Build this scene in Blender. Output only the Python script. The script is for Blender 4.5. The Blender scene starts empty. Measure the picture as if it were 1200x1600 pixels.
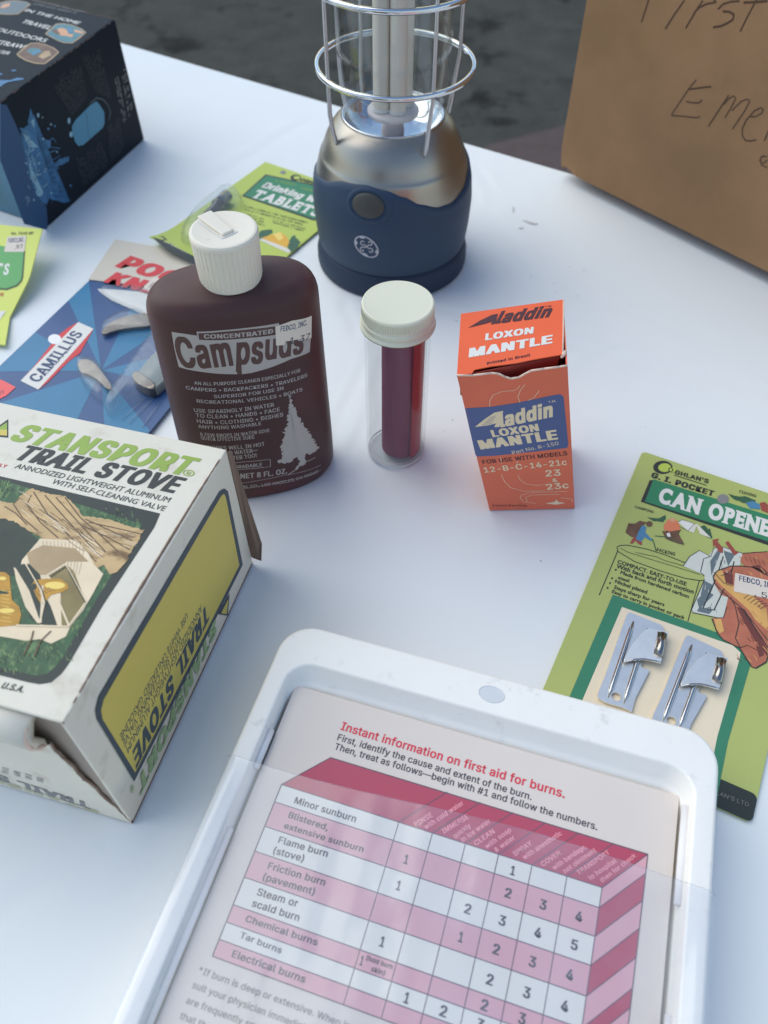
import bpy, bmesh, math, random, os
import numpy as np
from math import sin, cos, pi, radians, sqrt, atan2, asin
from mathutils import Vector, noise
random.seed(7)
SC = bpy.context.scene
COL = SC.collection
# ============ camera, world, sun, exposure ============
cam_d = bpy.data.cameras.new('camera'); cam = bpy.data.objects.new('camera', cam_d); COL.objects.link(cam)
cam.location = (0, 0, .31); cam.rotation_euler = (radians(90-51), 0, 0)
cam_d.sensor_fit = 'VERTICAL'; cam_d.sensor_height = 36; cam_d.lens = 1297/1600*36
cam_d.clip_start = .01; cam_d.clip_end = 400
cam_d.dof.use_dof = True; cam_d.dof.focus_distance = .345; cam_d.dof.aperture_fstop = 12.0
SC.camera = cam
world = bpy.data.worlds.new('World'); SC.world = world; world.use_nodes = True
wn = world.node_tree
sky = wn.nodes.new('ShaderNodeTexSky'); sky.sky_type = 'NISHITA'; sky.sun_disc = False
SUN_EL, SUN_AZ = radians(51), radians(-59)      # azimuth measured from +Y towards +X
sky.sun_elevation = SUN_EL; sky.sun_rotation = SUN_AZ; sky.air_density = 1.25; sky.dust_density = .4; sky.ozone_density = 1.0
bg = wn.nodes['Background']; bg.inputs['Strength'].default_value = .138
wn.links.new(sky.outputs[0], bg.inputs['Color'])
sun_d = bpy.data.lights.new('sun', 'SUN'); sun = bpy.data.objects.new('sun', sun_d); COL.objects.link(sun)
sun_d.energy = 1.6; sun_d.angle = radians(66); sun_d.color = (1, .97, .80)
sun.rotation_euler = (pi/2-SUN_EL, 0, -SUN_AZ+pi)
sun.rotation_euler = Vector((sin(SUN_AZ)*cos(SUN_EL), cos(SUN_AZ)*cos(SUN_EL), sin(SUN_EL))).to_track_quat('Z', 'Y').to_euler()
SC.view_settings.view_transform = 'Standard'; SC.view_settings.look = 'None'; SC.view_settings.gamma = 1
SC.view_settings.exposure = .44; SC.view_settings.use_curve_mapping = False
SC.render.engine = 'CYCLES'; SC.cycles.max_bounces = 10; SC.cycles.transparent_max_bounces = 16
# ============ materials ============
def lin(v):
    v /= 255.0
    return v/12.92 if v <= .04045 else ((v+.055)/1.055)**2.4
REF = (lin(205), lin(219), lin(230))     # what a white of 0.8 reads as in this light
def col(r, g, b, k=1.0): return tuple(min(.9, lin(v)/w*.8*k) for v, w in zip((r, g, b), REF))+(1,)
M = {}
def mat(name, c, rough=.5, metal=0.0, spec=.5, vary=.0, scale=60, bump=0.0, bscale=300, alt=None, altscale=40, altlo=.5, althi=.6, coat=0.0, trans=0.0, ior=1.45, sss=0.0, detail=4, stretch=(1,1,1)):
    m = bpy.data.materials.new(name); m.use_nodes = True; nt = m.node_tree; N = nt.nodes; L = nt.links
    b = N['Principled BSDF']
    b.inputs['Roughness'].default_value = rough; b.inputs['Metallic'].default_value = metal; b.inputs['Specular IOR Level'].default_value = spec
    b.inputs['Coat Weight'].default_value = coat; b.inputs['Transmission Weight'].default_value = trans; b.inputs['IOR'].default_value = ior
    b.inputs['Base Color'].default_value = c
    if sss: b.inputs['Subsurface Weight'].default_value = sss; b.inputs['Subsurface Radius'].default_value = (.004,.002,.0015); b.inputs['Subsurface Scale'].default_value = 1.0
    tc = N.new('ShaderNodeTexCoord'); mp = N.new('ShaderNodeMapping'); mp.inputs['Scale'].default_value = stretch
    L.new(tc.outputs['Object'], mp.inputs['Vector']); src = mp.outputs[0]
    out = None
    if vary or alt:
        n = N.new('ShaderNodeTexNoise'); n.inputs['Scale'].default_value = scale; n.inputs['Detail'].default_value = detail; L.new(src, n.inputs['Vector'])
        mx = N.new('ShaderNodeMix'); mx.data_type = 'RGBA'
        lo = tuple(v*(1-vary) for v in c[:3])+(1,); hi = tuple(min(1, v*(1+vary)) for v in c[:3])+(1,)
        mx.inputs[6].default_value = lo; mx.inputs[7].default_value = hi
        L.new(n.outputs['Fac'], mx.inputs[0]); out = mx.outputs[2]
        if alt:
            n2 = N.new('ShaderNodeTexNoise'); n2.inputs['Scale'].default_value = altscale; n2.inputs['Detail'].default_value = 6; n2.inputs['Roughness'].default_value = .65; L.new(src, n2.inputs['Vector'])
            r = N.new('ShaderNodeMapRange'); r.inputs[1].default_value = altlo; r.inputs[2].default_value = althi; L.new(n2.outputs['Fac'], r.inputs[0])
            m2 = N.new('ShaderNodeMix'); m2.data_type = 'RGBA'; L.new(r.outputs[0], m2.inputs[0]); L.new(out, m2.inputs[6]); m2.inputs[7].default_value = alt; out = m2.outputs[2]
        L.new(out, b.inputs['Base Color'])
    if bump:
        n3 = N.new('ShaderNodeTexNoise'); n3.inputs['Scale'].default_value = bscale; n3.inputs['Detail'].default_value = 5; L.new(src, n3.inputs['Vector'])
        bp = N.new('ShaderNodeBump'); bp.inputs['Strength'].default_value = 1; bp.inputs['Distance'].default_value = bump; L.new(n3.outputs['Fac'], bp.inputs['Height']); L.new(bp.outputs[0], b.inputs['Normal'])
    M[name] = m; return m
def film(name, tint=(1,1,1,1), rough=.05, base=.04, edge=.5, veil=0.0, veilc=(.8,.85,.9,1), bump=0.0, bscale=60):
    m = bpy.data.materials.new(name); m.use_nodes = True; nt = m.node_tree; N = nt.nodes; L = nt.links
    for n in list(N): N.remove(n)
    o = N.new('ShaderNodeOutputMaterial'); t = N.new('ShaderNodeBsdfTransparent'); t.inputs[0].default_value = tint
    g = N.new('ShaderNodeBsdfGlossy'); g.inputs['Roughness'].default_value = rough
    lw = N.new('ShaderNodeLayerWeight'); lw.inputs['Blend'].default_value = .35
    r = N.new('ShaderNodeMapRange'); r.inputs[3].default_value = base; r.inputs[4].default_value = edge; pw = N.new('ShaderNodeMath'); pw.operation = 'POWER'; pw.inputs[1].default_value = 2.6; L.new(lw.outputs['Facing'], pw.inputs[0]); L.new(pw.outputs[0], r.inputs[0])
    mx = N.new('ShaderNodeMixShader'); L.new(r.outputs[0], mx.inputs[0])
    first = t.outputs[0]
    if veil:
        d = N.new('ShaderNodeBsdfDiffuse'); d.inputs[0].default_value = veilc
        n2 = N.new('ShaderNodeTexNoise'); n2.inputs['Scale'].default_value = 45; n2.inputs['Detail'].default_value = 5
        tc2 = N.new('ShaderNodeTexCoord'); L.new(tc2.outputs['Object'], n2.inputs['Vector'])
        r2 = N.new('ShaderNodeMapRange'); r2.inputs[1].default_value = .35; r2.inputs[2].default_value = .75; r2.inputs[3].default_value = veil*.6; r2.inputs[4].default_value = veil*1.7; L.new(n2.outputs['Fac'], r2.inputs[0])
        m1 = N.new('ShaderNodeMixShader'); L.new(r2.outputs[0], m1.inputs[0]); L.new(first, m1.inputs[1]); L.new(d.outputs[0], m1.inputs[2]); first = m1.outputs[0]
    L.new(first, mx.inputs[1]); L.new(g.outputs[0], mx.inputs[2]); L.new(mx.outputs[0], o.inputs[0])
    if bump:
        n = N.new('ShaderNodeTexNoise'); n.inputs['Scale'].default_value = bscale; n.inputs['Detail'].default_value = 3
        tc = N.new('ShaderNodeTexCoord'); L.new(tc.outputs['Object'], n.inputs['Vector'])
        bp = N.new('ShaderNodeBump'); bp.inputs['Distance'].default_value = bump; bp.inputs['Strength'].default_value = 1; L.new(n.outputs['Fac'], bp.inputs['Height']); L.new(bp.outputs[0], g.inputs['Normal']); L.new(bp.outputs[0], lw.inputs['Normal'])
    M[name] = m; return m
def ink(name, r, g, b, k=1.0, rough=.5, vary=.0, **kw): return mat(name, col(r, g, b, k), rough=rough, vary=vary, **kw)
# setting
mat('cloth_white', (.8,.81,.81,1), rough=.7, spec=.3, vary=.025, scale=14, detail=10, bump=.0003, bscale=60)
mat('asphalt', (.062,.061,.054,1), rough=.95, spec=.15, vary=.4, scale=14, bump=.004, bscale=70, alt=(.022,.021,.019,1), altscale=5.5, altlo=.55, althi=.66)
mat('paving_brown', (.085,.06,.055,1), rough=.9, vary=.3, scale=30, bump=.002, bscale=90)
mat('table_plastic', (.6,.6,.58,1), rough=.5); mat('steel_leg', (.3,.3,.3,1), rough=.45, metal=.6)
# cartons
mat('carton_white', col(202,207,200,1.0), rough=.62, vary=.06, scale=30, bump=.00015, bscale=120, alt=col(172,170,158), altscale=55, altlo=.56, althi=.8)
mat('carton_core', col(118,104,95), rough=.85, vary=.2, scale=120); mat('carton_inside', col(150,146,140), rough=.85, vary=.1)
mat('black_board', col(24,33,44), rough=.55, spec=.15, vary=.15, scale=20); mat('teal_board', col(62,112,148), rough=.35, vary=.25, scale=14, coat=.15, alt=col(50,100,110), altscale=9, altlo=.5, althi=.7)
mat('scuff_edge', col(95,80,75), rough=.9, vary=.5, scale=300)
mat('kraft', col(128,106,80,1.0), rough=.8, vary=.16, scale=6, bump=.00015, bscale=160, alt=col(152,124,98), altscale=9, altlo=.4, althi=.8, spec=.25)
mat('orange_board', col(220,102,70), spec=.25, rough=.65, vary=.06, scale=50, bump=.00008, bscale=150)
mat('orange_front', col(206,112,90), spec=.2, rough=.7, vary=.06, scale=50, bump=.00008, bscale=150)
mat('maroon_inside', col(150,66,58), rough=.8, vary=.15); mat('torn_paper', col(205,190,180), rough=.9, vary=.2, scale=200)
mat('sticker_paper', col(200,200,195), rough=.55, vary=.04)
# cards
mat('card_green', col(166,190,88), rough=.45, vary=.07, scale=22, bump=.00005, bscale=200); mat('card_green_dull', col(158,176,108), rough=.45, vary=.08, scale=22, bump=.00005, bscale=200)
mat('card_lime', col(192,210,110), rough=.5, vary=.06, scale=22); mat('card_back', col(120,115,95), rough=.9, vary=.2)
mat('card_white', col(203,212,214), rough=.55, vary=.03, scale=40); mat('header_white', col(190,192,184), rough=.6, vary=.05, scale=60)
mat('ray_light', col(48,116,160), rough=.4, vary=.12, scale=60); mat('ray_dark', col(48,82,132), rough=.4, vary=.14, scale=60)
# bodies
mat('bottle_plastic', col(70,52,54,1.0), rough=.42, spec=.25, vary=.04, scale=25, sss=.0, alt=col(94,56,60), altscale=10, altlo=.5, althi=.75)  # reddish alt tint paints in light glowing through the translucent plastic
mat('cap_white', col(205,208,200), rough=.45, vary=.03, scale=90, bump=.00006, bscale=250, alt=col(150,150,145), altscale=120, altlo=.66, althi=.8)
mat('lid_white', col(200,210,198), rough=.4, vary=.02, scale=80, bump=.00005, bscale=150); mat('lid_rim', col(105,105,98), rough=.4, metal=.6)
mat('roll_maroon', col(112,54,84), rough=.75, spec=.2, vary=.1, scale=60); mat('roll_red', col(138,42,62), rough=.7, spec=.2, vary=.12, scale=60)
mat('kit_plastic', col(216,226,230), rough=.42, vary=.03, scale=30, bump=.00022, bscale=110, alt=col(182,190,195), altscale=130, altlo=.60, althi=.85)
mat('kit_plastic_dull', col(206,216,226), rough=.5, vary=.03); mat('mark_grey', col(188,202,214), rough=.6, vary=.05, scale=200)
mat('kit_card_stock', col(196,197,197), rough=.55, vary=.03, scale=40)
mat('steel_brushed', (.36,.325,.285,1), rough=.36, metal=1.0, vary=.12, scale=30, stretch=(1,1,.08)); mat('chrome', (.72,.72,.74,1), rough=.08, metal=1.0)
mat('rubber_blue', col(48,68,94,.9), spec=.3, rough=.5, vary=.05, scale=30); mat('button_grey', col(62,66,66), rough=.5); mat('rubber_dark', col(40,56,80,.9), spec=.3, rough=.55)
mat('tube_white', col(205,208,205), rough=.3); mat('socket_white', col(195,195,205), rough=.4); mat('rod_grey', (.55,.55,.56,1), rough=.3, metal=.8)
mat('opener_steel', (.84,.82,.78,1), rough=.30, metal=.75, vary=.12, scale=200, bump=.00002, bscale=500); mat('opener_hinge', (.35,.33,.31,1), rough=.18, metal=1.0); mat('opener_ridge', (.5,.5,.5,1), rough=.2, metal=1.0)
mat('knife_metal', (.20,.175,.155,1), rough=.3, metal=.85, vary=.45, scale=160); mat('knife_scale', col(120,135,138), rough=.35, vary=.2, scale=90)
mat('brown_glass', col(40,42,40), rough=.15, coat=.5)
film('clear_glass', (.94,.955,.955,1), rough=.03, base=.035, edge=.8); film('vial_glass', (.97,.975,.975,1), rough=.06, base=.02, edge=.5, veil=.012)
film('clear_blister', (.93,.94,.95,1), rough=.28, base=.05, edge=.5, veil=.05, bump=.0006, bscale=120)
film('clear_wrap', (.97,.98,1,1), rough=.16, base=.06, edge=.35, veil=.10, bump=.0006, bscale=35)
for nm, c in dict(green_ink=(132,164,76), black_ink=(46,52,54), red_ink=(190,62,70), yellow_print=(188,180,92), dark_frame=(42,52,52), dark_print=(40,56,50), slate_ink=(58,72,84), pale_green_ink=(140,172,128), pale_olive_ink=(175,182,158), grey_ink=(120,126,130),
    olive_print=(112,112,70), tan_print=(150,138,112), bark_print=(86,72,54), cream_print=(206,200,178), gold_print=(178,142,50), pale_gold_print=(222,200,110),
    navy_ink=(52,72,110), pink_sticker=(235,96,100), banner_green=(48,124,92), olive_ink=(120,150,60), frame_green=(52,122,98), cream_card=(208,206,188), shield_green=(84,160,98), shield_edge=(50,84,60),
    snow_print=(200,205,200), tent_print=(205,165,60), brown_print=(98,70,62), blue_print=(70,125,165), red_brown_print=(140,74,66), orange_print=(196,120,90), skin_print=(190,150,120), steel_print=(185,198,196), pale_steel_print=(188,200,200), slate_print=(92,110,120),
    hand_print=(170,112,92), pale_hand_print=(198,164,98), dark_hand_print=(104,60,58), crimson_ink=(196,66,84), soft_black_ink=(74,74,86), faint_ink=(120,122,128), crimson_print=(162,72,98), pink_print=(194,156,172), plum_ink=(92,84,100), pink_ink=(215,150,168),
    teal_print=(70,120,135), splash_print=(62,120,165), pale_splash_print=(120,165,190), deep_blue_print=(40,76,118), window_print=(70,135,170), side_ink=(62,68,78), pen_ink=(72,54,42), silver_print=(158,160,162), bottle_ink=(80,60,60), maroon_ink=(75,42,48), label_cream=(238,205,178), mantle_blue=(76,92,142), logo_silver=(165,175,190), hole_white=(215,225,238)).items():
    ink(nm, *c, vary=.04, scale=80)
for nm, c, va, sc in (('cream_print',(206,198,174),.22,70),('gold_print',(170,132,48),.6,110),('olive_print',(120,112,74),.5,90),('tan_print',(158,142,112),.35,80),('splash_print',(50,104,150),.7,160),('pale_splash_print',(120,165,190),.5,200),('hand_print',(165,104,84),.35,160),('pale_hand_print',(196,160,98),.25,160),('dark_print',(38,52,46),.6,130),('teal_print',(70,120,135),.4,200),('brown_print',(98,76,62),.5,220)):
    mat(nm, col(*c), rough=.5, vary=va, scale=sc, detail=6)
ink('leaf_light_print', 112,142,92, vary=.1); ink('leaf_mid_print', 72,112,74, vary=.1); mat('blister_rim', (.75,.78,.8,1), rough=.15, trans=.6); mat('smudge', col(184,192,198), rough=.8, vary=.1, scale=300); mat('soot', col(95,92,86), rough=.9)
mat('grass_print', col(48,84,58), rough=.5, vary=.45, scale=420, alt=col(92,124,84), altscale=330, altlo=.52, althi=.66, stretch=(1,.5,1))
mat('wood_print', col(176,156,116), rough=.5, vary=.4, scale=160, alt=col(104,84,58), altscale=120, altlo=.5, althi=.62, stretch=(.5,1,1))
mat('dark_leaf_print', col(52,92,70), rough=.5, vary=.3, scale=300)
# ============ surface maps ============
def quad_map(c00, c10, c11, c01, W, Hh):
    # local (x, y) in mm on a four-cornered panel -> world mm, with a lift along its normal
    c = [np.array(k, float) for k in (c00, c10, c11, c01)]
    n = np.cross(c[1]-c[0], c[3]-c[0]); n /= np.linalg.norm(n)
    def f(x, y, h=0.0):
        s, t = x/W, y/Hh
        return c[0]*(1-s)*(1-t)+c[1]*s*(1-t)+c[2]*s*t+c[3]*(1-s)*t + n*h
    f.size = (W, Hh); return f
def rect_map(o, u, W, Hh, z):
    # flat card on the table: o is the top left corner, u the direction of its top edge, y runs DOWN the card as negative
    u = np.array(u, float); u /= np.linalg.norm(u); v = np.array([-u[1], u[0]])
    def f(x, y, h=0.0):
        p = np.array(o[:2], float)+u*x+v*y
        return np.array([p[0], p[1], z+h])
    f.size = (W, Hh); return f
# --- stove carton
SV = dict(b0=(-92.5,103.2,.3), b1=(-60,220.9,.3), t0=(-92.7,103.6,85.3), t1=(-60.8,221,75.6))
_w = np.array([-.964,.266,0])*150
def _l(p): return tuple(np.array(p, float)+_w)
stove_top = quad_map(_l(SV['t0']), SV['t0'], SV['t1'], _l(SV['t1']), 150, 122)
stove_side = quad_map(SV['b0'], SV['b1'], SV['t1'], SV['t0'], 122, 80)
SV['p0'] = (-99.0,103.0,69); 
stove_front = quad_map(_l(SV['b0']), SV['b0'], SV['p0'], _l(SV['p0']), 150, 69)
# --- black carton
BK = dict(b0=(-223.6,494.9,.2), b1=(-180.7,612.8,.2), t0=(-225.1,492.7,83), t1=(-182.2,613.6,83), w=np.array([-.89,.456,0])*170)
_b = lambda p: tuple(np.array(p, float)+BK['w'])
black_top = quad_map(_b(BK['t0']), BK['t0'], BK['t1'], _b(BK['t1']), 170, 126)
black_side = quad_map(BK['b0'], BK['b1'], BK['t1'], BK['t0'], 126, 83)
black_front = quad_map(_b(BK['b0']), BK['b0'], BK['t0'], _b(BK['t0']), 170, 83)
# --- mantle carton
MT = dict(b0=(50.8,251.8,.2), b1=(91.9,253,.2), b2=(93.5,295,.2), b3=(52,294,.2), t0=(28.7,246.8,90), t1=(73,252.8,90), t2=(77.1,295.8,90), t3=(32.5,286.1,90))
mantle_front = quad_map(MT['b0'], MT['b1'], MT['t1'], MT['t0'], 42, 92)
mantle_lid = quad_map((28.6,246.6,90.3), (71.6,258.5,90.8), MT['t2'], MT['t3'], 43, 41)
# --- cardboard carton
carton = quad_map((122.7,556.9,8), (122.7+.6716*300,556.9-.7409*300,8), (122.7+.6716*300,556.9-.7409*300,230), (122.7,556.9,230), 300, 222)
# --- cards
opener_card = rect_map((131.6,290.1), (.894,-.448), 87, 165.5, 1.0)
tablets_card = rect_map((-86.2,577), (.848,-.53), 83, 122, 1.2)
knife_card = rect_map((-178,442), (.926,-.376), 105, 140, 2.2)
knife_header = quad_map((-182,433,3.0), (-79,413,3.0), (-74,446,3.0), (-174.3,476.3,3.0), 105, 42)
kit_card = rect_map((-37,172.4), (.955,-.294), 164, 230, 22.4)
# --- upright bent card on the left: (x right, y up from the bottom edge)
def green_card(x, y, h=0.0):
    # three straight reaches: foot, bend, leaning top
    pts = [(-215.5,371.0,3.0), (-221.0,398.0,1.5), (-214.0,424.5,9.5), (-212.2,461.0,20.0)]
    L = [0, 30, 58, 96]
    i = 0 if y < L[1] else 1 if y < L[2] else 2
    t = (y-L[i])/(L[i+1]-L[i])
    p = np.array(pts[i])*(1-t)+np.array(pts[i+1])*t
    return p+np.array([-.985,.175,0])*(70-x)+np.array([0,0,1])*h
green_card.size = (70, 96)
# --- bottle
BT = dict(c=(-61.0,279.0), yaw=radians(14))
def bottle_section(z):
    a, b = 36.2, 19.5
    if z < 6: k = .93+.07*sin(min(1, z/6)*pi/2); a, b = a*k-.2, b*k
    t = max(0.0, (z-20)/90.0)
    a -= 1.6*t; b -= 1.0*t
    if z > 103:
        q = min(1.0, (z-103)/10.0); s = sqrt(max(0.0, 1-q*q))
        a = a-9*(1-s); b = b-6.5*(1-s)
    return a, b
def bottle_pt(ang, z, h=0.0):
    a, b = bottle_section(z); e = 2.35
    ca, sa = cos(ang), sin(ang)
    x = (a+h)*abs(ca)**(2/e)*(1 if ca >= 0 else -1); y = (b+h)*abs(sa)**(2/e)*(1 if sa >= 0 else -1)
    c, s = cos(BT['yaw']), sin(BT['yaw'])
    return np.array([BT['c'][0]+x*c-y*s, BT['c'][1]+x*s+y*c, z])
def bottle(x, y, h=0.0):
    a, b = bottle_section(y); e = 2.35
    q = min(.995, abs(x)/a); yy = -(b+h)*(1-q**e)**(1/e)
    c, s = cos(BT['yaw']), sin(BT['yaw'])
    return np.array([BT['c'][0]+x*c-yy*s, BT['c'][1]+x*s+yy*c, y])
bottle.size = (70, 110)
# --- lantern body
LN = dict(c=(5.0,462.0))
def lantern_radius(z):
    P = [(0,46.6),(3,47.0),(12,46.0),(15.5,44.6),(18,45.6),(30,46.8),(44,47.4),(56,46.4),(64,44.6),(70,42.9),(72,41.6),(80,38.6),(86,35.0),(90,31.0),(91.5,29.0)]
    for (z0,r0),(z1,r1) in zip(P, P[1:]):
        if z <= z1: return r0+(r1-r0)*(z-z0)/(z1-z0)
    return 29.0
def lantern(x, y, h=0.0):   # x = arc length to the right of the camera-facing line at the body's widest, y = height
    ph = x/47.0; r = lantern_radius(y)+h
    return np.array([LN['c'][0]+r*sin(ph), LN['c'][1]-r*cos(ph), y])
lantern.size = (60, 90)
MAPS = dict(stove_top=stove_top, stove_side=stove_side, stove_front=stove_front, black_top=black_top, black_side=black_side, black_front=black_front, mantle_front=mantle_front, mantle_lid=mantle_lid, carton=carton, opener_card=opener_card, tablets_card=tablets_card, knife_card=knife_card, knife_header=knife_header, kit_card=kit_card, green_card=green_card, bottle=bottle, lantern=lantern)
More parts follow.
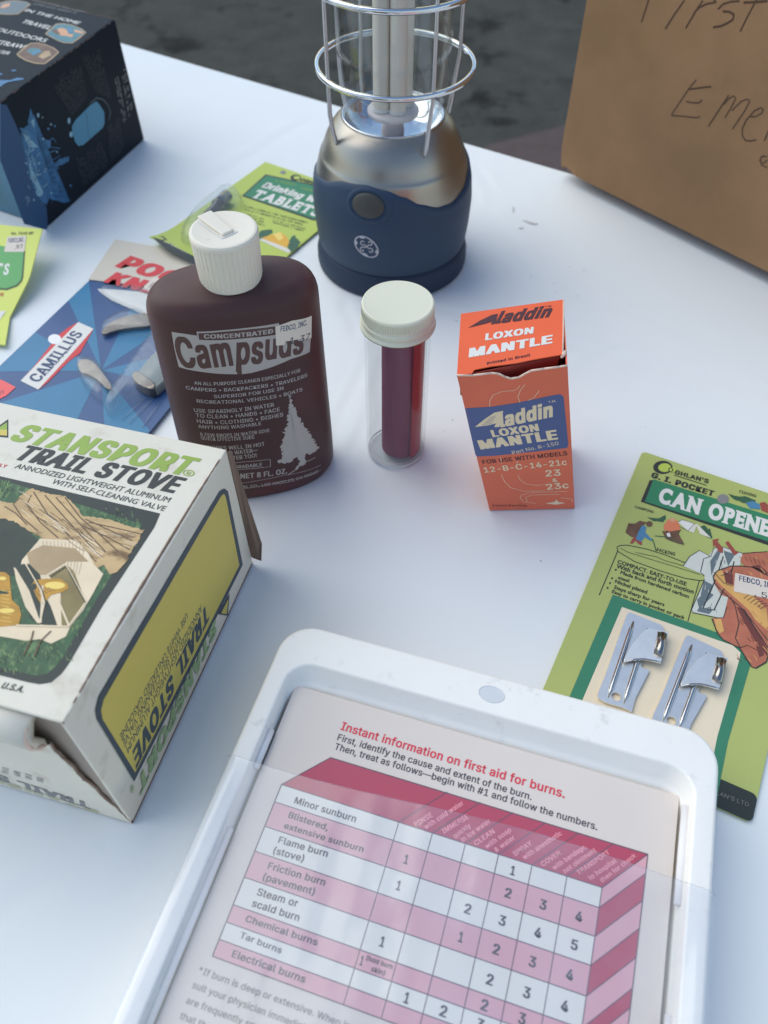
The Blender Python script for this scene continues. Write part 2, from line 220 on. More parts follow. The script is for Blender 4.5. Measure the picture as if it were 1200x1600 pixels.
# ============ print laid on those maps (mm) ============
ART = {}
ART['stove_top'] = [
 ["T","green_ink",2,"STANSPORT",66.68,103.23,140.7,104.45,9.45,0.25,0.05],
 ["T","black_ink",2,"TRAIL STOVE",74.14,94.06,140.26,94.82,7.95,0.25,0.05],
 ["T","black_ink",2,"ANNODIZED LIGHTWEIGHT ALUMINUM",77.74,89.63,140.47,89.77,2.6,0.12,0.006],
 ["T","black_ink",2,"WITH SELF-CLEANING VALVE",95.03,86.23,140.81,85.37,2.51,0.12,0.006],
 ["T","green_ink",2,"®",138.94,103.2,143.61,103.17,4.26,0,0],
 ["P","black_ink",1,[[60.09,113.61],[66.26,103.88],[56.91,102.24]],0],
 ["P","green_ink",2,[[60.69,111.76],[63.27,107.71],[59.01,106.83]],0],
 ["P","yellow_print",2,[[63.27,107.71],[65.16,104.73],[57.89,103.32],[59.01,106.83]],0],
 ["T","red_ink",2,"FUEL STOVE ONLY",53.92,87.64,74.78,88.74,1.59,0,0.02],
 ["T","black_ink",2,"© 1968. U.S.A.",115.3,4.47,133.33,5.58,2.05,0.2,0.03],
 ["P","dark_frame",1,[[59.53,83.46],[75.26,84.22],[140.09,84.0],[141.01,77.48],[140.29,41.29],[141.25,18.29],[140.96,14.67],[139.64,11.04],[136.7,9.5],[133.06,9.14],[123.66,8.97],[104.42,8.11]],0],
 ["P","grass_print",2,[[60.55,81.97],[76.21,82.73],[136.36,77.39],[136.8,68.72],[137.19,43.64],[138.26,20.07],[138.07,16.66],[136.9,13.49],[134.8,11.95],[131.49,11.7],[122.13,11.34],[102.87,10.3]],0],
 ["P","dark_print",3,[[75.15,70.22],[83.43,71.5],[91.07,68.01],[99.1,63.67],[105.61,60.14],[105.96,49.74],[106.31,43.79],[94.99,40.47]],0],
 ["P","wood_print",4,[[69.34,72.03],[87.71,73.36],[88.15,77.02],[89.71,81.92],[96.12,81.18],[103.42,81.92],[108.81,78.8],[114.53,74.96],[123.66,75.96],[130.98,75.31],[138.07,74.96],[138.59,68.79],[138.29,61.1],[132.71,57.4],[130.21,54.31],[124.51,59.34],[119.66,62.67],[115.46,62.51],[106.81,61.04],[100.3,63.14],[92.57,65.63],[87.27,65.53],[74.6,64.27]],0.4],
 ["L","bark_print",5,0.45,[[91.55,80.42],[101.83,72.34],[117.41,63.62],[129.49,57.17]]],
 ["L","bark_print",5,0.45,[[96.34,80.05],[109.02,72.19],[123.59,63.3],[132.38,58.02]]],
 ["L","bark_print",5,0.45,[[100.8,80.19],[114.64,71.6],[130.21,62.07]]],
 ["L","bark_print",5,0.45,[[103.89,81.1],[114.31,73.76],[122.75,69.55],[135.81,62.66]]],
 ["L","bark_print",5,0.45,[[116.1,73.72],[125.98,71.61],[136.64,69.29]]],
 ["L","bark_print",5,0.45,[[116.95,70.61],[126.75,68.54],[137.79,65.35]]],
 ["L","bark_print",5,0.45,[[118.41,72.71],[128.72,72.97],[138.18,73.01]]],
 ["L","bark_print",5,0.45,[[88.46,76.52],[88.02,72.86],[94.68,67.95],[103.38,63.83]]],
 ["L","bark_print",5,0.45,[[91.7,78.67],[92.6,74.23],[101.86,67.82],[111.71,63.02]]],
 ["L","bark_print",5,0.45,[[85.58,70.98],[91.22,69.2],[97.94,65.55]]],
 ["P","wood_print",5,[[133.56,55.81],[130.21,58.93],[132.41,62.71],[136.56,64.46],[139.29,61.6],[138.08,55.1],[136.39,53.6]],0],
 ["P","cream_print",5,[[105.91,61.01],[110.52,61.98],[118.15,63.98],[125.15,59.68],[129.23,55.92],[134.21,53.14],[134.96,44.54],[135.29,37.84],[134.66,30.88],[135.27,27.01],[132.3,23.33],[128.21,23.91],[124.22,22.02],[121.05,21.83],[110.34,20.82],[107.68,24.86],[116.62,25.85],[125.61,28.25],[116.29,35.66],[107.69,44.76],[105.21,50.71]],0],
 ["P","olive_print",6,[[117.03,47.5],[120.18,53.26],[124.24,51.42],[134.61,40.79],[134.09,30.71],[132.07,30.13],[124.36,42.59]],0],
 ["P","tan_print",6,[[105.14,53.79],[108.42,58.55],[119.57,60.56],[126.92,56.47],[120.01,54.44],[116.18,47.25],[111.93,46.01]],0],
 ["P","dark_print",6,[[106.17,49.15],[105.89,46.03],[115.11,37.59],[120.58,30.25],[124.82,28.77],[130.86,29.77],[124.86,35.92],[118.92,41.0],[114.48,46.75],[108.58,49.85]],0],
 ["P","gold_print",7,[[95.68,43.04],[102.93,44.32],[105.12,43.41],[108.28,39.05],[111.45,34.82],[115.16,33.09],[117.56,30.47],[118.93,26.73],[113.69,24.46],[108.57,23.5]],0],
 ["P","dark_print",8,[[104.73,36.85],[108.4,37.93],[108.8,36.66],[105.67,35.4]],0],
 ["P","pale_gold_print",8,[[114.65,31.27],[114.69,30.98],[114.49,30.64],[114.07,30.3],[113.46,29.98],[112.73,29.72],[111.95,29.54],[111.19,29.46],[110.53,29.49],[110.03,29.62],[109.74,29.84],[109.7,30.14],[109.9,30.47],[110.32,30.82],[110.93,31.14],[111.66,31.4],[112.45,31.58],[113.21,31.66],[113.87,31.63],[114.37,31.5]],0],
 ["P","pale_gold_print",8,[[104.74,42.11],[104.82,41.88],[104.78,41.64],[104.62,41.41],[104.35,41.21],[104.01,41.07],[103.62,41.0],[103.23,41.0],[102.87,41.08],[102.58,41.22],[102.38,41.42],[102.3,41.65],[102.34,41.9],[102.5,42.13],[102.77,42.33],[103.11,42.47],[103.5,42.54],[103.9,42.54],[104.26,42.46],[104.55,42.31]],0],
 ["P","cream_print",7,[[104.37,47.16],[105.74,46.59],[114.74,39.78],[124.67,29.81],[124.25,28.93],[117.05,33.64],[108.1,42.51]],0],
 ["P","gold_print",8,[[114.21,41.95],[114.01,44.24],[117.09,45.73],[121.75,47.1],[125.19,45.75],[126.3,44.32],[125.37,42.54],[122.3,40.26],[122.08,37.35],[120.71,36.39],[118.01,38.44]],0],
 ["P","pale_gold_print",9,[[124.72,45.02],[124.81,44.55],[124.58,44.02],[124.06,43.51],[123.28,43.05],[122.34,42.7],[121.31,42.48],[120.31,42.41],[119.42,42.51],[118.74,42.77],[118.33,43.15],[118.23,43.63],[118.45,44.15],[118.97,44.67],[119.75,45.13],[120.7,45.49],[121.73,45.71],[122.74,45.77],[123.63,45.67],[124.32,45.41]],0],
 ["P","dark_print",9,[[116.11,41.92],[116.29,41.54],[116.38,41.18],[116.37,40.87],[116.27,40.64],[116.07,40.51],[115.8,40.5],[115.49,40.61],[115.16,40.82],[114.86,41.12],[114.6,41.48],[114.41,41.85],[114.31,42.22],[114.32,42.53],[114.43,42.76],[114.63,42.89],[114.9,42.9],[115.21,42.79],[115.54,42.58],[115.85,42.28]],0],
 ["L","cream_print",10,0.6,[[107.1,49.79],[117.49,41.74],[121.95,36.75],[124.9,29.12]]],
 ["L","cream_print",10,0.6,[[117.15,47.3],[120.3,53.05],[134.61,40.79],[134.14,30.62],[118.24,26.32]]],
 ["L","cream_print",10,0.6,[[117.74,42.98],[125.11,29.39]]],
 ["L","cream_print",10,0.6,[[125.24,39.41],[134.33,30.78]]],
 ["L","cream_print",10,0.6,[[105.01,46.62],[113.3,40.52]]],
 ["L","dark_print",10,0.35,[[108.23,49.26],[118.58,41.25],[123.01,36.27]]],
 ["L","dark_print",10,0.35,[[118.28,46.91],[120.95,52.27],[134.64,40.57]]],
 ["L","bark_print",5,0.2114114291512088,[[106.57,67.57],[110.33,65.91],[112.97,65.28]]],
 ["L","cream_print",5,0.17461222727241457,[[108.43,67.75],[110.54,67.08],[112.7,65.77]]],
 ["L","bark_print",5,0.23770605603609127,[[113.93,63.74],[119.47,61.31],[123.45,60.23]]],
 ["L","cream_print",5,0.16354974245973863,[[86.42,79.22],[89.04,78.36],[91.45,77.21]]],
 ["L","bark_print",5,0.20995916739722248,[[105.39,70.68],[109.9,68.65],[113.22,67.55]]],
 ["L","cream_print",5,0.24740573186963088,[[101.78,69.7],[106.93,67.6],[110.86,66.29]]],
 ["L","bark_print",5,0.2723850519386122,[[98.45,70.27],[101.95,68.84],[105.06,67.23]]],
 ["L","cream_print",5,0.20459770968245994,[[116.42,66.85],[121.91,64.2],[125.74,63.15]]],
 ["L","bark_print",5,0.13568595570339062,[[92.08,73.51],[95.1,72.31],[97.91,70.76]]],
 ["L","cream_print",5,0.1307808125293938,[[113.71,67.83],[116.12,66.61],[117.57,66.54]]],
 ["L","bark_print",5,0.14357407506899153,[[107.26,71.02],[112.1,68.84],[115.47,68.02]]],
 ["L","cream_print",5,0.2646140705547728,[[101.76,72.06],[107.44,69.72],[112.21,67.5]]],
 ["L","bark_print",5,0.13805989539309893,[[96.87,70.98],[101.61,68.68],[104.68,68.1]]],
 ["L","cream_print",5,0.13321173960991634,[[97.63,74.29],[100.62,73.24],[103.32,71.91]]],
 ["L","bark_print",5,0.29264424104771636,[[96.71,74.04],[100.51,72.41],[103.51,71.23]]],
 ["L","cream_print",5,0.26720435090273664,[[117.44,67.13],[122.62,65.02],[126.62,63.67]]],
 ["L","bark_print",5,0.27879415576795424,[[115.31,69.12],[120.84,66.65],[124.98,65.23]]],
 ["L","cream_print",5,0.24682430290050783,[[92.22,71.31],[95.07,70.24],[97.7,68.85]]],
 ["L","bark_print",5,0.13237970235013985,[[108.1,70.5],[112.7,68.67],[116.49,67.05]]],
 ["L","cream_print",5,0.15671619828654318,[[118.68,66.86],[123.79,64.91],[127.94,63.29]]],
 ["L","bark_print",5,0.22299049612247734,[[101.84,72.24],[105.1,71.04],[107.82,69.94]]],
 ["L","cream_print",5,0.2251992482724322,[[122.49,64.25],[126.75,62.61],[130.02,61.59]]],
 ["L","bark_print",5,0.12382665207763825,[[90.51,75.03],[96.48,72.39],[100.94,70.85]]],
 ["L","cream_print",5,0.2182971646353577,[[116.13,63.42],[118.38,62.32],[120.21,61.45]]],
 ["L","bark_print",5,0.18333013739650567,[[116.74,65.01],[122.11,62.6],[126.35,60.8]]],
 ["L","cream_print",5,0.2231053497092117,[[120.61,63.14],[125.7,60.88],[129.47,59.67]]],
 ["L","bark_print",5,0.298797993855898,[[108.18,71.61],[112.75,69.4],[116.14,68.16]]],
 ["L","cream_print",5,0.2709066052543024,[[103.39,70.84],[106.88,69.57],[110.08,67.92]]],
 ["L","bark_print",5,0.2457002423727459,[[89.06,76.12],[92.04,74.84],[94.43,73.85]]],
 ["L","cream_print",5,0.24206465624359588,[[119.05,67.46],[121.94,66.37],[124.19,65.65]]],
 ["L","bark_print",5,0.17885291138929343,[[121.29,65.18],[126.51,62.82],[130.25,61.8]]],
 ["L","cream_print",5,0.18919536292198252,[[106.48,68.13],[111.83,65.79],[115.78,64.55]]],
 ["L","bark_print",5,0.24801919707316922,[[94.31,72.16],[99.89,69.52],[103.67,68.6]]],
 ["L","cream_print",5,0.19451726413412881,[[93.04,75.55],[95.99,74.21],[98.16,73.49]]],
 ["L","bark_print",5,0.13344225905217919,[[102.62,69.17],[106.12,67.94],[109.45,66.11]]],
 ["L","cream_print",5,0.2624724339062498,[[90.23,75.44],[93.28,74.4],[95.8,73.52]]],
 ["L","bark_print",5,0.1453574146586099,[[104.68,67.69],[107.34,66.82],[109.84,65.52]]],
 ["L","cream_print",5,0.2925229173454218,[[105.51,69.5],[110.65,67.19],[114.28,66.23]]],
 ["L","bark_print",5,0.24855077197038752,[[102.63,73.09],[106.31,71.68],[109.26,70.59]]],
 ["L","cream_print",5,0.25611723414551185,[[101.45,71.77],[105.79,69.96],[109.41,68.3]]],
 ["L","bark_print",5,0.1433837857923696,[[121.38,61.52],[125.86,59.63],[129.43,58.19]]],
 ["L","cream_print",5,0.2634181033633723,[[121.06,64.06],[126.34,61.53],[130.08,60.45]]],
 ["L","bark_print",5,0.23549093519420533,[[111.93,66.1],[117.02,63.8],[120.6,62.86]]],
 ["L","cream_print",5,0.2623416834161323,[[123.94,62.08],[127.67,60.57],[130.93,58.92]]],
 ["L","bark_print",5,0.21905434694778225,[[117.28,67.88],[120.94,66.14],[123.57,65.33]]],
 ["L","cream_print",5,0.15112133529753946,[[87.83,79.26],[93.09,77.08],[97.48,75.08]]],
 ["L","bark_print",5,0.18682796643812577,[[119.89,72.68],[121.67,72.66],[123.48,72.6]]],
 ["L","cream_print",5,0.15910975567604702,[[133.98,67.75],[136.45,67.73],[138.94,67.66]]],
 ["L","cream_print",5,0.16319960852751877,[[133.75,71.66],[134.99,71.64],[136.25,71.6]]],
 ["L","bark_print",5,0.1627339269347921,[[124.67,68.43],[126.64,68.42],[128.62,68.36]]],
 ["L","cream_print",5,0.1457460376216035,[[133.59,68.62],[134.98,68.61],[136.39,68.57]]],
 ["L","cream_print",5,0.20209254813893168,[[134.8,66.33],[136.01,66.32],[137.22,66.29]]],
 ["L","bark_print",5,0.12411606706179695,[[135.6,68.64],[137.44,68.63],[139.28,68.57]]],
 ["L","cream_print",5,0.10333066213576914,[[128.1,69.54],[130.01,69.52],[131.93,69.46]]],
 ["L","cream_print",5,0.1961282279992714,[[135.59,68.7],[137.13,68.68],[138.68,68.64]]],
 ["L","bark_print",5,0.10790802740826533,[[128.52,69.57],[130.58,69.56],[132.65,69.49]]],
 ["L","cream_print",5,0.21081024802102988,[[127.82,70.14],[130.34,70.12],[132.88,70.04]]],
 ["L","cream_print",5,0.15204131087740785,[[123.36,70.21],[124.45,70.2],[125.55,70.17]]],
 ["L","bark_print",5,0.13806575755054978,[[134.3,66.38],[135.96,66.37],[137.64,66.32]]],
 ["L","cream_print",5,0.11553537401745322,[[122.54,69.36],[125.02,69.34],[127.52,69.27]]],
 ["L","cream_print",5,0.12727111877068825,[[130.59,72.39],[131.79,72.38],[133.0,72.34]]],
 ["L","bark_print",5,0.1743719603110755,[[130.06,70.51],[131.54,70.49],[133.03,70.45]]],
 ["L","cream_print",5,0.16125628646331364,[[121.46,68.74],[122.54,68.73],[123.63,68.7]]],
 ["L","cream_print",5,0.1524131214826554,[[122.01,72.14],[123.81,72.12],[125.63,72.07]]],
 ["L","bark_print",5,0.11916742015318599,[[124.99,70.43],[126.78,70.42],[128.59,70.36]]],
 ["L","cream_print",5,0.16355428208366457,[[122.82,69.25],[124.79,69.23],[126.79,69.17]]],
 ["L","cream_print",5,0.1279190071655722,[[133.9,68.25],[136.22,68.24],[138.56,68.17]]],
 ["L","bark_print",5,0.1379048558501549,[[132.71,67.11],[135.1,67.09],[137.52,67.02]]],
 ["L","leaf_light_print",3,0.19926961393471054,[[121.22,9.55],[121.14,10.09],[121.28,10.51]]],
 ["L","dark_print",3,0.12453559624352101,[[123.13,12.42],[123.14,12.86],[123.36,13.22]]],
 ["L","leaf_mid_print",3,0.19126195104876825,[[125.64,15.78],[125.67,16.15],[125.89,16.46]]],
 ["L","leaf_light_print",3,0.12489439728536857,[[123.16,17.54],[122.94,18.62],[123.13,19.44]]],
 ["L","dark_print",3,0.15465590354089814,[[118.13,12.29],[118.14,12.98],[118.46,13.53]]],
 ["L","leaf_mid_print",3,0.19932995862109612,[[118.77,18.73],[118.12,19.29],[117.48,19.61]]],
 ["L","leaf_light_print",3,0.1663650583344777,[[118.18,16.07],[117.52,16.64],[116.87,16.96]]],
 ["L","dark_print",3,0.14974500254315484,[[120.02,9.32],[119.59,10.08],[119.33,10.6]]],
 ["L","leaf_mid_print",3,0.23543750521332296,[[129.9,11.92],[129.24,12.35],[128.53,12.57]]],
 ["L","leaf_light_print",3,0.22724889062625137,[[127.56,10.34],[126.94,11.2],[126.47,11.75]]],
 ["L","dark_print",3,0.2008454112927361,[[121.24,12.64],[120.99,13.64],[121.11,14.39]]],
 ["L","leaf_mid_print",3,0.18629023988812388,[[120.52,19.17],[119.72,20.0],[119.0,20.51]]],
 ["L","leaf_light_print",3,0.17995248328026245,[[119.67,12.65],[119.34,13.48],[119.27,14.09]]],
 ["L","dark_print",3,0.18292081519427617,[[122.1,13.84],[121.91,14.59],[121.99,15.14]]],
 ["L","leaf_mid_print",3,0.27731003476954785,[[119.47,18.92],[118.54,19.64],[117.57,20.02]]],
 ["L","leaf_light_print",3,0.2771322620061655,[[122.92,15.46],[122.21,16.05],[121.49,16.37]]],
 ["L","dark_print",3,0.20220346611002193,[[125.66,14.5],[125.68,15.06],[125.95,15.51]]],
 ["L","leaf_mid_print",3,0.20767940951459984,[[127.74,14.64],[127.4,15.13],[127.14,15.44]]],
 ["L","leaf_light_print",3,0.2617887329321613,[[124.12,20.57],[123.8,21.57],[123.8,22.3]]],
 ["L","dark_print",3,0.18817450875010405,[[127.06,11.69],[126.64,12.39],[126.37,12.86]]],
 ["L","leaf_mid_print",3,0.20075527478861815,[[120.58,9.1],[120.36,9.55],[120.26,9.87]]],
 ["L","leaf_light_print",3,0.21975831244760083,[[121.58,15.52],[121.0,16.18],[120.5,16.58]]],
 ["L","dark_print",3,0.14835380143017324,[[123.53,14.86],[122.82,15.21],[122.0,15.35]]],
 ["L","leaf_mid_print",3,0.25062997928971054,[[125.82,10.72],[125.53,11.65],[125.56,12.34]]],
 ["L","leaf_light_print",3,0.12267050081848953,[[122.39,9.96],[122.31,10.36],[122.39,10.66]]],
 ["L","dark_print",3,0.2199683334643962,[[119.42,10.12],[118.96,10.43],[118.47,10.59]]],
 ["L","leaf_mid_print",3,0.14690319139558852,[[118.24,18.07],[117.49,18.69],[116.74,19.02]]],
 ["L","leaf_light_print",3,0.19580336226724465,[[121.73,11.31],[121.36,11.82],[121.07,12.16]]],
 ["L","dark_print",3,0.13740187079126615,[[117.09,13.86],[116.73,14.28],[116.43,14.54]]],
 ["L","leaf_mid_print",3,0.2507263469404619,[[126.78,15.17],[126.06,15.84],[125.37,16.23]]],
 ["L","leaf_light_print",3,0.14563641482075274,[[114.57,17.65],[113.71,18.4],[112.87,18.82]]],
 ["L","dark_print",3,0.27609512285086135,[[125.87,12.9],[125.62,13.37],[125.49,13.69]]],
 ["L","leaf_mid_print",3,0.18318368157732795,[[125.79,14.81],[125.06,15.51],[124.38,15.92]]],
 ["L","leaf_light_print",3,0.16777695193968215,[[122.27,16.15],[122.17,16.54],[122.19,16.82]]],
 ["L","dark_print",3,0.16965818037650146,[[129.75,11.69],[129.03,12.54],[128.4,13.07]]],
 ["L","leaf_mid_print",3,0.121356841994187,[[128.65,12.92],[128.28,13.38],[127.97,13.67]]],
 ["L","leaf_light_print",3,0.21124489123922885,[[123.52,20.0],[123.17,21.11],[123.17,21.92]]],
 ["L","dark_print",3,0.2014197993724625,[[121.72,9.46],[121.62,10.36],[121.9,11.07]]],
 ["L","leaf_mid_print",3,0.1892720193760506,[[120.43,15.31],[119.66,16.03],[118.93,16.44]]],
 ["L","leaf_light_print",3,0.19996798755788825,[[116.94,17.26],[116.74,17.83],[116.73,18.25]]],
 ["L","dark_print",3,0.1521364818305215,[[123.29,9.87],[123.43,10.28],[123.82,10.63]]],
 ["L","leaf_mid_print",3,0.1540847674209302,[[124.04,8.73],[123.95,9.33],[124.09,9.79]]],
 ["L","leaf_light_print",3,0.2611829123946342,[[126.57,11.21],[126.61,11.86],[126.94,12.39]]],
 ["L","dark_print",3,0.2360744297986036,[[124.46,14.81],[124.59,15.41],[125.02,15.91]]],
 ["L","leaf_mid_print",3,0.24145858923463046,[[116.26,16.26],[116.32,16.83],[116.66,17.3]]],
 ["L","leaf_light_print",3,0.16659444598578155,[[125.85,10.96],[125.39,11.47],[125.0,11.78]]],
 ["L","dark_print",3,0.14165535638327248,[[127.04,14.13],[126.86,15.18],[127.06,15.98]]],
 ["L","leaf_mid_print",3,0.25858693717865155,[[120.6,18.33],[119.96,18.58],[119.19,18.64]]],
 ["L","leaf_light_print",3,0.24510457626124077,[[127.65,11.64],[127.06,12.33],[126.55,12.76]]],
 ["L","dark_print",3,0.16267578287707782,[[121.89,13.03],[121.41,13.32],[120.9,13.46]]],
 ["L","leaf_mid_print",3,0.16434924257723174,[[127.03,14.6],[127.01,15.33],[127.3,15.92]]],
 ["L","leaf_light_print",3,0.13466929961864285,[[127.64,11.64],[126.73,12.29],[125.78,12.62]]],
 ["L","dark_print",3,0.27810535977696527,[[121.27,9.12],[120.57,9.47],[119.77,9.61]]],
 ["L","leaf_mid_print",3,0.23904102664592136,[[119.34,17.82],[118.73,18.23],[118.08,18.42]]],
 ["L","leaf_light_print",3,0.2654756365041138,[[121.31,8.83],[120.57,9.77],[119.99,10.38]]],
 ["L","dark_print",3,0.22432803191830678,[[118.95,16.02],[118.69,16.4],[118.49,16.64]]],
 ["L","leaf_mid_print",3,0.21545130291015063,[[114.72,17.78],[114.8,18.44],[115.21,18.98]]],
 ["L","leaf_light_print",3,0.2751701242940985,[[120.94,15.86],[119.93,16.72],[118.94,17.2]]],
 ["L","dark_print",3,0.27679246174241234,[[124.94,19.5],[124.21,20.19],[123.51,20.6]]],
 ["L","leaf_mid_print",3,0.20665636206607452,[[124.3,12.33],[124.14,12.85],[124.14,13.24]]],
 ["L","leaf_light_print",3,0.2773402747551044,[[119.04,16.13],[118.34,16.54],[117.57,16.72]]],
 ["L","dark_print",3,0.1824765681822277,[[123.11,12.41],[122.62,13.42],[122.4,14.12]]],
 ["L","leaf_mid_print",3,0.2629600392834562,[[119.57,15.3],[118.82,16.17],[118.18,16.71]]],
 ["L","leaf_light_print",3,0.21535400640016072,[[119.58,15.21],[119.15,15.95],[118.9,16.45]]],
 ["L","dark_print",3,0.20819276078648097,[[116.89,18.29],[116.43,18.59],[115.93,18.74]]],
 ["L","leaf_mid_print",3,0.2467495612611668,[[115.48,17.2],[115.25,17.76],[115.21,18.16]]],
 ["L","leaf_light_print",3,0.24719735899936385,[[124.91,10.44],[124.2,11.0],[123.48,11.31]]],
 ["L","dark_print",3,0.27758333938305163,[[121.3,8.38],[120.48,9.13],[119.69,9.57]]],
 ["L","leaf_mid_print",3,0.2670971102737101,[[124.77,16.9],[124.0,17.48],[123.19,17.78]]],
 ["L","leaf_light_print",3,0.12508159134357386,[[123.11,9.55],[122.2,10.39],[121.33,10.88]]],
 ["L","dark_print",3,0.2545149635594781,[[123.39,9.53],[123.06,10.53],[123.06,11.27]]],
 ["L","leaf_mid_print",3,0.14526351100034568,[[126.36,12.91],[125.7,13.43],[125.02,13.72]]],
 ["L","leaf_light_print",3,0.27414174133145214,[[125.91,13.04],[125.47,13.32],[125.0,13.46]]],
 ["L","dark_print",3,0.19252954841955489,[[126.1,14.51],[125.56,15.43],[125.24,16.06]]],
 ["L","leaf_mid_print",3,0.22343021504001553,[[120.55,15.44],[120.13,15.71],[119.67,15.83]]],
 ["L","leaf_light_print",3,0.14212545823281567,[[122.27,13.14],[121.54,13.59],[120.73,13.79]]],
 ["L","dark_print",3,0.18417314430734422,[[117.27,15.46],[117.17,16.14],[117.35,16.67]]],
 ["L","leaf_mid_print",3,0.2001439391291563,[[122.07,17.17],[121.2,17.74],[120.25,18.01]]],
 ["L","leaf_light_print",3,0.15813994802592382,[[123.77,15.17],[123.41,16.05],[123.31,16.68]]],
 ["L","dark_print",3,0.20966518951807828,[[122.47,14.31],[121.85,14.84],[121.24,15.13]]],
 ["L","leaf_mid_print",3,0.12771157493782462,[[129.4,11.09],[128.74,11.79],[128.14,12.2]]],
 ["L","leaf_light_print",3,0.24256445740756996,[[118.4,12.73],[118.46,13.24],[118.77,13.66]]],
 ["L","dark_print",3,0.1794582929196104,[[125.34,17.16],[124.94,18.13],[124.81,18.83]]],
 ["L","leaf_mid_print",3,0.2634566993786158,[[126.2,12.31],[125.72,13.23],[125.46,13.88]]],
 ["L","leaf_light_print",3,0.1548189901610533,[[127.77,14.73],[127.19,15.13],[126.57,15.33]]],
 ["L","leaf_light_print",3,0.2536798205007119,[[141.25,19.33],[140.65,19.59],[139.93,19.67]]],
 ["L","dark_print",3,0.21708827738253408,[[137.25,19.99],[136.64,20.7],[136.09,21.13]]],
 ["L","leaf_mid_print",3,0.23568193299799456,[[133.35,22.26],[132.93,22.85],[132.6,23.23]]],
 ["L","leaf_light_print",3,0.1629185186638925,[[141.8,19.48],[141.48,20.12],[141.3,20.56]]],
 ["L","dark_print",3,0.18080238750411387,[[125.13,20.75],[124.76,21.29],[124.49,21.65]]],
 ["L","leaf_mid_print",3,0.12381729266252514,[[138.98,21.44],[138.76,21.95],[138.65,22.3]]],
 ["L","leaf_light_print",3,0.22791675157533925,[[129.63,21.32],[129.01,22.38],[128.6,23.09]]],
 ["L","dark_print",3,0.26505498398360977,[[130.18,16.48],[129.94,17.39],[129.99,18.06]]],
 ["L","leaf_mid_print",3,0.27390415006371616,[[138.02,19.43],[137.3,20.41],[136.71,21.05]]],
 ["L","leaf_light_print",3,0.20485691457975122,[[129.42,17.17],[129.22,17.87],[129.24,18.38]]],
 ["L","dark_print",3,0.17662787277899455,[[134.62,17.56],[134.08,18.47],[133.72,19.08]]],
 ["L","leaf_mid_print",3,0.26725287027070865,[[140.07,19.3],[139.62,20.01],[139.29,20.48]]],
 ["L","leaf_light_print",3,0.231931462091239,[[136.48,20.98],[135.91,21.46],[135.32,21.72]]],
 ["L","dark_print",3,0.1695300999919137,[[130.01,16.33],[129.22,17.24],[128.52,17.79]]],
 ["L","leaf_mid_print",3,0.22422630383468656,[[140.5,20.69],[140.11,21.38],[139.85,21.85]]],
 ["L","leaf_light_print",3,0.2694646974614046,[[133.97,21.41],[133.3,22.03],[132.64,22.38]]],
 ["L","dark_print",3,0.26522457935221133,[[133.67,22.91],[133.46,23.85],[133.55,24.55]]],
 ["L","leaf_mid_print",3,0.1636959571739439,[[129.82,17.34],[128.95,18.01],[128.05,18.37]]],
 ["L","leaf_light_print",3,0.25663088114957955,[[130.75,16.76],[129.99,17.34],[129.2,17.65]]],
 ["L","dark_print",3,0.23471377582479608,[[128.75,20.57],[128.7,21.3],[128.96,21.86]]],
 ["L","leaf_mid_print",3,0.13326450838473208,[[126.25,18.83],[125.46,19.56],[124.69,19.97]]],
 ["L","leaf_light_print",3,0.16091040864919082,[[138.24,24.57],[138.25,24.96],[138.43,25.28]]],
 ["L","dark_print",3,0.1816905410164097,[[136.66,23.22],[135.9,23.98],[135.15,24.41]]],
 ["L","leaf_mid_print",3,0.17507216088588715,[[128.56,15.38],[128.06,15.62],[127.46,15.71]]],
 ["L","leaf_light_print",3,0.12492973722027016,[[135.78,19.09],[135.12,19.55],[134.39,19.77]]],
 ["L","dark_print",3,0.2409059445880103,[[133.51,18.27],[133.15,19.3],[133.08,20.04]]],
 ["L","leaf_mid_print",3,0.22573255978512224,[[139.15,20.31],[138.85,20.78],[138.64,21.09]]],
 ["L","leaf_light_print",3,0.14040583433900605,[[129.39,21.48],[128.76,22.44],[128.3,23.06]]],
 ["L","dark_print",3,0.27355698983794574,[[134.2,20.94],[133.96,21.36],[133.82,21.65]]],
 ["L","leaf_mid_print",3,0.2092720198142528,[[130.3,18.4],[130.03,18.7],[129.8,18.89]]],
 ["L","leaf_light_print",3,0.1353395109813093,[[126.73,21.02],[126.05,21.33],[125.25,21.44]]],
 ["L","dark_print",3,0.2791240373215205,[[135.29,20.49],[135.13,21.61],[135.38,22.47]]],
 ["L","leaf_mid_print",3,0.2198662481207652,[[129.37,19.19],[128.7,19.88],[128.07,20.28]]],
 ["L","leaf_light_print",3,0.20419039100489356,[[138.29,20.03],[137.71,20.59],[137.15,20.91]]],
 ["L","dark_print",3,0.2358031476590888,[[124.72,20.58],[124.39,20.95],[124.11,21.18]]],
 ["L","leaf_mid_print",3,0.15477658155493748,[[128.31,21.19],[127.73,21.59],[127.11,21.79]]],
 ["L","leaf_light_print",3,0.15399195871911836,[[133.52,20.27],[132.89,21.0],[132.33,21.45]]],
 ["L","dark_print",3,0.20184021475472763,[[140.61,19.04],[140.45,19.72],[140.51,20.23]]],
 ["L","leaf_mid_print",3,0.14899600973202745,[[132.99,22.87],[132.5,23.56],[132.11,24.0]]],
 ["L","leaf_light_print",3,0.26743205561469907,[[128.64,16.62],[128.1,17.27],[127.64,17.68]]],
 ["L","dark_print",3,0.12304881676953673,[[134.21,21.63],[134.29,22.34],[134.71,22.93]]],
 ["L","leaf_mid_print",3,0.22761148074316256,[[134.65,23.02],[133.92,23.91],[133.29,24.47]]],
 ["L","leaf_light_print",3,0.15331950293724764,[[126.33,18.27],[125.84,18.91],[125.44,19.32]]],
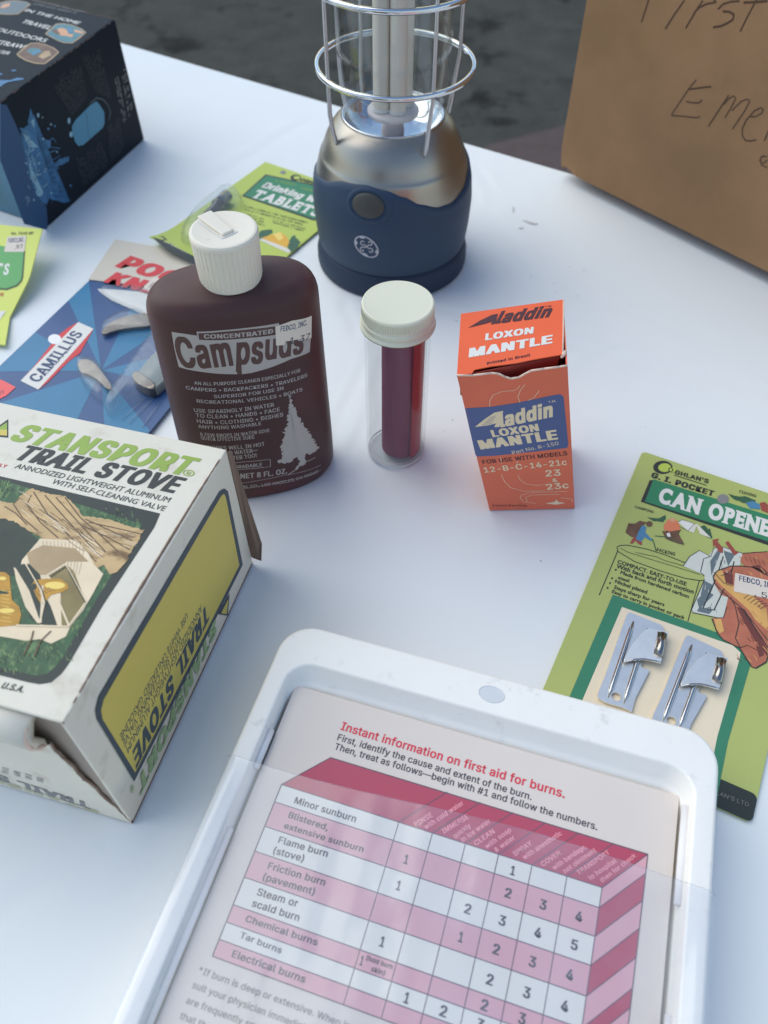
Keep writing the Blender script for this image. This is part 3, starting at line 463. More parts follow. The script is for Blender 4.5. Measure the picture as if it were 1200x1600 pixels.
 ["L","dark_print",3,0.2696432694477618,[[133.18,22.77],[132.63,23.31],[132.11,23.63]]],
 ["L","leaf_mid_print",3,0.18268495525827966,[[128.23,16.82],[127.52,17.46],[126.82,17.83]]],
 ["L","leaf_light_print",3,0.13948321595544638,[[133.68,18.4],[133.35,18.78],[133.05,19.0]]],
 ["L","dark_print",3,0.23082440746474395,[[128.61,16.3],[128.12,17.34],[127.9,18.06]]],
 ["L","leaf_mid_print",3,0.1996719232687388,[[127.17,17.14],[126.9,18.04],[126.92,18.71]]],
 ["L","leaf_light_print",3,0.20420859916900802,[[131.19,19.64],[131.15,20.22],[131.34,20.68]]],
 ["L","dark_print",3,0.25376089177158306,[[134.55,17.34],[134.23,18.4],[134.24,19.17]]],
 ["L","leaf_mid_print",3,0.18842461311294856,[[129.56,20.67],[129.24,21.17],[129.02,21.5]]],
 ["L","leaf_light_print",3,0.13535156973738652,[[137.26,18.36],[136.81,19.29],[136.57,19.92]]],
 ["L","dark_print",3,0.13069430327245057,[[132.98,16.61],[132.31,17.12],[131.6,17.39]]],
 ["L","leaf_mid_print",3,0.14056240078677493,[[128.85,16.08],[128.8,16.97],[129.13,17.68]]],
 ["L","leaf_light_print",3,0.1902153339058525,[[129.55,20.66],[129.21,21.52],[129.11,22.14]]],
 ["L","dark_print",3,0.24092436840976467,[[132.38,22.29],[131.81,23.32],[131.46,24.02]]],
 ["L","leaf_mid_print",3,0.2631834639996423,[[127.69,18.23],[127.57,18.78],[127.66,19.2]]],
 ["L","leaf_light_print",3,0.24525051804105963,[[133.48,18.68],[132.78,19.69],[132.24,20.34]]],
 ["L","dark_print",3,0.21522626803308886,[[133.2,22.3],[132.95,22.63],[132.73,22.83]]],
 ["L","leaf_mid_print",3,0.18478634864535512,[[137.71,23.37],[137.33,24.05],[137.09,24.51]]],
 ["L","leaf_light_print",3,0.22011524865728865,[[135.99,30.03],[135.42,30.79],[134.94,31.28]]],
 ["L","dark_print",3,0.1574929537674714,[[133.22,33.82],[133.22,34.45],[133.47,34.95]]],
 ["L","leaf_mid_print",3,0.22225090248706592,[[138.01,31.25],[137.92,32.04],[138.11,32.64]]],
 ["L","leaf_light_print",3,0.23860029699223845,[[136.1,29.29],[136.02,30.12],[136.24,30.75]]],
 ["L","dark_print",3,0.16820282552251398,[[135.31,33.98],[135.09,34.85],[135.14,35.5]]],
 ["L","leaf_mid_print",3,0.26061004804087706,[[136.69,27.51],[136.17,28.37],[135.8,28.95]]],
 ["L","leaf_light_print",3,0.19113936896812173,[[139.0,27.71],[138.37,28.62],[137.88,29.2]]],
 ["L","dark_print",3,0.15471791059730197,[[139.5,28.21],[138.9,28.53],[138.19,28.66]]],
 ["L","leaf_mid_print",3,0.20115887741264954,[[137.77,31.47],[137.57,32.07],[137.53,32.5]]],
 ["L","leaf_light_print",3,0.2646722833356441,[[135.64,31.59],[135.27,32.4],[135.08,32.96]]],
 ["L","dark_print",3,0.22740376674600293,[[138.93,27.62],[138.64,28.8],[138.72,29.66]]],
 ["L","leaf_mid_print",3,0.21105720055589178,[[137.07,27.66],[136.91,28.8],[137.15,29.66]]],
 ["L","leaf_light_print",3,0.16559319391779284,[[136.06,32.92],[135.92,33.79],[136.08,34.45]]],
 ["L","dark_print",3,0.2480952514012003,[[136.74,27.62],[136.96,28.14],[137.47,28.59]]],
 ["L","leaf_mid_print",3,0.25964272394051224,[[134.87,33.1],[134.15,33.98],[133.51,34.53]]],
 ["L","leaf_light_print",3,0.17295266336304121,[[135.69,29.34],[134.78,30.11],[133.82,30.52]]],
 ["L","dark_print",3,0.16954720855621425,[[139.74,27.42],[139.14,28.51],[138.74,29.24]]],
 ["L","leaf_mid_print",3,0.18526978169871855,[[135.73,29.48],[135.03,29.84],[134.21,29.97]]],
 ["L","leaf_light_print",3,0.17021288318657468,[[135.51,33.24],[134.52,34.13],[133.5,34.63]]],
 ["L","dark_print",3,0.20321167753481023,[[139.64,28.1],[139.15,28.75],[138.73,29.15]]],
 ["L","leaf_mid_print",3,0.27049940086783414,[[137.45,30.01],[137.04,30.84],[136.82,31.4]]],
 ["L","leaf_light_print",3,0.1681738977878639,[[136.34,31.1],[136.25,31.68],[136.36,32.11]]],
 ["L","dark_print",3,0.18643365500862114,[[138.16,30.86],[138.02,31.21],[137.95,31.46]]],
 ["L","leaf_mid_print",3,0.12961288170043567,[[134.84,34.23],[134.47,35.1],[134.32,35.71]]],
 ["L","leaf_light_print",3,0.23311203989854384,[[136.86,30.95],[136.68,31.6],[136.7,32.08]]],
 ["L","leaf_light_print",3,0.13064241530873438,[[78.62,80.21],[78.12,80.78],[77.7,81.14]]],
 ["L","dark_print",3,0.15550850811045083,[[82.85,74.46],[82.4,75.74],[82.35,76.68]]],
 ["L","leaf_mid_print",3,0.15430406921262663,[[80.27,79.19],[79.58,79.64],[78.83,79.85]]],
 ["L","leaf_light_print",3,0.1509496988830784,[[83.9,75.52],[83.43,76.85],[83.38,77.82]]],
 ["L","dark_print",3,0.26080812021779193,[[81.27,76.47],[80.67,77.84],[80.48,78.81]]],
 ["L","leaf_mid_print",3,0.14844642787852552,[[80.55,76.43],[80.12,77.43],[79.98,78.14]]],
 ["L","leaf_light_print",3,0.20762221913392864,[[79.22,80.51],[78.82,81.99],[78.93,83.09]]],
 ["L","dark_print",3,0.2556870541157816,[[82.53,74.44],[81.77,75.77],[81.32,76.69]]],
 ["L","leaf_mid_print",3,0.14581129697945736,[[80.83,78.17],[80.37,79.08],[80.15,79.71]]],
 ["L","leaf_light_print",3,0.22021611928638457,[[82.11,75.13],[81.33,75.47],[80.42,75.57]]],
 ["L","dark_print",3,0.279564619867538,[[80.76,77.11],[80.23,77.88],[79.85,78.39]]],
 ["L","leaf_mid_print",3,0.1642087735935493,[[79.95,77.92],[78.95,78.91],[78.02,79.5]]],
 ["L","leaf_light_print",3,0.2646904162449053,[[81.94,75.64],[81.12,76.58],[80.42,77.16]]],
 ["L","dark_print",3,0.21846913202059154,[[78.04,80.41],[76.97,81.56],[76.01,82.25]]],
 ["L","leaf_mid_print",3,0.12684979004512315,[[79.69,78.55],[78.77,79.36],[77.88,79.81]]],
 ["L","leaf_light_print",3,0.2735788146580722,[[83.57,74.86],[83.3,76.16],[83.51,77.15]]],
 ["L","dark_print",3,0.1856684289710201,[[78.88,78.67],[78.58,80.05],[78.78,81.1]]],
 ["L","leaf_mid_print",3,0.1506264327693983,[[82.99,77.04],[82.86,77.86],[83.04,78.5]]],
 ["L","leaf_light_print",3,0.17300915667186983,[[79.36,80.14],[78.32,81.54],[77.51,82.45]]],
 ["L","dark_print",3,0.1780358827080551,[[77.71,80.45],[76.56,81.6],[75.49,82.29]]],
 ["L","leaf_mid_print",3,0.15326669468118934,[[78.74,80.3],[78.68,81.33],[79.07,82.15]]],
 ["L","leaf_light_print",3,0.14394248557867703,[[77.9,80.42],[76.82,81.46],[75.8,82.07]]],
 ["L","dark_print",3,0.13956372122150712,[[79.89,77.23],[78.69,78.6],[77.67,79.46]]],
 ["L","leaf_mid_print",3,0.19644191408368677,[[82.55,75.59],[81.54,76.99],[80.79,77.91]]],
 ["L","leaf_light_print",3,0.1597737558453508,[[80.07,77.97],[79.04,78.7],[77.94,79.06]]],
 ["L","dark_print",3,0.16070298582719253,[[83.8,75.48],[83.51,75.94],[83.31,76.25]]],
 ["L","leaf_mid_print",3,0.14267228284479866,[[79.13,79.45],[77.99,80.7],[77.0,81.47]]],
 ["L","leaf_light_print",3,0.18447393055290606,[[81.93,74.1],[81.09,75.54],[80.58,76.52]]],
 ["L","dark_print",3,0.19908608363565528,[[83.03,76.76],[82.58,78.04],[82.52,78.97]]],
 ["L","leaf_mid_print",3,0.26793237944299647,[[78.72,79.31],[78.24,80.79],[78.24,81.88]]],
 ["L","leaf_light_print",3,0.2503721873998513,[[81.48,76.27],[81.1,77.45],[81.1,78.31]]],
 ["L","dark_print",3,0.2676479940321229,[[82.0,76.45],[81.74,77.21],[81.73,77.76]]],
 ["L","leaf_mid_print",3,0.2269363012209625,[[80.5,81.03],[80.08,82.61],[80.21,83.8]]],
 ["L","leaf_light_print",3,0.22675038678206558,[[81.78,74.3],[80.5,75.58],[79.31,76.35]]],
 ["L","dark_print",3,0.23943912911859289,[[78.43,79.6],[77.91,80.67],[77.68,81.42]]],
 ["L","leaf_mid_print",3,0.1220976443410027,[[81.09,79.94],[79.69,81.18],[78.31,81.88]]],
 ["L","leaf_light_print",3,0.2604604592589562,[[80.47,80.66],[80.0,82.0],[79.96,82.99]]],
 ["L","dark_print",3,0.17290289857200286,[[83.09,74.86],[82.07,75.87],[81.14,76.47]]],
 ["L","leaf_mid_print",3,0.12422295341371196,[[83.55,75.89],[82.91,76.84],[82.46,77.47]]],
 ["L","leaf_light_print",3,0.21730002376331428,[[80.35,76.47],[79.5,77.78],[78.92,78.65]]],
 ["L","leaf_light_print",3,0.23838377195838895,[[126.1,73.95],[125.7,75.38],[125.67,76.41]]],
 ["L","dark_print",3,0.2238359285019079,[[130.67,82.08],[129.93,83.46],[129.41,84.37]]],
 ["L","leaf_mid_print",3,0.2070017374777489,[[130.48,81.22],[130.11,81.88],[129.83,82.32]]],
 ["L","leaf_light_print",3,0.2666152594893683,[[121.68,79.57],[121.01,80.2],[120.32,80.54]]],
 ["L","dark_print",3,0.21879240327457866,[[127.23,79.8],[127.24,80.46],[127.5,80.98]]],
 ["L","leaf_mid_print",3,0.15447698707595717,[[110.2,76.28],[110.22,77.03],[110.55,77.62]]],
 ["L","leaf_light_print",3,0.2062757550193297,[[135.71,75.57],[134.82,76.87],[134.04,77.68]]],
 ["L","dark_print",3,0.2746502899707513,[[125.18,78.77],[125.04,80.02],[125.33,80.96]]],
 ["L","leaf_mid_print",3,0.1433123055265092,[[131.09,79.62],[130.64,80.17],[130.23,80.5]]],
 ["L","leaf_light_print",3,0.22846947992763061,[[110.03,73.36],[109.89,73.81],[109.89,74.14]]],
 ["L","dark_print",3,0.17052689693543105,[[116.99,75.34],[116.82,76.33],[116.98,77.07]]],
 ["L","leaf_mid_print",3,0.12365849012043531,[[122.37,73.2],[121.19,74.43],[120.02,75.15]]],
 ["L","leaf_light_print",3,0.1785895161346977,[[129.74,74.06],[128.64,75.1],[127.49,75.68]]],
 ["L","dark_print",3,0.27282878393458665,[[121.78,79.64],[120.99,80.11],[120.08,80.32]]],
 ["L","leaf_mid_print",3,0.17510109008848193,[[115.43,70.67],[115.12,72.12],[115.27,73.2]]],
 ["L","leaf_light_print",3,0.23974368903754611,[[118.38,73.71],[118.38,74.32],[118.6,74.79]]],
 ["L","dark_print",3,0.13458877826748297,[[131.0,74.3],[129.84,75.5],[128.67,76.19]]],
 ["L","leaf_mid_print",3,0.26787161910844653,[[118.41,72.91],[118.42,73.78],[118.79,74.47]]],
 ["L","leaf_light_print",3,0.13251139715529175,[[122.27,76.88],[121.76,77.42],[121.27,77.74]]],
 ["L","dark_print",3,0.127768346167753,[[113.93,70.85],[114.11,71.56],[114.64,72.17]]],
 ["L","leaf_mid_print",3,0.2150336353109275,[[134.43,78.37],[134.0,79.01],[133.64,79.4]]],
 ["L","leaf_light_print",3,0.2665710957507186,[[130.03,77.81],[129.71,78.27],[129.42,78.55]]],
 ["L","dark_print",3,0.23706630774026827,[[110.1,71.56],[110.13,72.2],[110.44,72.71]]],
 ["L","leaf_mid_print",3,0.18952883049606994,[[133.89,77.3],[133.92,77.92],[134.18,78.4]]],
 ["L","leaf_light_print",3,0.2798879916911149,[[114.64,69.6],[113.96,70.39],[113.33,70.86]]],
 ["L","dark_print",3,0.23672080316269667,[[132.86,73.77],[132.36,74.64],[131.99,75.22]]],
 ["L","leaf_mid_print",3,0.18032011964566114,[[120.5,76.55],[120.09,77.09],[119.74,77.43]]],
 ["L","leaf_light_print",3,0.17415660164370572,[[136.22,74.91],[135.89,75.85],[135.78,76.51]]],
 ["L","dark_print",3,0.1778121972836361,[[110.5,73.77],[110.06,75.13],[110.01,76.11]]],
 ["L","leaf_mid_print",3,0.24154219783031833,[[130.36,74.9],[130.0,76.03],[129.93,76.83]]],
 ["L","leaf_light_print",3,0.24315959570521906,[[119.4,72.32],[118.69,73.14],[118.03,73.64]]],
 ["L","dark_print",3,0.21290573221662284,[[125.9,78.13],[125.79,79.33],[126.1,80.25]]],
 ["L","leaf_mid_print",3,0.19407023821929278,[[109.81,70.97],[108.95,71.96],[108.16,72.56]]],
 ["L","leaf_light_print",3,0.22305009167859774,[[130.6,76.17],[130.51,77.02],[130.7,77.66]]],
 ["L","dark_print",3,0.2591858003937858,[[129.37,74.11],[128.57,75.3],[127.91,76.07]]],
 ["L","leaf_mid_print",3,0.20469441292310336,[[128.75,72.55],[128.73,73.6],[129.1,74.42]]],
 ["L","leaf_light_print",3,0.23062809357504455,[[115.03,69.79],[114.98,70.79],[115.31,71.57]]],
 ["L","dark_print",3,0.2129352480369272,[[128.5,74.77],[127.55,75.85],[126.64,76.49]]],
 ["L","leaf_mid_print",3,0.2218986669429613,[[125.8,76.89],[125.3,78.12],[125.07,78.97]]],
 ["L","leaf_light_print",3,0.2240187301406178,[[125.49,80.56],[124.69,81.33],[123.86,81.76]]],
 ["L","dark_print",3,0.19545368072957986,[[115.68,71.39],[115.56,71.89],[115.59,72.25]]],
 ["L","leaf_mid_print",3,0.1490475541146539,[[112.98,76.6],[112.19,77.23],[111.35,77.56]]],
 ["L","leaf_light_print",3,0.21788703211781618,[[112.06,76.5],[111.57,77.3],[111.22,77.82]]],
 ["L","dark_print",3,0.18486011976254774,[[123.09,77.83],[123.27,78.38],[123.74,78.85]]],
 ["L","leaf_mid_print",3,0.17982074494882902,[[115.94,74.07],[114.86,75.19],[113.81,75.85]]],
 ["L","leaf_light_print",3,0.17429973000419485,[[110.74,70.61],[109.79,71.43],[108.81,71.88]]],
 ["L","dark_print",3,0.25007837601175326,[[125.97,71.9],[125.86,72.81],[126.05,73.5]]],
 ["L","leaf_mid_print",3,0.21021746215466416,[[124.99,77.14],[124.09,78.04],[123.18,78.56]]],
 ["L","leaf_light_print",3,0.2629547198553783,[[135.47,74.61],[135.19,75.4],[135.1,75.96]]],
 ["L","dark_print",3,0.14251207748107886,[[107.49,74.46],[106.96,75.51],[106.67,76.23]]],
 ["L","leaf_mid_print",3,0.15621373831440233,[[126.91,72.8],[126.34,73.59],[125.86,74.09]]],
 ["L","leaf_light_print",3,0.26619956273916645,[[118.78,69.64],[117.92,70.94],[117.24,71.78]]],
 ["L","dark_print",3,0.1864786744352237,[[123.33,77.69],[123.33,78.76],[123.74,79.59]]],
 ["L","leaf_mid_print",3,0.1963097119614779,[[119.52,69.75],[119.14,70.43],[118.87,70.89]]],
 ["L","leaf_light_print",3,0.24507300750784902,[[112.94,71.19],[112.49,71.87],[112.14,72.31]]],
 ["L","dark_print",3,0.26964050111088517,[[128.16,81.49],[127.83,82.21],[127.63,82.7]]],
 ["L","leaf_mid_print",3,0.2782120326587303,[[128.01,79.21],[127.47,79.72],[126.91,80.01]]],
 ["L","leaf_light_print",3,0.21661659584124066,[[117.2,72.58],[116.6,73.61],[116.17,74.3]]],
 ["L","dark_print",3,0.20535966719153798,[[126.48,79.98],[126.37,80.79],[126.51,81.4]]],
 ["L","leaf_mid_print",3,0.1777663012525576,[[116.89,75.43],[116.43,76.32],[116.16,76.92]]],
 ["L","leaf_light_print",3,0.19289819560734378,[[128.55,76.09],[127.73,76.62],[126.79,76.86]]],
 ["L","dark_print",3,0.24454122639600168,[[134.12,74.96],[133.94,75.4],[133.87,75.71]]],
 ["L","leaf_mid_print",3,0.19710064990364656,[[120.45,73.84],[120.1,74.94],[120.04,75.73]]],
 ["L","leaf_light_print",3,0.15143490540849824,[[131.91,79.03],[131.15,80.27],[130.55,81.08]]],
 ["L","dark_print",3,0.231139437888858,[[118.27,70.81],[117.16,71.9],[116.05,72.53]]],
 ["L","leaf_mid_print",3,0.14282946844750571,[[119.3,76.24],[118.87,77.65],[118.81,78.67]]],
 ["L","leaf_light_print",3,0.14456443956561177,[[121.62,74.44],[121.22,75.18],[120.94,75.68]]],
 ["L","dark_print",3,0.25113499770783926,[[125.47,73.11],[124.7,73.62],[123.82,73.85]]],
 ["L","leaf_mid_print",3,0.276589758478051,[[130.04,75.85],[128.97,76.84],[127.86,77.38]]],
 ["L","leaf_light_print",3,0.15507713748759686,[[135.41,77.09],[134.33,78.2],[133.22,78.84]]],
 ["L","leaf_light_print",3,0.12007227438161136,[[84.13,77.15],[83.67,77.85],[83.35,78.31]]],
 ["L","dark_print",3,0.24322237375007844,[[81.98,78.28],[81.73,79.18],[81.79,79.84]]],
 ["L","leaf_mid_print",3,0.2061288351288443,[[79.26,75.81],[78.95,76.73],[78.94,77.4]]],
 ["L","leaf_light_print",3,0.16248336871016034,[[81.41,79.51],[80.66,80.79],[80.21,81.67]]],
 ["L","dark_print",3,0.13490153475062916,[[83.86,77.76],[83.73,78.64],[83.94,79.32]]],
 ["L","leaf_mid_print",3,0.1515459271678295,[[84.15,77.24],[83.76,77.76],[83.45,78.08]]],
 ["L","leaf_light_print",3,0.1521398911808779,[[81.24,78.96],[81.05,80.14],[81.31,81.05]]],
 ["L","dark_print",3,0.20234418580041266,[[81.61,78.72],[81.2,80.23],[81.29,81.35]]],
 ["L","leaf_mid_print",3,0.12454751686272436,[[82.42,77.27],[81.83,78.79],[81.7,79.89]]],
 ["L","leaf_light_print",3,0.1343499940635647,[[79.54,76.89],[78.67,77.86],[77.92,78.46]]],
 ["L","dark_print",3,0.169964905642275,[[84.14,78.65],[83.04,79.64],[81.97,80.21]]],
 ["L","leaf_mid_print",3,0.25848627194879614,[[77.69,76.94],[76.89,77.47],[76.05,77.74]]],
 ["L","leaf_light_print",3,0.17326592988699172,[[81.07,80.33],[81.07,80.87],[81.31,81.31]]],
 ["L","dark_print",3,0.18226649318832064,[[84.62,78.31],[83.9,79.07],[83.26,79.53]]],
 ["L","leaf_mid_print",3,0.2394100856761069,[[78.46,74.58],[77.44,75.3],[76.37,75.66]]],
 ["L","leaf_light_print",3,0.26276111913106615,[[80.9,75.4],[79.73,76.74],[78.72,77.57]]],
 ["L","dark_print",3,0.24737581381377077,[[83.17,76.53],[82.31,77.79],[81.68,78.62]]],
 ["L","leaf_mid_print",3,0.13374894045847102,[[80.63,77.87],[80.29,78.79],[80.25,79.46]]],
 ["L","leaf_light_print",3,0.1475404966098558,[[82.21,79.38],[81.41,80.62],[80.86,81.45]]],
 ["L","dark_print",3,0.16100995362131182,[[75.08,77.98],[74.64,78.81],[74.43,79.39]]],
 ["L","leaf_mid_print",3,0.26068701794355265,[[81.25,75.77],[80.46,76.54],[79.71,76.99]]],
 ["L","leaf_light_print",3,0.142749602462381,[[80.96,79.0],[80.34,79.92],[79.91,80.53]]],
 ["L","dark_print",3,0.22547890444163213,[[78.88,78.19],[78.71,79.05],[78.86,79.71]]],
 ["L","leaf_mid_print",3,0.17121808129083993,[[86.04,77.22],[85.26,78.22],[84.62,78.86]]],
 ["L","leaf_light_print",3,0.1665263623712772,[[79.57,77.47],[78.99,78.96],[78.85,80.02]]],
 ["L","dark_print",3,0.24377166219922303,[[75.83,76.56],[75.07,76.88],[74.17,76.99]]],
 ["L","leaf_mid_print",3,0.25655866097181956,[[77.55,75.72],[76.51,77.05],[75.69,77.92]]],
 ["L","leaf_light_print",3,0.18753785706307252,[[75.64,77.8],[75.42,79.0],[75.65,79.92]]],
 ["L","dark_print",3,0.1360248033653658,[[84.01,77.16],[83.42,78.06],[83.02,78.67]]],
 ["L","leaf_mid_print",3,0.1430842054339413,[[78.3,78.83],[77.75,79.93],[77.49,80.7]]],
 ["L","tan_print",6,0.16,[[107.38,60.3],[111.95,53.5],[116.35,47.3]]],
 ["L","tan_print",6,0.16,[[108.57,60.73],[113.17,53.67],[117.29,47.58]]],
 ["L","tan_print",6,0.16,[[110.06,60.65],[113.21,55.83],[118.22,47.85]]],
 ["L","tan_print",6,0.16,[[111.05,61.44],[115.08,54.9],[119.16,48.12]]],
 ["L","tan_print",6,0.16,[[112.29,61.79],[115.43,56.58],[120.09,48.4]]],
 ["L","tan_print",6,0.16,[[113.74,61.78],[116.96,56.22],[121.03,48.67]]],
 ["L","tan_print",6,0.16,[[114.96,62.17],[117.73,57.18],[121.97,48.95]]],
 ["L","tan_print",6,0.16,[[116.04,62.79],[119.54,56.32],[122.9,49.22]]],
 ["L","tan_print",6,0.16,[[117.14,63.4],[120.08,57.68],[123.84,49.5]]],
 ["L","tan_print",6,0.16,[[118.62,63.33],[122.07,56.5],[124.78,49.77]]],
 ["L","tan_print",6,0.16,[[119.96,63.5],[122.24,58.53],[125.71,50.05]]],
 ["L","tan_print",6,0.16,[[121.02,64.17],[124.14,57.49],[126.65,50.32]]],
 ["L","pale_gold_print",9,0.2,[[105.98,37.22],[109.45,37.54]]],
 ["L","pale_gold_print",9,0.2,[[106.75,35.83],[109.7,36.01]]],
 ["L","pale_gold_print",9,0.2,[[107.58,34.48],[110.51,34.66]]],
 ["L","pale_gold_print",9,0.2,[[108.59,33.19],[111.83,33.46]]],
 ["L","pale_gold_print",9,0.2,[[109.44,31.87],[112.3,32.03]]],
 ["L","pale_gold_print",9,0.2,[[110.16,30.52],[113.19,30.74]]],
 ["L","pale_gold_print",9,0.2,[[111.21,29.27],[114.78,29.66]]],
 ["L","pale_gold_print",9,0.2,[[112.07,27.99],[114.73,28.11]]],
 ["L","pale_gold_print",9,0.2,[[112.61,26.62],[116.37,27.07]]],
 ["L","brown_print",9,0.2,[[116.41,40.27],[119.26,38.8]]],
 ["L","brown_print",9,0.2,[[117.24,40.86],[120.13,39.63]]],
 ["L","brown_print",9,0.2,[[118.07,41.45],[121.01,40.46]]],
 ["L","brown_print",9,0.2,[[118.89,42.04],[121.89,41.29]]],
 ["L","brown_print",9,0.2,[[119.72,42.63],[122.77,42.13]]],
 ["L","bark_print",10,0.5,[[124.59,26.02],[125.66,23.17],[126.67,17.28]]],
 ["L","bark_print",10,0.5,[[129.81,27.54],[128.75,23.02],[130.07,17.76]]],
]
ART['stove_side'] = [
 ["P","slate_ink",1,[[110.3,66.79],[113.71,64.52],[115.59,60.86],[113.29,10.98],[9.72,15.74],[10.13,63.14],[11.47,66.92],[15.04,69.25],[53.77,67.67]],0],
 ["P","yellow_print",2,[[110.25,63.97],[112.45,62.68],[112.94,59.71],[110.48,14.51],[11.9,18.54],[11.89,60.18],[13.14,63.86],[16.08,65.65],[54.26,64.45]],0],
 ["T","slate_ink",3,"TRAIL STOVE",81.1,28.39,15.22,28.61,9.06,0.25,0.05],
 ["T","slate_ink",3,"ANNODIZED LIGHTWEIGHT ALUMINUM",77.21,33.35,13.97,35.14,3.96,0.12,0.005],
 ["T","slate_ink",3,"WITH SELF-CLEANING VALVE",59.77,38.08,13.94,39.96,3.77,0.12,0.005],
 ["T","slate_ink",3,"USE WHITE UNLEADED GASOLINE",67.51,41.68,14.2,43.94,3.44,0.12,0.005],
 ["T","pale_green_ink",3,"STANSPORT",83.28,13.06,10.71,12.75,7.66,0.25,0.05],
 ["T","pale_green_ink",3,"®",8.75,17.08,6.29,17.17,4.57,0,0],
 ["P","slate_ink",1,[[97.86,10.42],[86.14,11.65],[92.02,1.07]],0],
 ["P","yellow_print",2,[[95.94,9.19],[87.93,9.63],[91.45,3.3]],0],
]
ART['stove_front'] = [
 ["T","grey_ink",2,"TRAIL STOVE",137.14,11.55,74.36,17.0,8.24,0.25,0.05],
 ["T","pale_olive_ink",1,"STANSPORT",138.05,4.24,69.74,9.23,4.72,0.25,0.05],
 ["G","grey_ink",1,[[124.34,21.79],[127.17,27.97],[109.18,28.02],[104.58,19.03]],4,5,0.35],
]
ART['knife_header'] = [
 ["T","red_ink",2,"POCKET",11.07,15.93,95.33,-4.14,12.69,0.2,0.06],
 ["T","red_ink",2,"KNIVES",10.19,-0.46,77.66,-12.99,10.67,0.2,0.06],
 ["P","sticker_paper",3,[[36.16,-3.45],[38.87,10.21],[48.98,7.56],[46.86,-6.16]],0],
 ["G","black_ink",4,[[38.78,-1.58],[40.43,5.66],[44.97,4.55],[44.26,-3.23]],3,3,0.5],
]
ART['knife_card'] = [
 ["P","red_ink",5,[[17.94,-46.6],[15.38,-53.19],[14.32,-60.95],[18.1,-88.23],[18.71,-101.01],[31.99,-103.21],[33.13,-96.27],[33.42,-77.66],[35.21,-69.59],[29.76,-48.45]],0],
 ["P","card_white",6,[[17.94,-46.6],[29.76,-48.45],[30.69,-63.94],[31.99,-103.21],[18.71,-101.01],[18.0,-63.0]],0],
 ["T","navy_ink",7,"CAMILLUS",28.67,-98.78,26.8,-54.49,7.1,0.1,0.03],
 ["G","navy_ink",7,[[29.53,-93.54],[28.62,-60.22],[26.09,-58.95],[26.94,-92.48]],1,4,1.0],
 ["P","hole_white",6,[[18.01,-63.31],[18.65,-64.51],[18.9,-65.73],[18.71,-66.84],[18.12,-67.75],[17.18,-68.37],[15.98,-68.62],[14.63,-68.5],[13.27,-68.01],[12.03,-67.2],[11.03,-66.14],[10.37,-64.94],[10.11,-63.71],[10.29,-62.58],[10.88,-61.66],[11.83,-61.03],[13.04,-60.78],[14.4,-60.91],[15.77,-61.41],[17.01,-62.24]],0],
 ["P","pink_sticker",6,[[3.98,-108.11],[7.59,-104.55],[9.63,-104.42],[19.54,-106.21],[18.99,-113.64],[17.41,-116.97],[13.05,-119.41]],0],
 ["T","navy_ink",7,".77",15.0,-115.26,16.99,-112.43,2.6,0,0.02],
 ["G","navy_ink",7,[[9.71,-109.93],[12.52,-108.1],[11.7,-107.05],[8.72,-108.68]],1,8,1.0],
 ["P","card_white",6,[[9.95,-15.44],[18.27,-12.41],[40.77,-6.71],[55.45,-15.92],[62.76,-26.0],[47.29,-25.81],[37.32,-24.11],[24.54,-21.8],[15.59,-18.65]],0],  # white crescent: the blister's reflection painted flat on the card
]
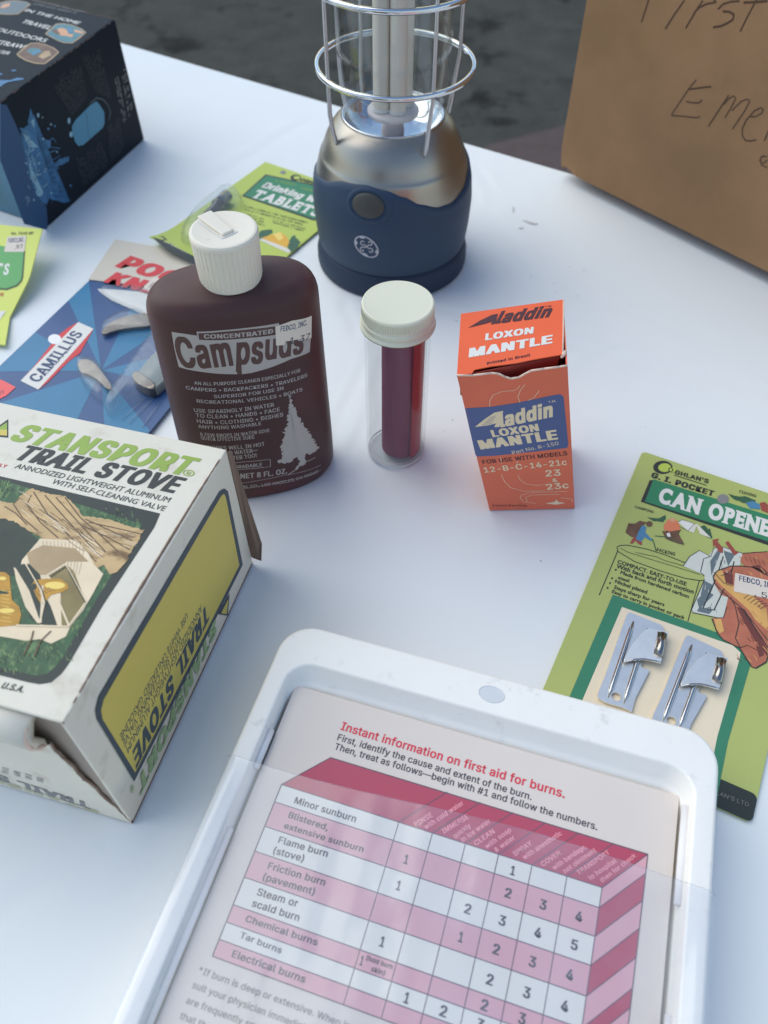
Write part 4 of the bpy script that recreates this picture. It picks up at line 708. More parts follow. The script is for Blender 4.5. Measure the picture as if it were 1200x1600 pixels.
ART['tablets_card'] = [
 ["P","black_ink",1,[[10.83,-14.02],[53.29,-6.18],[76.96,-42.41],[73.75,-44.42],[14.22,-45.75]],0],
 ["P","banner_green",2,[[12.39,-15.21],[53.08,-7.71],[74.68,-40.87],[72.68,-42.54],[15.14,-44.26]],0],
 ["T","card_white",3,"Drinking Water",18.5,-29.32,76.97,-25.21,7.07,0.1,0.05],
 ["T","card_white",3,"#TABLETS",19.94,-43.07,72.65,-39.36,9.79,0,0.02],
 ["G","olive_ink",3,[[21.06,-18.83],[39.78,-16.02],[38.17,-12.36],[20.14,-15.85]],1,2,0.7],
 ["G","olive_ink",3,[[43.94,-17.35],[54.9,-15.77],[52.78,-11.83],[42.09,-13.88]],1,3,0.7],
 ["P","black_ink",2,[[34.93,-4.23],[35.5,-5.34],[35.7,-6.55],[35.5,-7.72],[34.94,-8.74],[34.06,-9.52],[32.95,-9.99],[31.71,-10.08],[30.47,-9.81],[29.35,-9.19],[28.46,-8.27],[27.88,-7.16],[27.67,-5.95],[27.86,-4.78],[28.42,-3.74],[29.31,-2.95],[30.43,-2.48],[31.68,-2.39],[32.92,-2.67],[34.04,-3.31]],0],
 ["P","card_green",3,[[34.51,-4.73],[34.81,-5.35],[34.89,-6.03],[34.74,-6.7],[34.38,-7.3],[33.83,-7.77],[33.16,-8.06],[32.42,-8.15],[31.7,-8.03],[31.06,-7.7],[30.56,-7.2],[30.25,-6.58],[30.16,-5.9],[30.31,-5.23],[30.68,-4.63],[31.23,-4.15],[31.9,-3.86],[32.64,-3.77],[33.37,-3.9],[34.01,-4.23]],0],
 ["T","black_ink",3,"OGHLAN'S",36.12,-8.24,60.62,-5.77,3.73,0,0.05],
 ["P","grey_ink",2,[[21.71,-4.08],[22.08,-4.75],[22.23,-5.46],[22.15,-6.15],[21.85,-6.75],[21.36,-7.19],[20.73,-7.45],[20.02,-7.48],[19.3,-7.29],[18.63,-6.9],[18.09,-6.34],[17.73,-5.67],[17.57,-4.96],[17.65,-4.26],[17.94,-3.66],[18.43,-3.22],[19.07,-2.96],[19.78,-2.93],[20.51,-3.12],[21.17,-3.52]],0],
 ["G","black_ink",1,[[22.84,-53.11],[76.44,-46.52],[80.08,-52.58],[26.41,-59.64]],2,11,0.45],
 ["G","black_ink",1,[[49.6,-56.97],[76.65,-53.69],[79.76,-58.94],[52.41,-61.55]],2,12,0.45],
 ["G","black_ink",1,[[29.83,-60.75],[46.21,-59.09],[51.83,-68.17],[34.59,-68.46]],3,13,0.3],
 ["P","dark_leaf_print",2,[[53.18,-79.62],[51.45,-72.53],[56.24,-67.48],[59.18,-69.76],[58.98,-75.99],[57.14,-83.18]],0.4],
 ["P","dark_leaf_print",2,[[78.57,-79.69],[74.01,-72.63],[72.87,-65.28],[81.59,-69.9],[83.46,-76.63],[82.64,-82.02]],0.5],
 ["P","snow_print",2,[[56.1,-81.83],[60.02,-77.37],[78.57,-79.69],[82.16,-81.36],[82.11,-83.72],[68.92,-82.77]],0],
 ["P","tent_print",3,[[56.71,-79.43],[60.74,-71.85],[63.34,-67.16],[69.74,-69.26],[75.43,-73.75],[77.26,-79.53],[66.39,-79.4]],0],
 ["P","pale_gold_print",4,[[60.74,-71.85],[63.34,-67.16],[69.11,-71.68],[68.66,-75.98]],0],
 ["P","black_ink",1,[[1.07,-120.22],[3.9,-114.05],[19.63,-120.43],[36.57,-121.39],[45.4,-129.0],[19.95,-127.96],[7.65,-124.01]],0],
 ["G","card_white",3,[[12.54,-120.96],[32.83,-122.78],[31.64,-120.66],[11.69,-118.54]],1,5,0.5],
]
ART['green_card'] = [
 ["P","shield_edge",1,[[29.67,76.67],[45.99,79.11],[62.86,78.04],[66.59,55.32],[65.36,51.6],[60.29,47.99],[39.58,47.06]],0],
 ["P","shield_green",2,[[29.45,77.51],[45.82,79.83],[61.88,78.66],[65.37,55.75],[63.99,52.37],[59.21,49.27],[39.06,48.18]],0],
 ["T","card_white",3,"#TABLETS",20.5,56.54,56.26,59.11,7.74,0,0.0],
 ["P","sticker_paper",4,[[49.14,87.11],[61.07,89.49],[62.47,77.01],[49.64,75.38]],0],
 ["T","navy_ink",5,"FEDCO,INC.",50.62,82.68,60.72,84.57,3.22,0,0.02],
 ["T","black_ink",5,".97",56.22,78.18,61.09,79.79,3.01,0,0.01],
 ["T","black_ink",3,"No. 7620 BP",51.03,88.98,65.16,91.0,1.99,0,0.01],
 ["T","red_ink",3,"DRINKING WATER SAFE",33.95,39.26,59.72,43.58,2.35,0,0.03],
 ["P","card_white",3,[[53.05,31.33],[66.22,33.65],[64.28,25.45],[54.83,19.93]],0],
]
ART['opener_card'] = [
 ["P","black_ink",2,[[16.52,-4.22],[16.65,-5.7],[16.35,-7.24],[15.64,-8.7],[14.6,-9.92],[13.32,-10.81],[11.92,-11.26],[10.55,-11.25],[9.33,-10.76],[8.39,-9.84],[7.81,-8.59],[7.65,-7.11],[7.94,-5.56],[8.64,-4.09],[9.7,-2.84],[10.99,-1.94],[12.4,-1.48],[13.79,-1.51],[15.01,-2.02],[15.95,-2.95]],0],
 ["P","card_green",3,[[15.9,-4.82],[15.98,-5.79],[15.79,-6.8],[15.32,-7.75],[14.63,-8.56],[13.78,-9.14],[12.87,-9.44],[11.96,-9.43],[11.16,-9.12],[10.54,-8.52],[10.17,-7.69],[10.07,-6.73],[10.26,-5.71],[10.73,-4.75],[11.42,-3.94],[12.27,-3.35],[13.2,-3.04],[14.11,-3.06],[14.91,-3.39],[15.53,-3.99]],0],
 ["P","card_green",4,[[18.67,-5.35],[18.73,-5.92],[18.62,-6.51],[18.36,-7.06],[17.98,-7.52],[17.51,-7.85],[16.99,-8.02],[16.48,-8.0],[16.04,-7.8],[15.69,-7.44],[15.47,-6.96],[15.42,-6.39],[15.52,-5.8],[15.78,-5.25],[16.17,-4.78],[16.64,-4.45],[17.16,-4.28],[17.67,-4.3],[18.12,-4.5],[18.46,-4.87]],0],
 ["L","black_ink",5,0.5,[[17.07,-5.87],[17.11,-6.19],[17.09,-6.53],[17.01,-6.85],[16.87,-7.13],[16.68,-7.36],[16.46,-7.52],[16.21,-7.6],[15.96,-7.59],[15.72,-7.49],[15.51,-7.32],[15.35,-7.08],[15.24,-6.79],[15.19,-6.46],[15.21,-6.13],[15.29,-5.81],[15.43,-5.53],[15.62,-5.3],[15.85,-5.14],[16.09,-5.06],[16.35,-5.07],[16.58,-5.16],[16.79,-5.34],[16.96,-5.58],[17.07,-5.87]]],
 ["T","black_ink",5,"GHLAN'S",18.4,-8.07,34.89,-6.97,2.73,0,0.035],
 ["L","black_ink",3,0.5,[[18.44,-9.0],[34.5,-8.56]]],
 ["T","black_ink",2,"G. I. POCKET",8.43,-15.44,39.0,-14.13,3.44,0.05,0.055],
 ["P","black_ink",2,[[8.56,-17.82],[10.48,-16.58],[10.03,-32.45],[8.37,-33.28]],0],
 ["P","black_ink",2,[[8.37,-33.28],[75.87,-32.51],[75.95,-29.59],[9.98,-31.12]],0],
 ["P","banner_green",3,[[10.08,-16.31],[82.61,-13.64],[83.99,-29.83],[10.14,-32.39]],0],
 ["T","card_white",4,"#CAN OPENER",15.5,-29.43,74.32,-26.84,9.4,0,0.03],
 ["P","grey_ink",5,[[46.23,-12.5],[46.3,-13.53],[46.11,-14.57],[45.68,-15.54],[45.05,-16.35],[44.28,-16.9],[43.45,-17.15],[42.63,-17.08],[41.91,-16.68],[41.35,-16.01],[41.01,-15.12],[40.92,-14.1],[41.1,-13.04],[41.53,-12.06],[42.17,-11.25],[42.94,-10.69],[43.79,-10.44],[44.61,-10.52],[45.34,-10.92],[45.89,-11.6]],0],
 ["T","black_ink",2,"CAMPING",6.81,-38.27,15.7,-37.62,1.47,0,0.02],
 ["T","black_ink",2,"FISHING",49.82,-6.15,57.68,-5.59,1.81,0,0.02],
 ["T","black_ink",2,"PACKING",22.96,-59.02,31.26,-57.96,1.81,0,0.02],
 ["P","dark_leaf_print",2,[[13.7,-41.25],[16.32,-40.63],[18.82,-39.56],[21.04,-36.26],[22.08,-37.92],[21.33,-40.91],[16.82,-42.47]],0.3],
 ["P","dark_leaf_print",3,[[37.69,-35.72],[39.14,-34.14],[41.91,-35.74],[41.92,-34.46],[44.45,-40.39],[41.79,-40.46]],0.3],
 ["P","dark_leaf_print",3,[[44.88,-9.08],[49.5,-9.05],[52.83,-7.38],[58.04,-7.49],[58.32,-10.49],[53.1,-11.76],[48.17,-11.53]],0.3],
 ["P","brown_print",3,[[6.89,-53.29],[6.89,-49.0],[9.6,-47.65],[11.34,-45.04],[14.27,-44.44],[13.03,-51.07],[12.94,-56.18],[9.58,-56.18],[7.06,-54.91]],0.2],
 ["P","blue_print",4,[[12.44,-56.59],[12.49,-51.34],[12.9,-47.29],[15.06,-47.32],[15.39,-50.74],[19.51,-53.56],[19.17,-54.56],[15.9,-53.69],[15.05,-57.21]],0],
 ["P","red_brown_print",3,[[10.73,-60.2],[11.29,-55.75],[15.28,-55.84],[16.13,-58.91],[14.29,-58.83],[12.71,-57.54],[11.9,-60.03]],0],
 ["P","brown_print",5,[[17.18,-44.28],[17.25,-44.83],[17.18,-45.39],[16.97,-45.92],[16.64,-46.35],[16.23,-46.65],[15.77,-46.78],[15.32,-46.74],[14.9,-46.53],[14.58,-46.17],[14.37,-45.69],[14.29,-45.14],[14.37,-44.57],[14.58,-44.05],[14.9,-43.61],[15.32,-43.31],[15.78,-43.17],[16.24,-43.22],[16.65,-43.43],[16.97,-43.8]],0],
 ["L","dark_leaf_print",3,0.5,[[19.35,-52.97],[20.94,-55.5],[22.8,-59.1]]],
 ["P","orange_print",4,[[22.09,-42.68],[23.1,-38.28],[25.62,-36.15],[28.4,-38.66],[29.79,-41.82],[25.5,-45.24],[22.79,-45.33]],0],
 ["P","skin_print",5,[[26.14,-37.2],[26.17,-37.61],[26.09,-38.03],[25.89,-38.44],[25.61,-38.78],[25.25,-39.03],[24.87,-39.15],[24.49,-39.14],[24.16,-39.0],[23.9,-38.75],[23.74,-38.4],[23.7,-37.99],[23.79,-37.56],[23.98,-37.15],[24.27,-36.81],[24.62,-36.56],[25.01,-36.44],[25.39,-36.44],[25.72,-36.59],[25.98,-36.84]],0],
 ["P","brown_print",3,[[22.18,-46.48],[25.4,-44.87],[30.06,-41.68],[29.55,-44.49],[32.98,-48.64],[33.65,-50.13],[29.79,-50.24],[24.95,-50.16]],0.2],
 ["P","card_white",4,[[24.45,-47.04],[25.64,-45.77],[26.81,-47.97],[25.47,-48.64]],0],
 ["L","dark_leaf_print",3,0.5,[[19.98,-50.8],[24.67,-49.04],[33.43,-49.24]]],
 ["P","card_white",2,[[27.57,-37.78],[29.12,-35.44],[34.84,-35.17],[33.17,-40.8]],0],
 ["P","snow_print",3,[[33.17,-40.8],[33.82,-37.23],[35.98,-34.86],[39.22,-37.09],[43.83,-40.28],[40.55,-40.24],[38.76,-40.29],[35.98,-36.15],[35.9,-40.88]],0],
 ["L","black_ink",4,0.25,[[27.57,-37.78],[29.12,-35.44],[34.84,-35.17],[33.17,-40.8],[28.78,-40.19]]],
 ["P","blue_print",4,[[53.66,-11.48],[56.73,-8.59],[59.89,-9.25],[61.06,-12.24],[56.59,-14.03]],0.2],
 ["P","red_brown_print",4,[[59.74,-8.44],[61.8,-6.5],[63.91,-8.14],[64.8,-13.01],[61.76,-12.77]],0.2],
 ["L","black_ink",3,0.4,[[6.66,-94.31],[7.0,-67.17],[6.02,-65.04],[7.23,-63.35],[9.98,-61.82],[18.54,-60.0],[27.35,-59.42],[36.3,-59.77],[43.27,-61.5],[46.94,-63.33],[47.1,-65.0],[44.98,-66.5],[38.4,-68.34],[27.72,-69.29],[15.55,-69.42],[8.5,-67.64],[7.0,-67.17]]],
 ["L","black_ink",3,0.25,[[7.71,-64.97],[11.07,-65.59],[22.12,-64.92],[32.95,-63.99],[44.21,-63.23]]],
 ["L","black_ink",3,0.25,[[14.61,-64.12],[18.37,-63.46],[23.66,-62.33],[28.22,-62.77],[32.48,-62.14],[36.79,-61.77]]],
 ["L","black_ink",3,0.35,[[44.5,-66.74],[45.03,-90.29]]],
 ["T","black_ink",3,"COMPACT. EASY-TO-USE",8.77,-73.87,39.89,-72.23,2.12,0,0.03],
 ["T","black_ink",3,"With back and forth motion",9.01,-76.59,43.77,-75.0,2.37,0,0.03],
 ["T","black_ink",3,"Made from hardened carbon",11.62,-78.98,42.42,-78.22,1.95,0,0.03],
 ["T","black_ink",3,"steel",11.45,-82.14,16.44,-81.82,1.81,0,0.03],
 ["T","black_ink",3,"Nickel plated",10.8,-84.79,25.31,-84.25,1.92,0,0.03],
 ["T","black_ink",3,"Stays sharp for years",11.32,-87.98,33.85,-87.27,1.9,0,0.03],
 ["T","black_ink",3,"Easy to carry in pocket or pack",11.23,-90.6,43.4,-90.02,1.88,0,0.03],
 ["P","black_ink",3,[[9.65,-77.6],[9.68,-77.77],[9.67,-77.94],[9.62,-78.1],[9.53,-78.23],[9.42,-78.31],[9.29,-78.35],[9.16,-78.33],[9.04,-78.26],[8.94,-78.14],[8.88,-77.99],[8.85,-77.82],[8.86,-77.65],[8.91,-77.49],[9.0,-77.37],[9.11,-77.28],[9.24,-77.25],[9.37,-77.26],[9.49,-77.34],[9.59,-77.45]],0],
 ["P","black_ink",3,[[9.54,-82.8],[9.57,-82.97],[9.56,-83.14],[9.51,-83.29],[9.42,-83.42],[9.31,-83.5],[9.18,-83.54],[9.05,-83.52],[8.93,-83.45],[8.84,-83.34],[8.77,-83.19],[8.74,-83.02],[8.75,-82.86],[8.8,-82.7],[8.89,-82.57],[9.0,-82.49],[9.13,-82.46],[9.26,-82.47],[9.38,-82.54],[9.48,-82.66]],0],
 ["P","black_ink",3,[[9.44,-85.76],[9.47,-85.93],[9.45,-86.09],[9.4,-86.25],[9.32,-86.37],[9.21,-86.46],[9.08,-86.49],[8.95,-86.47],[8.83,-86.41],[8.73,-86.29],[8.67,-86.15],[8.64,-85.98],[8.65,-85.82],[8.7,-85.66],[8.79,-85.54],[8.9,-85.45],[9.03,-85.42],[9.16,-85.43],[9.27,-85.5],[9.37,-85.62]],0],
 ["P","black_ink",3,[[9.24,-88.74],[9.27,-88.91],[9.25,-89.07],[9.2,-89.22],[9.12,-89.35],[9.01,-89.43],[8.88,-89.47],[8.75,-89.45],[8.64,-89.38],[8.54,-89.27],[8.47,-89.13],[8.44,-88.96],[8.46,-88.8],[8.51,-88.64],[8.59,-88.52],[8.7,-88.44],[8.83,-88.4],[8.96,-88.42],[9.08,-88.49],[9.17,-88.6]],0],
 ["P","frame_green",2,[[12.01,-91.35],[73.73,-89.77],[72.35,-137.65],[73.0,-153.43],[75.66,-199.84],[9.94,-232.77],[10.65,-149.76]],0],
 ["P","cream_card",3,[[17.49,-95.88],[64.98,-93.51],[68.61,-95.56],[68.83,-98.62],[68.14,-137.55],[70.76,-193.41],[16.06,-220.82],[15.85,-147.15]],0],
 ["P","steel_print",4,[[46.21,-45.67],[50.03,-42.98],[58.74,-42.77],[59.36,-56.38],[58.37,-81.57],[56.04,-82.74],[45.59,-84.83],[45.05,-83.45],[46.27,-65.13],[45.12,-51.57]],0],
 ["P","pale_steel_print",5,[[36.11,-62.11],[37.44,-55.42],[40.58,-50.03],[46.11,-51.08],[45.63,-52.84],[46.01,-63.07],[43.51,-62.55]],0],
 ["P","slate_print",5,[[46.43,-53.95],[48.01,-46.31],[49.64,-46.26],[48.72,-61.71]],0],
 ["P","slate_print",5,[[45.94,-77.44],[48.57,-70.47],[52.0,-71.59],[48.05,-81.95]],0],
 ["P","slate_print",5,[[50.48,-45.07],[55.87,-44.67],[54.35,-52.97]],0],
 ["P","slate_print",5,[[47.77,-80.71],[53.68,-79.13],[52.37,-82.53],[47.35,-83.4]],0],
 ["P","slate_print",5,[[46.42,-65.78],[50.85,-66.45],[50.39,-73.81],[46.77,-74.21]],0],
 ["L","black_ink",6,0.35,[[36.11,-62.11],[37.44,-55.42],[40.58,-50.03],[46.11,-51.08],[46.21,-45.67],[50.03,-42.98],[58.74,-42.77]]],
 ["L","black_ink",6,0.35,[[46.46,-65.03],[45.05,-83.45],[45.81,-84.86],[56.04,-82.74],[58.37,-81.57],[58.58,-75.29]]],
 ["L","black_ink",6,0.5,[[51.23,-48.52],[50.95,-62.06],[49.32,-80.62]]],
 ["L","black_ink",6,0.5,[[56.23,-49.03],[56.46,-57.83],[53.82,-79.75]]],
 ["L","black_ink",6,0.3,[[52.38,-79.37],[52.4,-79.54],[52.38,-79.71],[52.32,-79.89],[52.22,-80.04],[52.1,-80.17],[51.96,-80.27],[51.81,-80.32],[51.66,-80.33],[51.52,-80.29],[51.4,-80.2],[51.31,-80.08],[51.25,-79.93],[51.24,-79.76],[51.26,-79.58],[51.32,-79.41],[51.41,-79.25],[51.54,-79.12],[51.68,-79.03],[51.83,-78.98],[51.98,-78.97],[52.12,-79.01],[52.24,-79.09],[52.33,-79.21],[52.38,-79.37]]],
 ["L","black_ink",6,0.4,[[45.81,-51.23],[43.47,-53.92],[43.91,-61.91],[45.82,-63.16]]],
 ["P","red_brown_print",6,[[44.62,-41.03],[47.17,-38.97],[46.87,-41.15],[50.18,-43.68],[50.55,-46.88],[48.66,-46.75],[46.31,-43.61],[45.86,-45.08]],0],
 ["P","red_brown_print",6,[[50.29,-40.06],[51.27,-38.47],[55.44,-42.59],[57.12,-42.82],[56.01,-45.36],[54.88,-45.16]],0],
 ["P","hand_print",5,[[58.83,-43.19],[63.49,-39.32],[76.47,-33.58],[90.61,-28.78],[98.59,-83.08],[91.47,-99.07],[76.84,-79.7],[78.6,-89.27],[79.04,-95.4],[75.74,-100.19],[74.11,-100.38],[67.82,-93.64],[60.79,-92.75],[58.05,-90.44],[55.33,-86.48],[53.98,-84.18],[58.37,-81.57],[57.98,-70.01],[54.85,-70.16],[50.56,-65.15],[49.4,-61.37],[50.55,-57.85],[55.33,-52.48],[60.21,-50.04],[62.43,-50.41],[58.68,-47.81]],0],
 ["P","pale_hand_print",6,[[49.73,-59.0],[51.87,-56.45],[54.52,-58.8],[59.75,-63.43],[67.21,-63.97],[74.33,-68.78],[76.58,-77.17],[73.62,-75.96],[64.44,-70.97],[54.97,-65.83],[50.71,-62.9]],0],
 ["P","pale_hand_print",6,[[55.02,-84.2],[57.57,-82.65],[60.09,-88.1],[58.69,-90.12],[56.79,-88.42]],0],
 ["P","pale_hand_print",6,[[63.92,-68.43],[69.39,-69.87],[76.17,-76.03],[76.84,-79.7],[70.6,-76.12]],0],
 ["P","dark_hand_print",6,[[63.63,-48.32],[66.81,-48.22],[71.45,-50.32],[71.08,-48.3],[66.91,-45.93]],0],
 ["P","dark_hand_print",6,[[62.34,-73.41],[65.95,-78.45],[72.71,-87.04],[79.24,-92.77],[78.6,-89.27],[72.7,-81.78],[65.88,-73.01]],0],
 ["P","dark_hand_print",7,[[53.13,-57.29],[57.29,-56.68],[58.52,-62.61],[55.37,-62.74]],0],
 ["P","dark_hand_print",7,[[73.62,-89.18],[76.12,-89.22],[77.68,-92.29],[76.09,-94.35]],0],
 ["L","black_ink",8,0.5,[[71.45,-50.32],[64.25,-48.76],[60.21,-50.04],[55.33,-52.48],[50.55,-57.85],[49.46,-61.63],[50.76,-65.06],[55.53,-68.4],[64.94,-73.48],[70.15,-79.05],[78.38,-88.09]]],
 ["L","black_ink",8,0.5,[[53.98,-84.18],[57.77,-90.58],[60.79,-92.75],[67.82,-93.64],[74.11,-100.38],[75.74,-100.19],[79.04,-95.4],[79.24,-92.77]]],
 ["L","black_ink",8,0.4,[[58.74,-42.77],[68.93,-36.59]]],
 ["L","black_ink",8,0.4,[[58.92,-69.53],[61.87,-73.64],[65.05,-81.6],[65.16,-89.51],[68.0,-93.55]]],
 ["L","black_ink",8,0.35,[[56.59,-53.34],[55.21,-56.99],[52.59,-59.77]]],
 ["L","black_ink",8,0.35,[[49.24,-59.24],[54.41,-63.23],[58.66,-63.26]]],
 ["L","black_ink",8,0.35,[[63.75,-72.7],[71.08,-78.58],[77.73,-84.52]]],
 ["L","black_ink",8,0.25,[[64.27,-67.56],[65.78,-64.68],[67.68,-63.73]]],
 ["L","black_ink",8,0.25,[[65.82,-68.04],[67.34,-65.17],[69.24,-64.22]]],
 ["L","black_ink",8,0.25,[[67.37,-68.52],[68.89,-65.66],[70.78,-64.71]]],
 ["L","black_ink",8,0.25,[[68.91,-69.0],[70.44,-66.15],[72.33,-65.2]]],
 ["L","black_ink",8,0.25,[[70.45,-69.48],[71.97,-66.63],[73.86,-65.69]]],
 ["L","black_ink",8,0.25,[[71.98,-69.96],[73.51,-67.12],[75.39,-66.17]]],
 ["L","dark_hand_print",7,0.34879839139142416,[[72.37,-83.13],[74.76,-84.6]]],
 ["L","pale_hand_print",7,0.26640566359452633,[[68.73,-41.63],[71.26,-43.11]]],
 ["L","hand_print",7,0.26726726194554096,[[69.37,-46.74],[70.74,-48.42]]],
 ["L","dark_hand_print",7,0.20418245011596203,[[63.93,-43.0],[65.6,-45.81]]],
 ["L","pale_hand_print",7,0.3492867478578011,[[68.1,-50.32],[69.34,-52.28]]],
 ["L","hand_print",7,0.3678511861810705,[[57.86,-45.31],[59.02,-46.05]]],
 ["L","dark_hand_print",7,0.22232629193673162,[[78.06,-87.62],[80.34,-88.52]]],
 ["L","hand_print",7,0.3916410780792988,[[75.82,-78.48],[77.93,-78.83]]],
 ["L","dark_hand_print",7,0.18642547738517062,[[62.88,-53.34],[63.84,-54.42]]],
 ["L","pale_hand_print",7,0.31948356238692277,[[64.21,-42.23],[65.62,-43.16]]],
 ["L","hand_print",7,0.228948276461611,[[72.18,-68.02],[73.93,-69.84]]],
 ["L","dark_hand_print",7,0.15571639081318017,[[67.77,-98.43],[69.92,-100.21]]],
 ["L","pale_hand_print",7,0.24154611896046513,[[65.35,-89.25],[66.85,-89.05]]],
 ["L","hand_print",7,0.3887949748977916,[[58.94,-56.26],[60.39,-58.55]]],
 ["L","dark_hand_print",7,0.23609545326325299,[[78.07,-91.46],[79.45,-92.75]]],
 ["L","pale_hand_print",7,0.3370995141211658,[[67.67,-47.26],[70.07,-49.45]]],
 ["L","hand_print",7,0.17279496604294214,[[67.22,-97.1],[68.67,-98.6]]],
 ["L","pale_hand_print",7,0.22811259233572673,[[74.17,-70.84],[75.39,-71.31]]],
 ["L","hand_print",7,0.3222936468372188,[[58.98,-54.22],[61.31,-54.16]]],
 ["L","dark_hand_print",7,0.2833826853402086,[[67.79,-99.06],[69.13,-99.55]]],
 ["L","pale_hand_print",7,0.26391627537266615,[[72.85,-87.66],[74.13,-87.7]]],
 ["L","hand_print",7,0.27339104960520805,[[68.69,-41.9],[70.77,-41.89]]],
 ["L","dark_hand_print",7,0.30759982335659863,[[75.73,-93.06],[77.55,-92.96]]],
 ["L","pale_hand_print",7,0.36118347425134073,[[63.65,-51.9],[65.06,-53.25]]],
 ["L","hand_print",7,0.39400189243665773,[[78.08,-86.49],[79.6,-87.63]]],
 ["L","dark_hand_print",7,0.22275565428674374,[[71.03,-68.49],[72.38,-68.82]]],
 ["L","pale_hand_print",7,0.38995397087074113,[[71.79,-97.14],[73.57,-98.14]]],
 ["L","hand_print",7,0.2180775335341298,[[61.7,-49.04],[64.12,-51.26]]],
 ["L","dark_hand_print",7,0.3437245230296604,[[69.57,-87.04],[71.57,-88.47]]],
 ["L","dark_hand_print",7,0.3227207390889251,[[70.95,-85.43],[72.5,-87.9]]],
 ["L","pale_hand_print",7,0.15289516425561875,[[71.07,-74.48],[72.67,-74.97]]],
 ["L","hand_print",7,0.3541699169210142,[[70.13,-67.98],[72.19,-69.94]]],
 ["L","dark_hand_print",7,0.3344568381784766,[[67.94,-79.74],[70.0,-80.28]]],
 ["L","pale_hand_print",7,0.3220842392179818,[[76.33,-88.35],[78.83,-90.32]]],
 ["L","hand_print",7,0.19154315441595984,[[68.88,-72.56],[71.28,-74.72]]],
 ["L","dark_hand_print",7,0.3299216189810229,[[70.05,-81.42],[71.86,-81.55]]],
 ["L","pale_hand_print",7,0.31638905729433725,[[72.72,-73.67],[74.32,-75.27]]],
 ["L","hand_print",7,0.33010361864420923,[[73.21,-76.69],[73.98,-77.31]]],
 ["L","dark_hand_print",7,0.204759541077534,[[69.17,-79.48],[71.17,-80.87]]],
 ["L","pale_hand_print",7,0.20656064891395248,[[62.21,-72.47],[63.04,-73.02]]],
 ["L","hand_print",7,0.19834002544790644,[[62.49,-54.53],[63.5,-56.1]]],
 ["L","dark_hand_print",7,0.29754110053994925,[[68.01,-77.84],[69.5,-80.31]]],
 ["L","pale_hand_print",7,0.2196320177164948,[[60.94,-69.13],[62.3,-69.36]]],
 ["L","hand_print",7,0.1590155276468637,[[71.24,-62.05],[72.89,-62.09]]],
 ["L","pale_hand_print",7,0.35463049994625107,[[73.98,-94.41],[75.6,-96.36]]],
 ["L","dark_hand_print",7,0.29096478461666275,[[64.85,-78.49],[67.45,-80.61]]],
 ["L","hand_print",7,0.1769795848541747,[[68.04,-40.15],[69.97,-41.84]]],
 ["L","dark_hand_print",7,0.37282044508363016,[[65.19,-80.27],[66.64,-81.37]]],
 ["L","hand_print",7,0.3902847741822983,[[73.11,-61.47],[75.47,-62.7]]],
 ["L","dark_hand_print",7,0.2740763762054374,[[70.29,-97.49],[71.68,-98.19]]],
 ["L","pale_hand_print",7,0.22159958806501964,[[74.4,-67.57],[75.83,-67.77]]],
 ["L","hand_print",7,0.22327577479179295,[[69.29,-67.24],[71.57,-69.18]]],
 ["L","pale_steel_print",5,0.2,[[47.57,-67.88],[47.84,-70.76]]],
 ["L","slate_print",5,0.2,[[52.06,-54.69],[52.0,-56.24]]],
 ["L","pale_steel_print",5,0.2,[[54.23,-55.44],[54.82,-57.31]]],
 ["L","slate_print",5,0.2,[[53.55,-67.54],[54.19,-68.6]]],
 ["L","pale_steel_print",5,0.2,[[52.29,-56.71],[52.71,-58.37]]],
 ["L","slate_print",5,0.2,[[49.99,-66.56],[50.32,-68.27]]],
 ["L","pale_steel_print",5,0.2,[[54.31,-66.67],[53.93,-68.51]]],
 ["L","slate_print",5,0.2,[[54.2,-78.63],[55.21,-80.28]]],
 ["L","pale_steel_print",5,0.2,[[49.45,-76.02],[49.8,-78.09]]],
 ["L","slate_print",5,0.2,[[54.3,-68.22],[54.85,-70.89]]],
 ["L","pale_steel_print",5,0.2,[[49.71,-61.49],[50.57,-62.63]]],
 ["L","slate_print",5,0.2,[[52.23,-76.5],[52.13,-79.29]]],
 ["L","pale_steel_print",5,0.2,[[52.71,-61.54],[52.92,-64.18]]],
 ["L","slate_print",5,0.2,[[52.42,-50.51],[52.84,-52.65]]],
 ["L","pale_steel_print",5,0.2,[[50.22,-58.9],[50.16,-61.31]]],
 ["L","slate_print",5,0.2,[[50.97,-48.31],[51.12,-51.18]]],
 ["L","pale_steel_print",5,0.2,[[55.24,-68.91],[55.02,-71.58]]],
 ["L","slate_print",5,0.2,[[59.18,-79.06],[59.71,-79.98]]],
 ["L","pale_steel_print",5,0.2,[[52.39,-53.51],[53.24,-56.25]]],
 ["L","slate_print",5,0.2,[[50.6,-51.1],[50.9,-54.08]]],
 ["L","pale_steel_print",5,0.2,[[49.34,-69.9],[49.51,-71.28]]],
 ["L","slate_print",5,0.2,[[49.1,-48.26],[48.88,-50.39]]],
 ["L","pale_steel_print",5,0.2,[[44.33,-51.21],[45.01,-53.65]]],
 ["L","slate_print",5,0.2,[[52.07,-50.35],[52.32,-52.09]]],
 ["L","pale_steel_print",5,0.2,[[52.31,-63.88],[53.37,-65.27]]],
 ["L","slate_print",5,0.2,[[49.19,-73.18],[49.15,-75.57]]],
 ["L","pale_steel_print",5,0.2,[[54.58,-78.22],[55.12,-80.25]]],
 ["L","slate_print",5,0.2,[[49.87,-67.44],[50.03,-70.01]]],
 ["L","pale_steel_print",5,0.2,[[48.87,-51.93],[48.85,-53.93]]],
 ["L","slate_print",5,0.2,[[51.16,-52.57],[52.0,-54.72]]],
 ["L","dark_hand_print",8,0.3,[[60.09,-44.07],[61.62,-46.33]]],
 ["L","dark_hand_print",8,0.3,[[61.97,-43.74],[63.49,-46.0]]],
